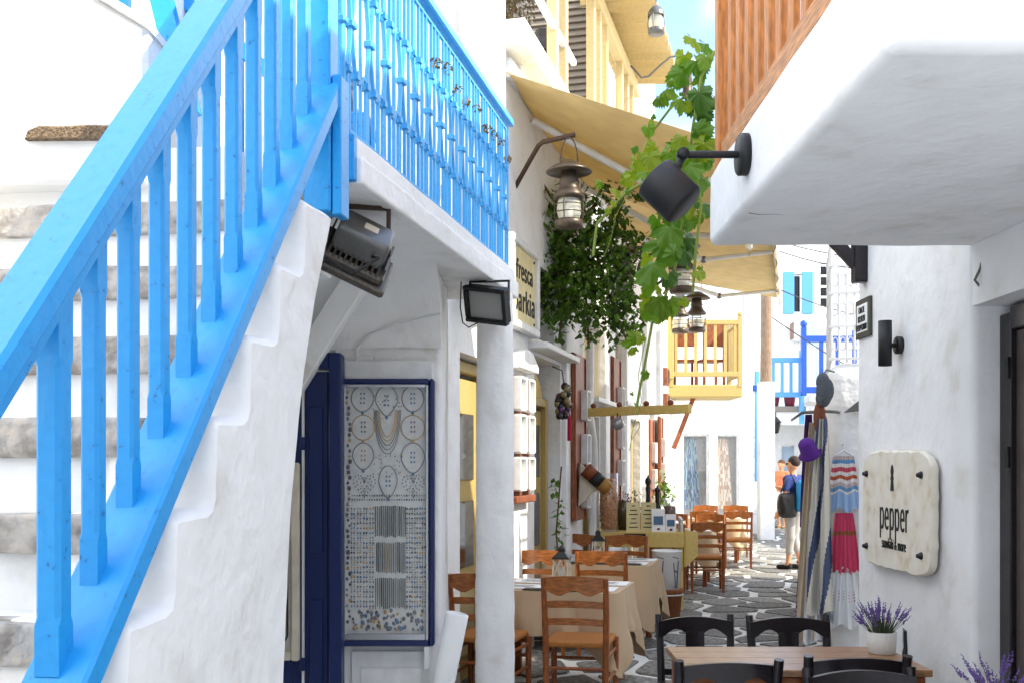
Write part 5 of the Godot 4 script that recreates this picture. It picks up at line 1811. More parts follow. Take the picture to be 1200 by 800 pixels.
func build_right_shop():
	rng.seed = 23
	var b := thing("clothes_shop", "low white shop with rounded roof edge behind the hanging clothes", "shop", v(2.36, 0, 8.0), -0.2637)
	var s := Shape.new()
	s.rounded(Vector3(1.5, 1.2, -3.4), Vector3(3.0, 2.4, 6.8), 0.13, 4, 0.02, Basis(), 8)
	part("wall", s, M.white_rough, b)
	s = Shape.new()
	s.box(Vector3(3.2, 4.2, -3.4), Vector3(3.2, 3.7, 6.6))
	part("upper_wall", s, M.white, b)
	s = Shape.new()
	s.box(Vector3(0.30, 1.66, 0.012), Vector3(0.1, 0.42, 0.02), Basis(), 0.004)
	part("grey_panel", s, M.louver, b)
	s = Shape.new()
	s.prism(PackedVector2Array([Vector2(0, 0), Vector2(0.2, 0.02), Vector2(0.2, 0.16), Vector2(0.12, 0.10)]), 0.02, Vector3(0.12, 2.02, 0.05), Basis(), 0.002)
	part("metal_bracket", s, M.grey_metal, b)
	# white iron grille on the roof edge
	var g := thing("white_grille", "white wrought iron grille on the roof edge above the hanging clothes", "grille", v(2.37, 2.40, 7.97), -0.2637)
	for k in 14:
		s = Shape.new()
		s.tube([Vector3(0.02 + k * 0.055, 0, -0.06), Vector3(0.02 + k * 0.055, 0.95, -0.06)], 0.009, 6)
		part("bar", s, M.white_paint, g)
		for y in [0.14, 0.40, 0.62, 0.84]:
			s = Shape.new()
			var pts := []
			for i in 11:
				pts.append(Vector3(0.047 + k * 0.055 + cos(TAU * i / 10.0) * 0.022, y + sin(TAU * i / 10.0) * 0.05, -0.06))
			s.tube(pts, 0.0065, 5, false)
			part("ring", s, M.white_paint, g)
	for y in [0.03, 0.27, 0.52, 0.73, 0.95]:
		s = Shape.new()
		s.box(Vector3(0.4, y, -0.06), Vector3(0.8, 0.02, 0.02))
		part("rail", s, M.white_paint, g)
	for k in 9:
		s = Shape.new()
		s.tube([Vector3(0.02, 0, -0.2 - k * 0.14), Vector3(0.02, 0.95, -0.2 - k * 0.14)], 0.009, 6)
		part("bar", s, M.white_paint, g)
	for y in [0.03, 0.27, 0.52, 0.73, 0.95]:
		s = Shape.new()
		s.box(Vector3(0.02, y, -0.72), Vector3(0.02, 0.02, 1.26))
		part("rail", s, M.white_paint, g)
	# rail that the scarves hang from
	var r := thing("clothes_rail", "thin metal rail on the shop corner holding scarves and hats", "rail", v(2.36, 2.0, 7.97))
	s = Shape.new()
	s.tube([Vector3(0.1, 0.03, -0.02), Vector3(-0.06, 0.03, 0.1), Vector3(-0.16, 0.03, -0.1), Vector3(0.1, 0.03, -1.4)], 0.012, 6)
	part("rail", s, M.grey_metal, r)
	var c := func(a: float, b2: float, d: float) -> Color: return Color(a, b2, d).srgb_to_linear()
	var nz := FastNoiseLite.new(); nz.seed = 4; nz.frequency = 12.0
	var grp := "scarves and garments hanging at the clothes shop corner"
	cloth_hang("scarf", "pale scarf with broad navy stripes, nearest at the shop corner", "scarf", grp, v(2.265, 1.97, 7.78), -0.5, 0.06, 0.19, 1.42, 1.6, 0.045, func(u, w): return c.call(0.28, 0.33, 0.45) if fmod(u * 1.3 + w * 1.4, 1.0) < 0.34 else c.call(0.86, 0.84, 0.78), -0.02)
	cloth_hang("scarf", "cream and grey striped scarf hanging behind the navy striped one", "scarf", grp, v(2.25, 1.95, 7.93), -0.7, 0.06, 0.18, 1.62, 1.4, 0.05, func(u, w): return c.call(0.80, 0.72, 0.6) if fmod(u * 1.2 + 0.1 * sin(w * 9.0), 1.0) < 0.5 else c.call(0.9, 0.89, 0.86), -0.05)
	cloth_hang("scarf", "lilac and black patterned scarf at the left of the hanging clothes", "scarf", grp, v(2.28, 1.70, 8.1), -0.4, 0.07, 0.12, 1.32, 2.0, 0.025, func(u, w): return c.call(0.22, 0.2, 0.27) if nz.get_noise_2d(u * 1.4, w * 4.0) > 0.05 else c.call(0.66, 0.6, 0.76), -0.07)
	cloth_hang("scarf", "white fringed shawl low at the shop corner", "scarf", grp, v(2.23, 1.30, 7.88), -0.3, 0.05, 0.15, 0.98, 2.0, 0.03, func(u, w): return c.call(0.9, 0.9, 0.9), 0.0)
	cloth_hang("scarf", "dark purple scarf under the purple hat", "scarf", grp, v(2.27, 2.02, 8.15), -0.6, 0.05, 0.10, 0.86, 1.5, 0.02, func(u, w): return c.call(0.27, 0.13, 0.36), -0.02)
	cloth_hang("scarf", "grey blue ribbed scarf in the middle of the hanging clothes", "scarf", grp, v(2.30, 1.99, 7.88), -0.6, 0.05, 0.16, 1.5, 2.5, 0.02, func(u, w): return c.call(0.52, 0.56, 0.62) if fmod(w * 26.0, 1.0) < 0.5 else c.call(0.66, 0.68, 0.72), 0.0)
	# hat and bags
	var h := thing("purple_hat", "deep purple felt hat hanging on the clothes rail", "hat", v(2.18, 1.72, 7.80))
	s = Shape.new()
	s.lathe([Vector2(0.083, -0.02), Vector2(0.088, -0.008), Vector2(0.064, 0.01), Vector2(0.058, 0.09), Vector2(0.04, 0.112), Vector2(0, 0.115)], 22, Vector3.ZERO, Basis(Vector3.BACK, 0.5) * Basis(Vector3.RIGHT, 0.4))
	part("felt", s, mat(Color(0.33, 0.13, 0.5), 0.95, T.weave, 8.0), h)
	h = thing("knitted_bag", "dark grey knitted bag hanging at the top of the shop corner", "bag", v(2.285, 2.2, 7.8))
	s = Shape.new()
	for e in [[0, -0.03, 0.06, 0.115], [-0.015, -0.08, 0.05, 0.06], [0.02, -0.02, 0.052, 0.09], [-0.01, 0.04, 0.05, 0.07]]:
		s.ball(Vector3(e[0], e[1], 0), Vector3(e[2], e[3], e[2] * 0.9), 14, 9)
	part("bag_body", s, mat(Color(0.45, 0.47, 0.50), 0.95, T.patch, 9.0, T.fine_bump, 1.0), h)
	s = Shape.new()
	s.tube([Vector3(-0.01, 0.09, 0), Vector3(0.02, 0.13, -0.01), Vector3(0.09, 0.12, -0.05)], 0.008, 6)
	part("strap", s, mat(Color(0.45, 0.47, 0.5), 0.95), h)
	h = thing("straw_bag", "orange straw bag hanging below the grey knitted bag", "bag", v(2.262, 1.98, 7.84))
	s = Shape.new()
	s.ball(Vector3(0, 0, 0), Vector3(0.045, 0.125, 0.05), 14, 8)
	part("bag_body", s, mat(Color(0.72, 0.42, 0.28), 0.9, T.patch, 20.0, T.fine_bump, 1.0), h)
	s = Shape.new()
	s.tube([Vector3(0, 0.11, 0), Vector3(0.012, 0.17, 0), Vector3(0.03, 0.2, 0)], 0.008, 6)
	part("strap", s, mat(Color(0.72, 0.42, 0.28), 0.9), h)
	# dresses on the wall
	var stripes := [c.call(0.80, 0.72, 0.7), c.call(0.42, 0.62, 0.78), c.call(0.93, 0.9, 0.88), c.call(0.80, 0.33, 0.38), c.call(0.93, 0.9, 0.88), c.call(0.72, 0.36, 0.22), c.call(0.93, 0.9, 0.88)]
	var dr := "small dresses hung on the shop wall"
	cloth_hang("striped_dress", "small knitted dress with blue, red and white stripes, top one on the wall", "dress", dr, v(2.445, 1.70, 7.86), 0.0, 0.15, 0.25, 0.40, 4.0, 0.012, func(u, w): return stripes[int(w * 14.0) % 7] if w < 0.68 else c.call(0.62, 0.74, 0.88))
	cloth_hang("pink_dress", "small coral pink dress with brown belt, between striped dress and blouse", "dress", dr, v(2.45, 1.28, 7.86), 0.0, 0.13, 0.23, 0.44, 6.0, 0.014, func(u, w): return c.call(0.62, 0.4, 0.25) if w > 0.3 and w < 0.38 else c.call(0.88, 0.30, 0.44))
	cloth_hang("white_blouse", "small white embroidered blouse lowest on the wall", "blouse", dr, v(2.445, 0.84, 7.86), 0.0, 0.17, 0.27, 0.40, 3.5, 0.014, func(u, w): return c.call(0.75, 0.35, 0.4) if w > 0.35 and w < 0.55 and fmod(u * 6.0, 1.0) < 0.22 and fmod(w * 18.0, 1.0) < 0.5 else c.call(0.93, 0.93, 0.93))
	for q in [[1.725, "hanger of the striped dress"], [0.86, "hanger of the white blouse"]]:
		s = Shape.new()
		s.tube([v(2.39, q[0] - 0.02, 7.87), v(2.45, q[0] + 0.02, 7.87), v(2.51, q[0] - 0.02, 7.87)], 0.008, 6)
		s.tube([v(2.45, q[0] + 0.02, 7.87), v(2.45, q[0] + 0.06, 7.87), v(2.47, q[0] + 0.075, 7.9), v(2.47, q[0] + 0.06, 7.96)], 0.004, 5)
		single("hanger", s, M.white_paint, "white %s on the shop wall" % q[1], "hanger")

# ---------- restaurant furniture ----------
func bowed(s: Shape, w: float, top: Callable, low: Callable, bow: float, thick: float, o: Vector3, n := 14):
	# a curved back slat: outline top(x), low(x), bowed towards +z in the middle
	var f := []
	for i in n + 1:
		var t := 2.0 * i / n - 1.0
		var z := bow * (1.0 - t * t)
		f.append([o + Vector3(t * w / 2, top.call(t), z), o + Vector3(t * w / 2, low.call(t), z)])
	var d := Vector3(0, 0, -thick)
	s.smooth(true)
	for i in n:
		var a = f[i]
		var b = f[i + 1]
		s.quad(a[0], b[0], b[1], a[1])
		s.quad(b[0] + d, a[0] + d, a[1] + d, b[1] + d)
	s.smooth(false)
	for i in n:
		var a = f[i]
		var b = f[i + 1]
		s.quad(a[0] + d, b[0] + d, b[0], a[0])
		s.quad(a[1], b[1], b[1] + d, a[1] + d)
	s.quad(f[0][0] + d, f[0][0], f[0][1], f[0][1] + d)
	s.quad(f[n][0], f[n][0] + d, f[n][1] + d, f[n][1])

func make_chair(label: String) -> Node3D:
	var c := thing("wooden_chair", label, "chair", Vector3.ZERO, 0.0, "ladder back chairs of the restaurant")
	var s: Shape
	for x in [-1.0, 1.0]:
		s = Shape.new()
		s.tube([Vector3(x * 0.195, 0, 0.215), Vector3(x * 0.198, 0.25, 0.20), Vector3(x * 0.2, 0.46, 0.195), Vector3(x * 0.203, 0.68, 0.215), Vector3(x * 0.205, 0.90, 0.255)], [0.017, 0.021, 0.022, 0.021, 0.018], 8)
		part("leg", s, M.chair_wood, c)
		s = Shape.new()
		s.tube([Vector3(x * 0.215, 0, -0.2), Vector3(x * 0.215, 0.25, -0.2), Vector3(x * 0.215, 0.455, -0.2)], [0.016, 0.021, 0.022], 8)
		part("leg", s, M.chair_wood, c)
	s = Shape.new()
	s.rounded(Vector3(0, 0.455, -0.01), Vector3(0.43, 0.045, 0.41), 0.018, 3)
	part("seat", s, M.rush, c)
	s = Shape.new()
	bowed(s, 0.405, func(t): return 0.055 + 0.012 * (1 - t * t), func(t): return -0.045 + 0.02 * cos(t * PI * 2.0) * (1 - 0.4 * t * t), 0.022, 0.02, Vector3(0, 0.845, 0.255))
	part("back_slat", s, M.chair_wood_pale, c)
	for q in [[0.715, 0.225], [0.60, 0.208]]:
		s = Shape.new()
		bowed(s, 0.395, func(t): return 0.026 + 0.008 * (1 - t * t), func(t): return -0.02 + 0.008 * (1 - t * t), 0.02, 0.016, Vector3(0, q[0], q[1]))
		part("back_slat", s, M.chair_wood_pale, c)
	for q in [[0.38, 0.0], [0.22, 0.0]]:
		for x in [-1.0, 1.0]:
			s = Shape.new()
			s.tube([Vector3(x * 0.215, q[0], -0.195), Vector3(x * 0.2, q[0], 0.20)], 0.012, 7)
			part("stretcher", s, M.chair_wood, c)
	for z in [-0.2, 0.2]:
		for y in ([0.30, 0.40] if z < 0 else [0.30]):
			s = Shape.new()
			s.tube([Vector3(-0.205, y, z), Vector3(0.205, y, z)], 0.012, 7)
			part("stretcher", s, M.chair_wood, c)
	return c

func make_table(pos: Vector3, w: float, d: float, turn: float, tl: String, cl: String, seed_: int):
	var t := thing("restaurant_table", tl, "table", pos, turn, "restaurant tables under beige cloths")
	var s := Shape.new()
	s.box(Vector3(0, 0.725, 0), Vector3(w - 0.10, 0.03, d - 0.10), Basis(), 0.004)
	part("table_top", s, M.table_side, t)
	for x in [-1.0, 1.0]:
		for z in [-1.0, 1.0]:
			s = Shape.new()
			s.box(Vector3(x * (w / 2 - 0.10), 0.355, z * (d / 2 - 0.10)), Vector3(0.055, 0.71, 0.055), Basis(), 0.005)
			part("leg", s, M.chair_wood, t)
	# square cloth with hanging folds and pointed corners
	s = Shape.new(false)
	var ring := []
	var n := 112
	var ns := FastNoiseLite.new(); ns.seed = seed_; ns.frequency = 1.6
	for i in n:
		var a := TAU * (i + 0.5) / n
		var dd := Vector2(cos(a), sin(a))
		var k := pow(pow(absf(dd.x), 14.0) + pow(absf(dd.y), 14.0), -1.0 / 14.0)
		ring.append([dd * k, pow(absf(dd.x * dd.y) * 2.0, 6.0), a])
	s.smooth(true)
	var top := Vector3(0, 0.745, 0)
	for i in n:
		var a = ring[i]
		var b = ring[(i + 1) % n]
		s.out([top, Vector3(a[0].x * w / 2, 0.745, a[0].y * d / 2), Vector3(b[0].x * w / 2, 0.745, b[0].y * d / 2)], Vector3.ZERO)
	var rows := 9
	var g := []
	for j in rows + 1:
		var row := []
		var f := float(j) / rows
		for i in n:
			var q: Vector2 = ring[i][0]
			var corner: float = ring[i][1]
			var fold: float = sin(ring[i][2] * 15.0 + 2.0 * ns.get_noise_1d(ring[i][2] * 3.0)) * 0.03 + 0.035 * ns.get_noise_2d(ring[i][2] * 2.5, f * 0.8)
			var outw: float = 0.004 + 0.035 * f + (fold + 0.05 * corner) * f
			var drop: float = (0.30 + 0.27 * corner + 0.02 * ns.get_noise_1d(ring[i][2] * 4.0)) * f
			var p := Vector3(q.x * w / 2, 0.745 - drop - 0.006 * minf(1.0, f * 8.0), q.y * d / 2) + Vector3(q.x, 0, q.y).normalized() * outw
			row.append(p)
		g.append(row)
	for j in rows:
		for i in n:
			var m := (i + 1) % n
			s.quad(g[j][i], g[j][m], g[j + 1][m], g[j + 1][i])
	s.smooth(false)
	single("tablecloth", s, M.cloth, cl, "tablecloth", "beige tablecloths of the restaurant", pos, yaw(turn))

func build_restaurant():
	rng.seed = 8
	var tabs := [[wall_at(8.02, 0.58, 0), 1.0, 0.82, "nearest", "by the round pillar"], [wall_at(10.0, 0.53, 0), 1.0, 0.78, "second", "in front of the host stand"], [wall_at(14.9, 0.72, 0), 0.95, 0.8, "third", "just beyond the host stand"], [wall_at(18.3, 0.95, 0), 0.95, 0.8, "farthest", "under the yellow balcony"]]
	for k in 4:
		var q = tabs[k]
		make_table(q[0], q[1], q[2], FACADE_TURN, "%s restaurant table, wooden, under beige cloth, %s" % [q[3], q[4]], "%s beige tablecloth with hanging folds, %s" % [q[3], q[4]], k + 1)
		for e in [[-0.25, 0.18], [0.27, 0.2], [-0.22, -0.2], [0.3, -0.18]]:
			if k > 1 and e[1] < 0:
				continue
			var s := Shape.new()
			s.box(Vector3(e[0], 0.7505, e[1]), Vector3(0.36, 0.004, 0.26))
			var pm := single("place_mat", s, M.paper, "white printed place mat on the %s table, %s %s" % [q[3], "near" if e[1] > 0 else "far", "left" if e[0] < 0 else "right"], "place mat", "paper place mats", q[0], yaw(FACADE_TURN))
			for i in 4:
				s = Shape.new()
				s.box(Vector3(e[0] - 0.02 + 0.03 * (i % 2), 0.7535, e[1] - 0.06 + i * 0.04), Vector3(0.2, 0.0015, 0.008))
				part("print", s, M.print_grey, pm)
		if k < 2:
			var s := Shape.new()
			s.box(Vector3(0.06, 0.7535, 0.34 if k == 0 else 0.30), Vector3(0.5 if k == 0 else 0.7, 0.005, 0.10))
			single("dark_menu", s, M.black, "dark folded menu at the near edge of the %s table" % q[3], "menu", "", q[0], yaw(FACADE_TURN))
	var ch := make_chair("front wooden chair, back to us, at the nearest beige table")
	ch.position = v(0.46, 0, 7.17)
	ch.rotation.y = FACADE_TURN + 0.04
	var spots := [
		[v(-0.15, 0, 7.35), FACADE_TURN - 0.05, "wooden chair half hidden behind the round pillar"],
		[v(0.30, 0, 9.32), FACADE_TURN, "left wooden chair on the near side of the second table"],
		[v(0.80, 0, 9.22), FACADE_TURN + 0.06, "right wooden chair on the near side of the second table"],
		[v(0.58, 0, 10.95), FACADE_TURN + PI, "left wooden chair on the far side of the second table"],
		[v(1.12, 0, 10.78), FACADE_TURN + PI, "right wooden chair on the far side of the second table"],
		[v(1.98, 0, 13.6), FACADE_TURN + 0.1, "left wooden chair before the third table, beside the host stand"],
		[v(2.50, 0, 13.75), FACADE_TURN + 0.2, "right wooden chair before the third table"],
		[v(2.36, 0, 15.75), FACADE_TURN + PI, "left wooden chair on the far side of the third table"],
		[v(2.88, 0, 15.6), FACADE_TURN + PI, "right wooden chair on the far side of the third table"],
		[v(3.10, 0, 17.1), FACADE_TURN, "left wooden chair before the farthest table"],
		[v(3.60, 0, 17.0), FACADE_TURN + 0.1, "right wooden chair before the farthest table"],
		[v(3.45, 0, 19.1), FACADE_TURN + PI, "left wooden chair on the far side of the farthest table"],
		[v(3.98, 0, 19.0), FACADE_TURN + PI, "right wooden chair on the far side of the farthest table"]]
	for q in spots:
		copy(ch, "wooden_chair", q[0], q[1], q[2])
	# table lanterns
	var ln := thing("table_lantern", "white lattice lantern with black roof on the nearest table", "lantern", wall_at(8.35, 0.52, 0.752), FACADE_TURN, "lanterns on the tables")
	var s := Shape.new()
	s.box(Vector3(0, 0.008, 0), Vector3(0.15, 0.016, 0.15), Basis(), 0.003)
	part("base", s, M.beige_paint, ln)
	for x in [-1.0, 1.0]:
		for z in [-1.0, 1.0]:
			s = Shape.new()
			s.tube([Vector3(x * 0.062, 0.016, z * 0.062), Vector3(x * 0.05, 0.16, z * 0.05)], 0.007, 4)
			part("post", s, M.beige_paint, ln)
	for k in 4:
		var bs := yaw(k * PI / 2)
		for e in [[-0.055, 0.02, 0.0, 0.155], [0.0, 0.155, 0.055, 0.02], [-0.055, 0.155, 0.0, 0.02], [0.0, 0.02, 0.055, 0.155]]:
			s = Shape.new()
			s.tube([bs * Vector3(e[0], e[1], 0.057), bs * Vector3(e[2], e[3], 0.057)], 0.0045, 4)
			part("lattice_bar", s, M.beige_paint, ln)
	s = Shape.new()
	s.lathe([Vector2(0, 0.16), Vector2(0.095, 0.16), Vector2(0.09, 0.172), Vector2(0.035, 0.215), Vector2(0.03, 0.235), Vector2(0.04, 0.24), Vector2(0.012, 0.262), Vector2(0, 0.264)], 4, Vector3.ZERO, yaw(PI / 4), false)
	part("roof", s, M.black, ln)
	s = Shape.new()
	s.lathe([Vector2(0, 0.016), Vector2(0.025, 0.016), Vector2(0.025, 0.09), Vector2(0, 0.092)], 10)
	part("candle", s, M.pot_white, ln)
	copy(ln, "table_lantern", wall_at(10.25, 0.45, 0.752), FACADE_TURN + 0.2, "white lattice lantern with black roof on the second table")
	host_stand()

func host_stand():
	var t := thing("host_stand", "ochre yellow wooden host stand set with jars and menus", "stand", v(1.42, 0, 11.95), -0.12)
	var s := Shape.new()
	s.box(Vector3(0, 0.80, 0.02), Vector3(1.0, 0.17, 0.04), Basis(), 0.006)
	part("front_panel", s, M.ochre, t)
	s = Shape.new()
	s.box(Vector3(0, 0.87, -0.36), Vector3(1.0, 0.03, 0.70), Basis(), 0.004)
	part("counter", s, M.ochre, t)
	for x in [-0.46, 0.46]:
		for z in [-0.05, -0.66]:
			s = Shape.new()
			s.box(Vector3(x, 0.427, z), Vector3(0.07, 0.853, 0.06), Basis(), 0.005)
			part("leg", s, M.ochre, t)
	s = Shape.new()
	s.box(Vector3(0.32, 0.42, -0.02), Vector3(0.10, 0.6, 0.03), Basis(), 0.004)
	part("slat", s, M.ochre, t)
	s = Shape.new()
	s.prism(PackedVector2Array([Vector2(0, 0), Vector2(0.32, 0.1), Vector2(0.32, 0.36), Vector2(0.0, 0.42)]), 0.03, Vector3(0.515, 0.50, 0.0), Basis(Vector3.UP, 1.1), 0.004)
	part("side_wing", s, M.ochre, t)
	s = Shape.new()
	s.box(Vector3(0.48, 0.96, -0.36), Vector3(0.03, 0.14, 0.7), Basis(), 0.004)
	part("side_board", s, M.white_paint, t)
	s = Shape.new()
	s.box(Vector3(-0.04, 0.83, 0.055), Vector3(0.24, 0.08, 0.03), Basis(), 0.006)
	part("black_clip", s, M.black, t)
	var o := v(1.42, 0.885, 11.95)
	# tall jar
	var j := thing("tall_jar", "tall glass jar filled with orange pasta on the host stand", "jar", o + Vector3(-0.33, 0, -0.12))
	s = Shape.new()
	s.lathe([Vector2(0, 0), Vector2(0.112, 0), Vector2(0.112, 0.66), Vector2(0.107, 0.66), Vector2(0.107, 0.01), Vector2(0, 0.01)], 24)
	part("glass", s, M.glass, j)
	s = Shape.new()
	rng.seed = 3
	for i in 190:
		var a := rng.randf() * TAU
		var p := Vector3(cos(a) * 0.078, 0.04 + rng.randf() * 0.56, sin(a) * 0.078)
		s.ball(p, Vector3(0.026, 0.016, 0.024), 6, 4, Basis(Vector3(rng.randf(), rng.randf(), 0.3).normalized(), rng.randf() * 3))
	s.lathe([Vector2(0, 0.02), Vector2(0.08, 0.02), Vector2(0.08, 0.58), Vector2(0, 0.6)], 14)
	part("pasta", s, mat(Color(0.96, 0.62, 0.24), 0.7, T.leaf, 9.0), j)
	# mills
	for q in [[0.18, 0.42, "taller dark pepper mill on the host stand"], [0.29, 0.30, "shorter dark pepper mill on the host stand"]]:
		s = Shape.new()
		var h: float = q[1]
		s.lathe([Vector2(0, 0), Vector2(0.042, 0), Vector2(0.042, 0.05), Vector2(0.03, 0.1), Vector2(0.024, h * 0.55), Vector2(0.033, h * 0.68), Vector2(0.02, h * 0.75), Vector2(0.038, h * 0.86), Vector2(0.03, h * 0.95), Vector2(0.012, h), Vector2(0.012, h + 0.02), Vector2(0, h + 0.022)], 16)
		single("pepper_mill", s, M.dark_wood, q[2], "pepper mill", "pepper mills", o + Vector3(q[0], 0.19, -0.58))
	s = Shape.new()
	s.box(Vector3(0.12, 0.095, -0.58), Vector3(0.52, 0.19, 0.16), Basis(), 0.006)
	single("crate", s, M.orange_wood, "low brown wooden crate at the back of the host stand", "crate", "", o)
	# bowl and pot with young olive
	var p := thing("potted_olive", "small dark leaved plant in a terracotta bowl on the host stand", "potted plant", o + Vector3(0.02, 0.19, -0.57))
	s = Shape.new()
	s.lathe([Vector2(0, 0), Vector2(0.055, 0), Vector2(0.085, 0.07), Vector2(0.07, 0.07), Vector2(0, 0.055)], 18)
	part("bowl", s, M.terracotta, p)
	s = Shape.new()
	scatter_leaves(s, 60, Vector3(0, 0.2, 0), Vector3(0.11, 0.12, 0.1), 0.034, 15)
	part("foliage", s, M.olive, p)
	s = Shape.new()
	s.tube([Vector3(0, 0.05, 0), Vector3(0.01, 0.13, 0), Vector3(0, 0.26, 0)], 0.006, 5)
	part("stem", s, M.stem, p)
	# menus standing open
	var m := thing("standing_menu", "open cream menu card standing on the host stand", "menu", o + Vector3(0.03, 0, -0.05))
	for k in 2:
		s = Shape.new()
		var bs := yaw(0.35 if k == 0 else -0.25)
		var cx := -0.085 if k == 0 else 0.085
		s.box(Vector3(cx, 0.165, 0), Vector3(0.17, 0.33, 0.008), bs)
		var pg := part("page", s, M.sign_cream, m)
		for i in 6:
			s = Shape.new()
			s.box(Vector3(cx, 0.29 - i * 0.048, 0) + bs * Vector3(0, 0, 0.0055), Vector3(0.04 if i == 0 else 0.06 + 0.05 * ((i * 7) % 3) / 2.0, 0.011, 0.002), bs)
			part("print", s, M.ink, pg)
	for q in [[0.22, 0.15, 0.26, "larger white leaflet with a picture on the host stand"], [0.36, 0.12, 0.20, "smaller white leaflet with a picture on the host stand"]]:
		var l := thing("leaflet", q[3], "leaflet", o + Vector3(q[0], 0, 0.0))
		s = Shape.new()
		s.box(Vector3(0, q[2] / 2, 0), Vector3(q[1], q[2], 0.006), Basis(Vector3.RIGHT, -0.12))
		part("card", s, M.paper, l)
		s = Shape.new()
		s.box(Vector3(0, q[2] * 0.5, 0.007), Vector3(q[1] * 0.7, q[2] * 0.36, 0.002), Basis(Vector3.RIGHT, -0.12))
		part("picture", s, mat(Color(0.35, 0.5, 0.65), 0.5, T.patch, 18.0), l)
		s = Shape.new()
		s.ball(Vector3(0, q[2] * 0.13, 0.02), Vector3(0.018, 0.014, 0.004), 10, 6)
		part("emblem", s, M.terracotta, l)
	var g := thing("spice_vase", "glass vase of brown spice at the right of the host stand", "vase", o + Vector3(0.42, 0, -0.45))
	s = Shape.new()
	s.lathe([Vector2(0, 0), Vector2(0.07, 0), Vector2(0.07, 0.36), Vector2(0.066, 0.36), Vector2(0.066, 0.01), Vector2(0, 0.01)], 20)
	part("glass", s, M.glass, g)
	s = Shape.new()
	s.lathe([Vector2(0, 0.011), Vector2(0.064, 0.011), Vector2(0.064, 0.27), Vector2(0, 0.28)], 20)
	part("spice", s, mat(Color(0.5, 0.27, 0.14), 0.9, T.patch, 20.0), g)
	g = thing("flower_vase", "jar of dried orange flowers behind the tall pasta jar", "jar", o + Vector3(-0.13, 0, -0.42))
	s = Shape.new()
	s.lathe([Vector2(0, 0), Vector2(0.09, 0), Vector2(0.10, 0.2), Vector2(0.08, 0.34), Vector2(0, 0.34)], 18)
	part("jar", s, mat(Color(0.36, 0.33, 0.2), 0.2, T.patch, 8.0), g)
	s = Shape.new()
	scatter_leaves(s, 120, Vector3(0, 0.38, 0), Vector3(0.1, 0.08, 0.1), 0.025, 19)
	part("flowers", s, M.terracotta, g)
	# tilted spice jar holder on the first brown board
	var sp := thing("spice_holder", "white cone holder with a tilted jar of layered spices on the board", "holder", v(0.83, 1.5, 11.0))
	s = Shape.new()
	s.prism(PackedVector2Array([Vector2(-0.13, 0.16), Vector2(0.14, -0.09), Vector2(0.0, -0.15), Vector2(-0.08, -0.24), Vector2(-0.15, -0.30)]), 0.10, Vector3(0, 0, -0.02), Basis(), 0.01)
	part("cone", s, M.beige_paint, sp)
	var tb := Basis(Vector3.BACK, deg_to_rad(48))
	for k in 3:
		s = Shape.new()
		s.lathe([Vector2(0, 0), Vector2(0.073, 0), Vector2(0.073, 0.105), Vector2(0, 0.105)], 18, Vector3(0.16, -0.12, 0.07) + tb * Vector3(0, k * 0.108, 0), tb)
		part("spice_layer", s, mat([Color(0.72, 0.52, 0.2), Color(0.12, 0.11, 0.09), Color(0.58, 0.28, 0.12)][k], 0.6, T.patch, 22.0), sp)
	# white printed bucket on a terracotta tub
	var tub := thing("terracotta_tub", "terracotta coloured tub beside the host stand under the white bucket", "tub", v(1.56, 0.018, 10.75))
	s = Shape.new()
	s.lathe([Vector2(0, 0), Vector2(0.125, 0), Vector2(0.155, 0.33), Vector2(0.168, 0.335), Vector2(0.17, 0.37), Vector2(0.15, 0.372), Vector2(0.145, 0.34), Vector2(0, 0.34)], 28)
	part("tub", s, M.terracotta, tub)
	s = Shape.new()
	s.lathe([Vector2(0.165, 0.31), Vector2(0.172, 0.318), Vector2(0.165, 0.326)], 28)
	part("band", s, M.pot_white, tub)
	var bu := thing("white_bucket", "white metal bucket with grey printed drawings on the terracotta tub", "bucket", v(1.56, 0.36, 10.75))
	s = Shape.new()
	s.lathe([Vector2(0, 0), Vector2(0.135, 0), Vector2(0.148, 0.40), Vector2(0.153, 0.405), Vector2(0.153, 0.415), Vector2(0.143, 0.415), Vector2(0.13, 0.02), Vector2(0, 0.02)], 30)
	part("bucket", s, M.paper, bu)
	for q in [[-2.15, 0.2], [-1.0, 0.2]]:
		s = Shape.new()
		for e in [[-0.3, 0.16, 0.25, 0.14, 0.02], [-0.22, 0.1, -0.05, -0.15, 0.02], [0.2, 0.12, 0.05, -0.15, 0.025], [-0.1, 0.02, 0.15, 0.0, 0.03], [-0.2, -0.14, 0.12, -0.15, 0.02]]:
			var pts := []
			for i in 5:
				var a: float = q[0] + lerpf(e[0], e[2], i / 4.0)
				pts.append(Vector3(cos(a) * 0.1445, q[1] + lerpf(e[1], e[3], i / 4.0), -sin(a) * 0.1445))
			s.tube(pts, e[4] * 0.3, 5)
		part("printed_drawing", s, M.print_grey, bu)

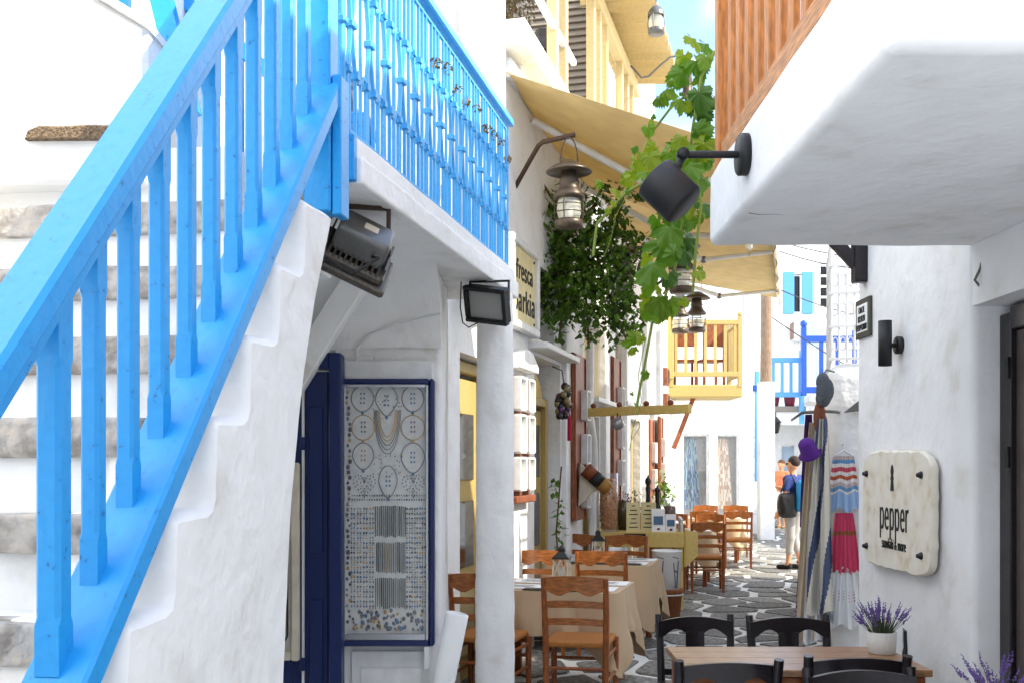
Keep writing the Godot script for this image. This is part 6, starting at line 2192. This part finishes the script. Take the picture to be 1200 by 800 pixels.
func build_souvlaki_tables():
	rng.seed = 14
	var t := thing("wooden_table", "light brown wooden table of the souvlaki shop at the lower right", "table", v(1.28, 0, 4.88))
	var s := Shape.new()
	for k in 4:
		s = Shape.new()
		s.box(Vector3(0, 0.735, -0.225 + k * 0.15), Vector3(1.06, 0.03, 0.1485), Basis(), 0.003)
		part("plank", s, M.table_wood, t)
	s = Shape.new()
	s.box(Vector3(0, 0.67, 0.27), Vector3(0.98, 0.09, 0.022), Basis(), 0.003)
	part("apron", s, M.table_side, t)
	s = Shape.new()
	s.box(Vector3(0, 0.67, -0.27), Vector3(0.98, 0.09, 0.022), Basis(), 0.003)
	part("apron", s, M.table_side, t)
	for x in [-0.48, 0.48]:
		for z in [-0.25, 0.25]:
			s = Shape.new()
			s.box(Vector3(x, 0.36, z), Vector3(0.055, 0.719, 0.055), Basis(), 0.004)
			part("leg", s, M.table_side, t)
	t = thing("small_table", "small wooden table at the lower right edge holding the nearer lavender", "table", v(1.82, -0.09, 3.92))
	s = Shape.new()
	s.box(Vector3(0, 0.735, 0), Vector3(0.36, 0.03, 0.5), Basis(), 0.003)
	part("table_top", s, M.table_wood, t)
	for x in [-0.14, 0.14]:
		for z in [-0.2, 0.2]:
			s = Shape.new()
			s.box(Vector3(x, 0.405, z), Vector3(0.045, 0.63, 0.045))
			part("leg", s, M.table_side, t)
	# dark chairs
	var c := thing("dark_chair", "dark wooden chair at the left end of the table's far side", "chair", v(0.99, 0, 5.55), PI, "dark chairs of the souvlaki shop")
	for x in [-1.0, 1.0]:
		s = Shape.new()
		s.tube([Vector3(x * 0.18, 0, 0.20), Vector3(x * 0.185, 0.45, 0.19), Vector3(x * 0.19, 0.68, 0.205), Vector3(x * 0.195, 0.822, 0.235)], [0.018, 0.022, 0.021, 0.019], 8)
		part("leg", s, M.dark_wood, c)
		s = Shape.new()
		s.tube([Vector3(x * 0.195, 0, -0.19), Vector3(x * 0.195, 0.44, -0.19)], [0.017, 0.021], 8)
		part("leg", s, M.dark_wood, c)
	s = Shape.new()
	s.rounded(Vector3(0, 0.455, 0), Vector3(0.41, 0.04, 0.41), 0.015, 3)
	part("seat", s, M.dark_wood, c)
	s = Shape.new()
	bowed(s, 0.40, func(x): return 0.04 + 0.022 * cos(x * PI / 2), func(x): return -0.05 + 0.048 * pow(sin(absf(x) * PI), 2.0) * (1.0 if absf(x) > 0.2 else 0.8), 0.035, 0.024, Vector3(0, 0.75, 0.210), 20)
	part("crest_rail", s, M.dark_wood, c)
	s = Shape.new()
	bowed(s, 0.10, func(x): return 0.115, func(x): return -0.12, 0.012, 0.016, Vector3(0, 0.615, 0.226), 6)
	part("splat", s, M.dark_wood, c)
	s = Shape.new()
	s.box(Vector3(0, 0.52, 0.195), Vector3(0.36, 0.035, 0.02))
	part("lower_rail", s, M.dark_wood, c)
	for z in [-0.19, 0.19]:
		s = Shape.new()
		s.tube([Vector3(-0.19, 0.25, z), Vector3(0.19, 0.25, z)], 0.012, 6)
		part("stretcher", s, M.dark_wood, c)
	for x in [-0.19, 0.19]:
		s = Shape.new()
		s.tube([Vector3(x, 0.2, -0.19), Vector3(x, 0.2, 0.19)], 0.012, 6)
		part("stretcher", s, M.dark_wood, c)
	for q in [[v(1.50, 0, 5.52), PI + 0.05, "dark wooden chair on the table's far side beside the lavender"], [v(1.80, 0, 5.62), PI * 0.5, "dark wooden chair turned sideways against the white wall"], [v(0.89, 0, 4.66), 0.05, "dark wooden chair on the table's near side, left one"], [v(1.47, 0, 4.76), 0.0, "dark wooden chair on the table's near side, right one"], [v(1.40, 0, 4.03), PI + 0.05, "nearest dark wooden chair at the bottom edge, back against another chair"]]:
		copy(c, "dark_chair", q[0], q[1], q[2]).scale = Vector3(1.08, 1, 1)
	lavender("lavender in a whitish pot on the souvlaki table by the wall", v(1.735, 0.75, 5.0), 1.0)
	lavender("nearer lavender pot in the lower right corner of the picture", v(1.82, 0.66, 3.98), 1.15)

func lavender(label: String, pos: Vector3, k: float):
	var p := thing("lavender_pot", label, "potted plant", pos, 0.0, "lavender pots")
	var s := Shape.new()
	s.lathe([Vector2(0, 0), Vector2(0.058, 0), Vector2(0.062, 0.004), Vector2(0.068, 0.1), Vector2(0.064, 0.102), Vector2(0.06, 0.085), Vector2(0, 0.085)], 22)
	part("pot", s, M.pot_white, p)
	var fl := Shape.new()
	var st := Shape.new()
	for i in 46:
		var a := rng.randf() * TAU
		var r := sqrt(rng.randf())
		var b := Vector3(cos(a) * r * 0.045, 0.085, sin(a) * r * 0.045)
		var tip := Vector3(cos(a) * r * 0.13, 0.085 + rng.randf_range(0.075, 0.145) * k * (1.1 - 0.35 * r), sin(a) * r * 0.13) * Vector3(k, 1, k)
		st.tube([b, tip], 0.0014, 4, false)
		var d := (tip - b).normalized()
		for j in 9:
			var t := j / 8.0
			var w := 0.0075 * (1.0 - 0.6 * t)
			for e in 2:
				fl.ball(tip - d * 0.02 + d * 0.055 * t + Vector3(rng.randf_range(-1, 1), rng.randf_range(-1, 1), rng.randf_range(-1, 1)) * w * 0.7, Vector3.ONE * w * 0.62, 5, 3)
	for i in 60:
		var a := rng.randf() * TAU
		var r := rng.randf() * 0.05
		var h := rng.randf_range(0.05, 0.09)
		st.tube([Vector3(cos(a) * r, 0.085, sin(a) * r), Vector3(cos(a) * r * 1.9, 0.085 + h, sin(a) * r * 1.9)], [0.0035, 0.001], 4, false)
	part("flowers", fl, M.lavender, p)
	part("leaves", st, M.lavender_leaf, p)

# ---------- plants ----------
func scatter_leaves(s: Shape, n: int, c: Vector3, r: Vector3, size: float, sd: int, clump := 0.0):
	var g := RandomNumberGenerator.new(); g.seed = sd
	var ns := FastNoiseLite.new(); ns.seed = sd; ns.frequency = 2.4
	var made := 0
	var tries := 0
	while made < n and tries < n * 6:
		tries += 1
		var d := Vector3(g.randf_range(-1, 1), g.randf_range(-1, 1), g.randf_range(-1, 1))
		if d.length() > 1.0 + 0.3 * ns.get_noise_3dv(d * 2.0):
			continue
		var p := c + d * r
		if clump > 0.0 and ns.get_noise_3dv(p * 3.0) < clump * 0.3 - 0.05:
			continue
		made += 1
		leaf(s, p, g, size * g.randf_range(0.65, 1.25))

func leaf(s: Shape, p: Vector3, g: RandomNumberGenerator, size: float):
	var bs := Basis(Vector3.UP, g.randf() * TAU) * Basis(Vector3.RIGHT, g.randf_range(0.2, 1.5)) * Basis(Vector3.BACK, g.randf_range(-0.5, 0.5))
	var a := p
	var tip := p + bs * Vector3(0, -size, 0)
	var m := p + bs * Vector3(0, -size * 0.45, size * 0.08)
	var l := p + bs * Vector3(-size * 0.34, -size * 0.42, size * 0.16)
	var r := p + bs * Vector3(size * 0.34, -size * 0.42, size * 0.16)
	s.tri(a, m, l); s.tri(a, r, m); s.tri(l, m, tip); s.tri(m, r, tip)

func grape_leaf(sd: int) -> ArrayMesh:
	# five lobed, toothed, unit size, hanging down from the stalk
	var g := RandomNumberGenerator.new(); g.seed = sd
	var s := Shape.new(false)
	var rim := []
	var n := 44
	for i in n + 1:
		var a := lerpf(-2.75, 2.75, float(i) / n)
		var lobe := 0.62 + 0.30 * pow(absf(cos(a * 1.32)), 0.7) + 0.10 * cos(a)
		lobe *= 1.0 + (0.07 if i % 2 else -0.05) + g.randf_range(-0.04, 0.04)
		if absf(a) > 2.3:
			lobe *= 0.8
		var x := sin(a) * lobe * 0.62
		var y := -cos(a) * lobe * 0.62
		var z := -0.3 * (x * x + y * y) * 2.0 - 0.12 * absf(x) + 0.05 * sin(a * 5.0) * lobe + 0.04 * cos(a * 9.0)
		rim.append(Vector3(x, y - 0.22, z))
	var c := Vector3(0, -0.22, 0.0)
	var inner := []
	for i in n + 1:
		inner.append(c.lerp(rim[i], 0.55) + Vector3(0, 0, 0.035 if i % 8 < 4 else 0.0))
	for i in n:
		s.tri(c, inner[i + 1], inner[i])
		s.quad(inner[i], inner[i + 1], rim[i + 1], rim[i])
	return s.mesh()

func build_plants():
	rng.seed = 64
	# grape vine hanging by the wooden balustrade
	var vn := thing("grape_vine", "bright green grape vine with large leaves trailing beside the wooden balustrade", "vine", v(0.85, 0, 5.0))
	var base := vn.position
	var shapes := []
	for i in 5:
		shapes.append(grape_leaf(i + 1))
	var put := func(x: float, y: float, depth: float, size: float, tone: int):
		var p := at(x, y, depth)
		var bs := Basis(Vector3.UP, rng.randf_range(-0.9, 0.9)) * Basis(Vector3.RIGHT, rng.randf_range(-0.75, 0.35)) * Basis(Vector3.BACK, rng.randf_range(-0.9, 0.9))
		part("leaf", shapes[rng.randi() % 5], M.vine[tone], vn, p - base, bs * Basis.from_scale(Vector3(rng.randf_range(0.8, 1.1), 1.0, rng.randf_range(0.7, 2.2)) * size))
	# main shoots: measured paths, then leaves along them
	var shoots := [
		[[838, 60, 5.0], [822, 90, 5.0], [812, 150, 5.05], [806, 200, 5.1], [800, 262, 5.1], [790, 320, 5.1], [778, 352, 5.1]],
		[[836, 170, 5.0], [800, 192, 5.0], [765, 208, 5.05], [735, 225, 5.1], [700, 262, 5.2], [695, 300, 5.2]],
		[[822, 110, 5.1], [800, 115, 5.15], [785, 128, 5.2], [762, 158, 5.3], [745, 205, 5.3], [728, 230, 5.3]],
		[[776, 350, 5.1], [765, 375, 5.1], [757, 420, 5.1], [750, 455, 5.1], [746, 478, 5.1]],
		[[815, 200, 5.0], [822, 240, 5.0], [815, 300, 5.05], [812, 345, 5.05]]]
	for sh in shoots:
		var pts := []
		for q in sh:
			pts.append(at(q[0], q[1], q[2]) - base)
		var s := Shape.new()
		s.tube(pts, 0.007, 6)
		part("shoot", s, M.green_stem, vn)
	for q in [[822, 58, 0.19, 1], [812, 78, 0.21, 1], [826, 95, 0.20, 0], [803, 92, 0.17, 1], [818, 112, 0.2, 3], [796, 78, 0.13, 0], [783, 110, 0.15, 0], [774, 118, 0.09, 1], [795, 120, 0.12, 0], [808, 128, 0.17, 3], [822, 134, 0.2, 3], [826, 152, 0.2, 1], [812, 160, 0.19, 1], [828, 172, 0.19, 2], [818, 184, 0.18, 0], [800, 176, 0.16, 1], [805, 200, 0.17, 1], [786, 182, 0.15, 0], [758, 152, 0.11, 0], [768, 148, 0.09, 2], [770, 178, 0.15, 2], [760, 186, 0.13, 2], [776, 194, 0.13, 0], [745, 190, 0.14, 2], [738, 205, 0.12, 2], [752, 206, 0.12, 0], [730, 213, 0.09, 2], [826, 215, 0.18, 1], [812, 226, 0.17, 0], [822, 245, 0.17, 3], [802, 238, 0.16, 1], [815, 262, 0.16, 1], [797, 262, 0.19, 1], [783, 272, 0.22, 1], [775, 290, 0.2, 1], [800, 284, 0.21, 3], [790, 250, 0.18, 1], [770, 262, 0.18, 1], [806, 300, 0.16, 3], [772, 318, 0.24, 1], [764, 332, 0.19, 0], [784, 326, 0.17, 3], [768, 356, 0.23, 0], [784, 358, 0.18, 0], [757, 362, 0.15, 0], [798, 356, 0.10, 2], [818, 322, 0.11, 2], [822, 316, 0.08, 2], [748, 402, 0.15, 0], [753, 396, 0.1, 2], [757, 437, 0.09, 0], [745, 474, 0.05, 2], [722, 225, 0.08, 2], [718, 238, 0.06, 2], [712, 246, 0.06, 2], [828, 262, 0.15, 0], [830, 190, 0.16, 1], [832, 120, 0.17, 3], [808, 215, 0.16, 3], [793, 222, 0.14, 3], [828, 70, 0.15, 0], [794, 300, 0.16, 1]]:
		put.call(q[0], q[1] - q[2] * 50.0, 5.0 + rng.randf_range(-0.12, 0.18), q[2] * rng.randf_range(0.5, 0.74), q[3])
		for extra in 1:
			if rng.randf() < 0.6:
				put.call(q[0] + rng.randf_range(-18, 14), q[1] + rng.randf_range(-20, 14), 5.05 + rng.randf_range(-0.15, 0.3), q[2] * rng.randf_range(0.28, 0.6), [0, 1, 2, 2][rng.randi() % 4])
	for e in [[[757, 395, 5.1], [748, 440, 5.1], [752, 470, 5.12], [742, 500, 5.1], [738, 528, 5.1]], [[745, 478, 5.1], [750, 500, 5.1], [740, 515, 5.1]], [[735, 228, 5.1], [722, 252, 5.1], [716, 280, 5.1], [708, 300, 5.1]]]:
		var pts := []
		for q in e:
			pts.append(at(q[0], q[1], q[2]) - base)
		var s := Shape.new()
		s.tube(pts, 0.0022, 4)
		part("tendril", s, M.green_stem, vn)
	# dark ivy bush on the facade
	var iv := thing("ivy_bush", "dense dark green ivy hanging from the facade below the awning", "ivy", wall_at(10.4, 0.2, 0.0))
	base = iv.position
	var s := Shape.new(false)
	s.smooth(false)
	var lobes := [[660, 275, 10.2, 0.30, 0.34, 300], [690, 290, 10.4, 0.36, 0.36, 380], [655, 320, 10.2, 0.28, 0.34, 300], [700, 330, 10.4, 0.36, 0.32, 360], [672, 345, 10.2, 0.34, 0.28, 300], [725, 290, 10.6, 0.32, 0.30, 220], [690, 255, 10.5, 0.40, 0.22, 220], [718, 352, 10.5, 0.24, 0.24, 130], [722, 382, 10.5, 0.22, 0.2, 80], [738, 372, 10.5, 0.16, 0.22, 60], [640, 240, 10.1, 0.12, 0.2, 50], [640, 370, 10.1, 0.12, 0.14, 30], [656, 385, 10.2, 0.07, 0.16, 22], [690, 385, 10.3, 0.12, 0.18, 40], [700, 225, 10.6, 0.5, 0.10, 90]]
	var k := 0
	for q in lobes:
		k += 1
		scatter_leaves(s, int(q[5] * 1.25), at(q[0], q[1], q[2]) - base, Vector3(q[3] * 1.08, q[4] * 1.08, 0.34), 0.088, 100 + k, 0.8)
	part("foliage", s, M.ivy, iv)
	s = Shape.new(false)
	s.smooth(false)
	for q in lobes:
		k += 1
		scatter_leaves(s, int(q[5] * 0.45), at(q[0], q[1], q[2] - 0.12) - base, Vector3(q[3], q[4], 0.25) * 1.04, 0.075, 300 + k, 0.4)
	part("young_foliage", s, M.ivy2, iv)
	s = Shape.new()
	for e in [[[630, 205, 9.9], [645, 230, 10.0], [670, 260, 10.3], [700, 240, 10.5]], [[650, 300, 10.2], [660, 350, 10.2], [655, 400, 10.2]], [[700, 300, 10.4], [715, 350, 10.5], [735, 400, 10.5]], [[680, 300, 10.3], [688, 360, 10.3], [690, 408, 10.3]]]:
		var pts := []
		for q in e:
			pts.append(at(q[0], q[1], q[2]) - base)
		s.tube(pts, 0.012, 5)
	part("stem", s, M.stem, iv)
	# small creeper on the yellow door jamb
	var cr := thing("creeper", "thin leafy creeper climbing the yellow arched door frame", "creeper", wall_at(10.0, 0.12, 0.0))
	s = Shape.new(false)
	s.smooth(false)
	var g := RandomNumberGenerator.new(); g.seed = 5
	for i in 46:
		leaf(s, Vector3(g.randf_range(-0.06, 0.06), 0.75 + i * 0.017, g.randf_range(-0.05, 0.05)), g, 0.075)
	part("foliage", s, M.ivy2, cr)
	s = Shape.new()
	s.tube([Vector3(0, 0, 0), Vector3(0.02, 0.5, 0), Vector3(-0.02, 1.0, 0.02), Vector3(0.02, 1.5, 0), Vector3(0.03, 1.62, 0)], 0.008, 5)
	part("stem", s, M.stem, cr)
	cr = thing("potted_shrub", "small upright shrub by the third brown board", "potted plant", wall_at(16.3, 0.35, 0.0))
	s = Shape.new(false)
	s.smooth(false)
	scatter_leaves(s, 130, Vector3(0, 1.1, 0), Vector3(0.17, 0.5, 0.17), 0.10, 66)
	part("foliage", s, M.ivy2, cr)
	s = Shape.new()
	s.tube([Vector3(0, 0.2, 0), Vector3(0, 1.4, 0)], 0.015, 5)
	part("stem", s, M.stem, cr)
	s = Shape.new()
	s.lathe([Vector2(0, 0), Vector2(0.13, 0), Vector2(0.17, 0.3), Vector2(0.15, 0.3), Vector2(0, 0.27)], 16)
	part("pot", s, M.terracotta, cr)

# ---------- people ----------
func body_mesh(bones: Array, cell: float, blend: float) -> ArrayMesh:
	# bones: [from, to, radius from, radius to, colour]; smooth union meshed as surface nets
	var lo := Vector3.ONE * 99.0
	var hi := -lo
	for b in bones:
		var r := Vector3.ONE * (maxf(b[2], b[3]) + 0.06)
		lo = lo.min(b[0] - r).min(b[1] - r)
		hi = hi.max(b[0] + r).max(b[1] + r)
	var n := Vector3i(((hi - lo) / cell).ceil()) + Vector3i.ONE
	var f := PackedFloat32Array(); f.resize(n.x * n.y * n.z); f.fill(1.0)
	var near := PackedFloat32Array(); near.resize(f.size()); near.fill(1.0)
	var who := PackedByteArray(); who.resize(f.size())
	for bi in bones.size():
		var b = bones[bi]
		var rm := Vector3.ONE * (maxf(b[2], b[3]) + 0.05)
		var i0 := Vector3i(((b[0].min(b[1]) - rm - lo) / cell).floor()).clamp(Vector3i.ZERO, n - Vector3i.ONE)
		var i1 := Vector3i(((b[0].max(b[1]) + rm - lo) / cell).ceil()).clamp(Vector3i.ZERO, n - Vector3i.ONE)
		var ab: Vector3 = b[1] - b[0]
		var l2 := maxf(ab.length_squared(), 0.000001)
		for z in range(i0.z, i1.z + 1):
			for y in range(i0.y, i1.y + 1):
				for x in range(i0.x, i1.x + 1):
					var p := lo + Vector3(x, y, z) * cell
					var t := clampf((p - b[0]).dot(ab) / l2, 0.0, 1.0)
					var d: float = p.distance_to(b[0] + ab * t) - lerpf(b[2], b[3], t)
					var k := (z * n.y + y) * n.x + x
					if d < near[k]:
						near[k] = d
						who[k] = bi
					var h := clampf(0.5 + 0.5 * (f[k] - d) / blend, 0.0, 1.0)
					f[k] = lerpf(f[k], d, h) - blend * h * (1.0 - h)
	var vert := {}
	var st := SurfaceTool.new()
	st.begin(Mesh.PRIMITIVE_TRIANGLES)
	st.set_smooth_group(0)
	var step := [1, n.x, n.x * n.y]
	var corner := []
	for z in 2:
		for y in 2:
			for x in 2:
				corner.append([x + y * step[1] + z * step[2], Vector3(x, y, z)])
	for z in n.z - 1:
		for y in n.y - 1:
			for x in n.x - 1:
				var k := (z * n.y + y) * n.x + x
				var neg := 0
				for c in corner:
					if f[k + c[0]] < 0.0:
						neg += 1
				if neg == 0 or neg == 8:
					continue
				var sum := Vector3.ZERO
				var m := 0
				var best := 9.0
				var col := 0
				for a in 8:
					var fa := f[k + corner[a][0]]
					if absf(fa) < best:
						best = absf(fa); col = who[k + corner[a][0]]
					for bit in [1, 2, 4]:
						var e: int = a | bit
						if e == a:
							continue
						var fb := f[k + corner[e][0]]
						if (fa < 0.0) != (fb < 0.0):
							sum += corner[a][1].lerp(corner[e][1], fa / (fa - fb)); m += 1
				vert[k] = [lo + (Vector3(x, y, z) + sum / m) * cell, col]
	for k in vert:
		for ax in 3:
			var a: float = f[k]
			var b: float = f[k + step[ax]]
			if (a < 0.0) == (b < 0.0):
				continue
			var s1: int = step[(ax + 1) % 3]
			var s2: int = step[(ax + 2) % 3]
			if not (vert.has(k - s1) and vert.has(k - s2) and vert.has(k - s1 - s2)):
				continue
			var q := [vert[k], vert[k - s1], vert[k - s1 - s2], vert[k - s2]]
			if a < 0.0:
				q.reverse()
			for i in [0, 1, 2, 0, 2, 3]:
				st.set_color(bones[q[i][1]][4])
				st.add_vertex(q[i][0])
	st.generate_normals()
	return st.commit()

func hand_bones(wrist: Vector3, dir: Vector3, side: Vector3, c: Color) -> Array:
	var r := []
	var palm := wrist + dir * 0.085
	r.append([wrist, palm, 0.026, 0.032, c])
	for i in 4:
		var o := palm + side * (0.036 - 0.024 * i)
		var l: float = [0.07, 0.08, 0.075, 0.058][i]
		r.append([palm.lerp(o, 0.8), o + dir * l * 0.55, 0.010, 0.009, c])
		r.append([o + dir * l * 0.55, o + dir * l * 0.9 + side.cross(dir) * 0.025, 0.009, 0.008, c])
	r.append([wrist + dir * 0.03, wrist + dir * 0.07 + side * 0.06, 0.014, 0.010, c])
	return r

func figure(label: String, pos: Vector3, turn: float, skin: Color, top: Color, legs: Color, capri: bool, shoe: Color, arm_bend: float, cell: float) -> Node3D:
	var p := thing("person", label, "person", pos, turn)
	skin = skin.srgb_to_linear(); top = top.srgb_to_linear(); legs = legs.srgb_to_linear(); shoe = shoe.srgb_to_linear()
	var b := []
	for x in [-1.0, 1.0]:
		var hip := Vector3(x * 0.095, 0.92, 0)
		var knee := Vector3(x * 0.10, 0.50, -0.03 * x - 0.01)
		var ankle := Vector3(x * 0.10, 0.09, 0.05 * x + 0.02)
		b.append([hip, knee, 0.095, 0.065, legs])
		var cuff := knee.lerp(ankle, 0.5)
		b.append([knee, cuff, 0.064, 0.058, legs if capri else skin])
		b.append([cuff, ankle, 0.046, 0.036, skin])
		b.append([ankle + Vector3(0, -0.045, 0.03), ankle + Vector3(x * 0.02, -0.055, -0.16), 0.042, 0.035, shoe])
		var sh := Vector3(x * 0.185, 1.40, 0)
		var el := Vector3(x * 0.25, 1.13, 0.03)
		var wr := Vector3(x * 0.22, 0.93, -0.09) if arm_bend < 0.5 or x < 0 else Vector3(x * 0.12, 1.22, -0.2)
		b.append([sh, sh.lerp(el, 0.6), 0.06, 0.052, top])
		b.append([sh.lerp(el, 0.6), el, 0.045, 0.04, skin])
		b.append([el, wr, 0.040, 0.027, skin])
		b.append_array(hand_bones(wr, (wr - el).normalized(), Vector3(0, 0, -1), skin))
	b.append([Vector3(-0.06, 0.95, 0), Vector3(0.06, 0.95, 0), 0.115, 0.115, legs])
	b.append([Vector3(0, 1.02, 0), Vector3(0, 1.2, 0), 0.13, 0.135, top])
	b.append([Vector3(-0.07, 1.32, 0.0), Vector3(0.07, 1.32, 0.0), 0.12, 0.12, top])
	b.append([Vector3(-0.14, 1.41, 0), Vector3(0.14, 1.41, 0), 0.065, 0.065, top])
	b.append([Vector3(0, 1.42, 0), Vector3(0, 1.53, -0.015), 0.055, 0.05, skin])
	b.append([Vector3(0, 1.62, 0.0), Vector3(0, 1.66, 0.0), 0.082, 0.09, skin])
	b.append([Vector3(0, 1.57, -0.03), Vector3(0, 1.60, -0.05), 0.055, 0.05, skin])
	b.append([Vector3(0, 1.63, -0.09), Vector3(0, 1.605, -0.112), 0.011, 0.016, skin])
	for x in [-1.0, 1.0]:
		b.append([Vector3(x * 0.085, 1.64, 0.0), Vector3(x * 0.088, 1.60, 0.005), 0.016, 0.012, skin])
	part("body", body_mesh(b, cell, 0.03), M.tinted, p)
	return p

func build_people():
	var skin := Color(0.78, 0.56, 0.42)
	var p := figure("person in grey capri trousers with black bag and bright blue pack", v(4.38, 0.015, 16.6), 0.75, skin, Color(0.12, 0.2, 0.42), Color(0.62, 0.60, 0.58), true, Color(0.12, 0.11, 0.1), 1.0, 0.017)
	var s := Shape.new()
	s.ball(Vector3(0, 1.675, 0.018), Vector3(0.097, 0.095, 0.10), 16, 10)
	part("hair", s, mat(Color(0.2, 0.14, 0.1), 0.8, T.leaf, 30.0), p)
	s = Shape.new()
	for x in [-0.035, 0.035]:
		s.ball(Vector3(x, 1.64, -0.088), Vector3(0.028, 0.02, 0.01), 10, 6)
	s.tube([Vector3(-0.09, 1.645, 0.0), Vector3(-0.06, 1.645, -0.085), Vector3(0.06, 1.645, -0.085), Vector3(0.09, 1.645, 0.0)], 0.006, 5)
	part("sunglasses", s, M.black, p)
	s = Shape.new()
	s.ball(Vector3(0, 1.565, -0.094), Vector3(0.024, 0.006, 0.008), 8, 5)
	part("mouth", s, mat(Color(0.55, 0.28, 0.25), 0.6), p)
	var b := thing("shoulder_bag", "large black shoulder bag at the person's hip", "bag", v(4.24, 0.93, 16.42))
	s = Shape.new()
	s.rounded(Vector3(0, 0.08, 0), Vector3(0.3, 0.4, 0.17), 0.084, 5, 0.05, Basis(), 5)
	part("bag_body", s, M.black, b)
	s = Shape.new()
	s.tube([Vector3(-0.1, 0.28, 0), Vector3(-0.02, 0.5, 0.0), Vector3(0.08, 0.56, -0.08), Vector3(0.14, 0.4, 0.0), Vector3(0.12, 0.28, 0)], 0.014, 6)
	part("strap", s, M.black, b)
	b = thing("blue_backpack", "bright sky blue backpack on the back of the person in capri trousers", "backpack", v(4.50, 1.10, 16.36), 0.35)
	s = Shape.new()
	s.rounded(Vector3(0, 0.06, 0), Vector3(0.28, 0.50, 0.18), 0.08, 4)
	part("pack_body", s, mat(Color(0.13, 0.58, 0.82), 0.6, T.fine, 4.0), b)
	s = Shape.new()
	s.rounded(Vector3(0, -0.05, 0.1), Vector3(0.2, 0.2, 0.05), 0.02, 3)
	part("pocket", s, mat(Color(0.10, 0.5, 0.76), 0.6, T.fine, 4.0), b)
	p = figure("person in black with dark cap, partly hidden by the hanging scarves", v(4.86, 0.015, 17.3), 0.3, skin, Color(0.09, 0.09, 0.10), Color(0.62, 0.42, 0.32), false, Color(0.2, 0.2, 0.22), 0.0, 0.019)
	s = Shape.new()
	s.lathe([Vector2(0.105, 1.66), Vector2(0.10, 1.72), Vector2(0.07, 1.76), Vector2(0, 1.77)], 16)
	s.box(Vector3(0, 1.665, -0.13), Vector3(0.13, 0.012, 0.12), Basis(), 0.004)
	part("cap", s, mat(Color(0.25, 0.24, 0.22), 0.8), p)
	b = thing("green_bag", "small bright green bag carried by the person in black", "bag", v(4.68, 0.98, 17.05))
	s = Shape.new()
	s.rounded(Vector3(0, 0, 0), Vector3(0.16, 0.3, 0.1), 0.03, 3)
	part("bag_body", s, mat(Color(0.5, 0.8, 0.1), 0.6), b)
	s = Shape.new()
	s.tube([Vector3(-0.05, 0.14, 0), Vector3(0.0, 0.26, 0.0), Vector3(0.05, 0.14, 0)], 0.01, 6)
	part("handle", s, mat(Color(0.5, 0.8, 0.1), 0.6), b)
	p = figure("person in peach top near the far shop doorway", v(6.95, 0.015, 27.5), 2.4, skin, Color(0.86, 0.48, 0.32), Color(0.9, 0.88, 0.86), true, Color(0.5, 0.4, 0.3), 0.0, 0.024)
	s = Shape.new()
	s.ball(Vector3(0, 1.675, 0.018), Vector3(0.10, 0.10, 0.105), 14, 8)
	part("hair", s, mat(Color(0.3, 0.2, 0.12), 0.8), p)
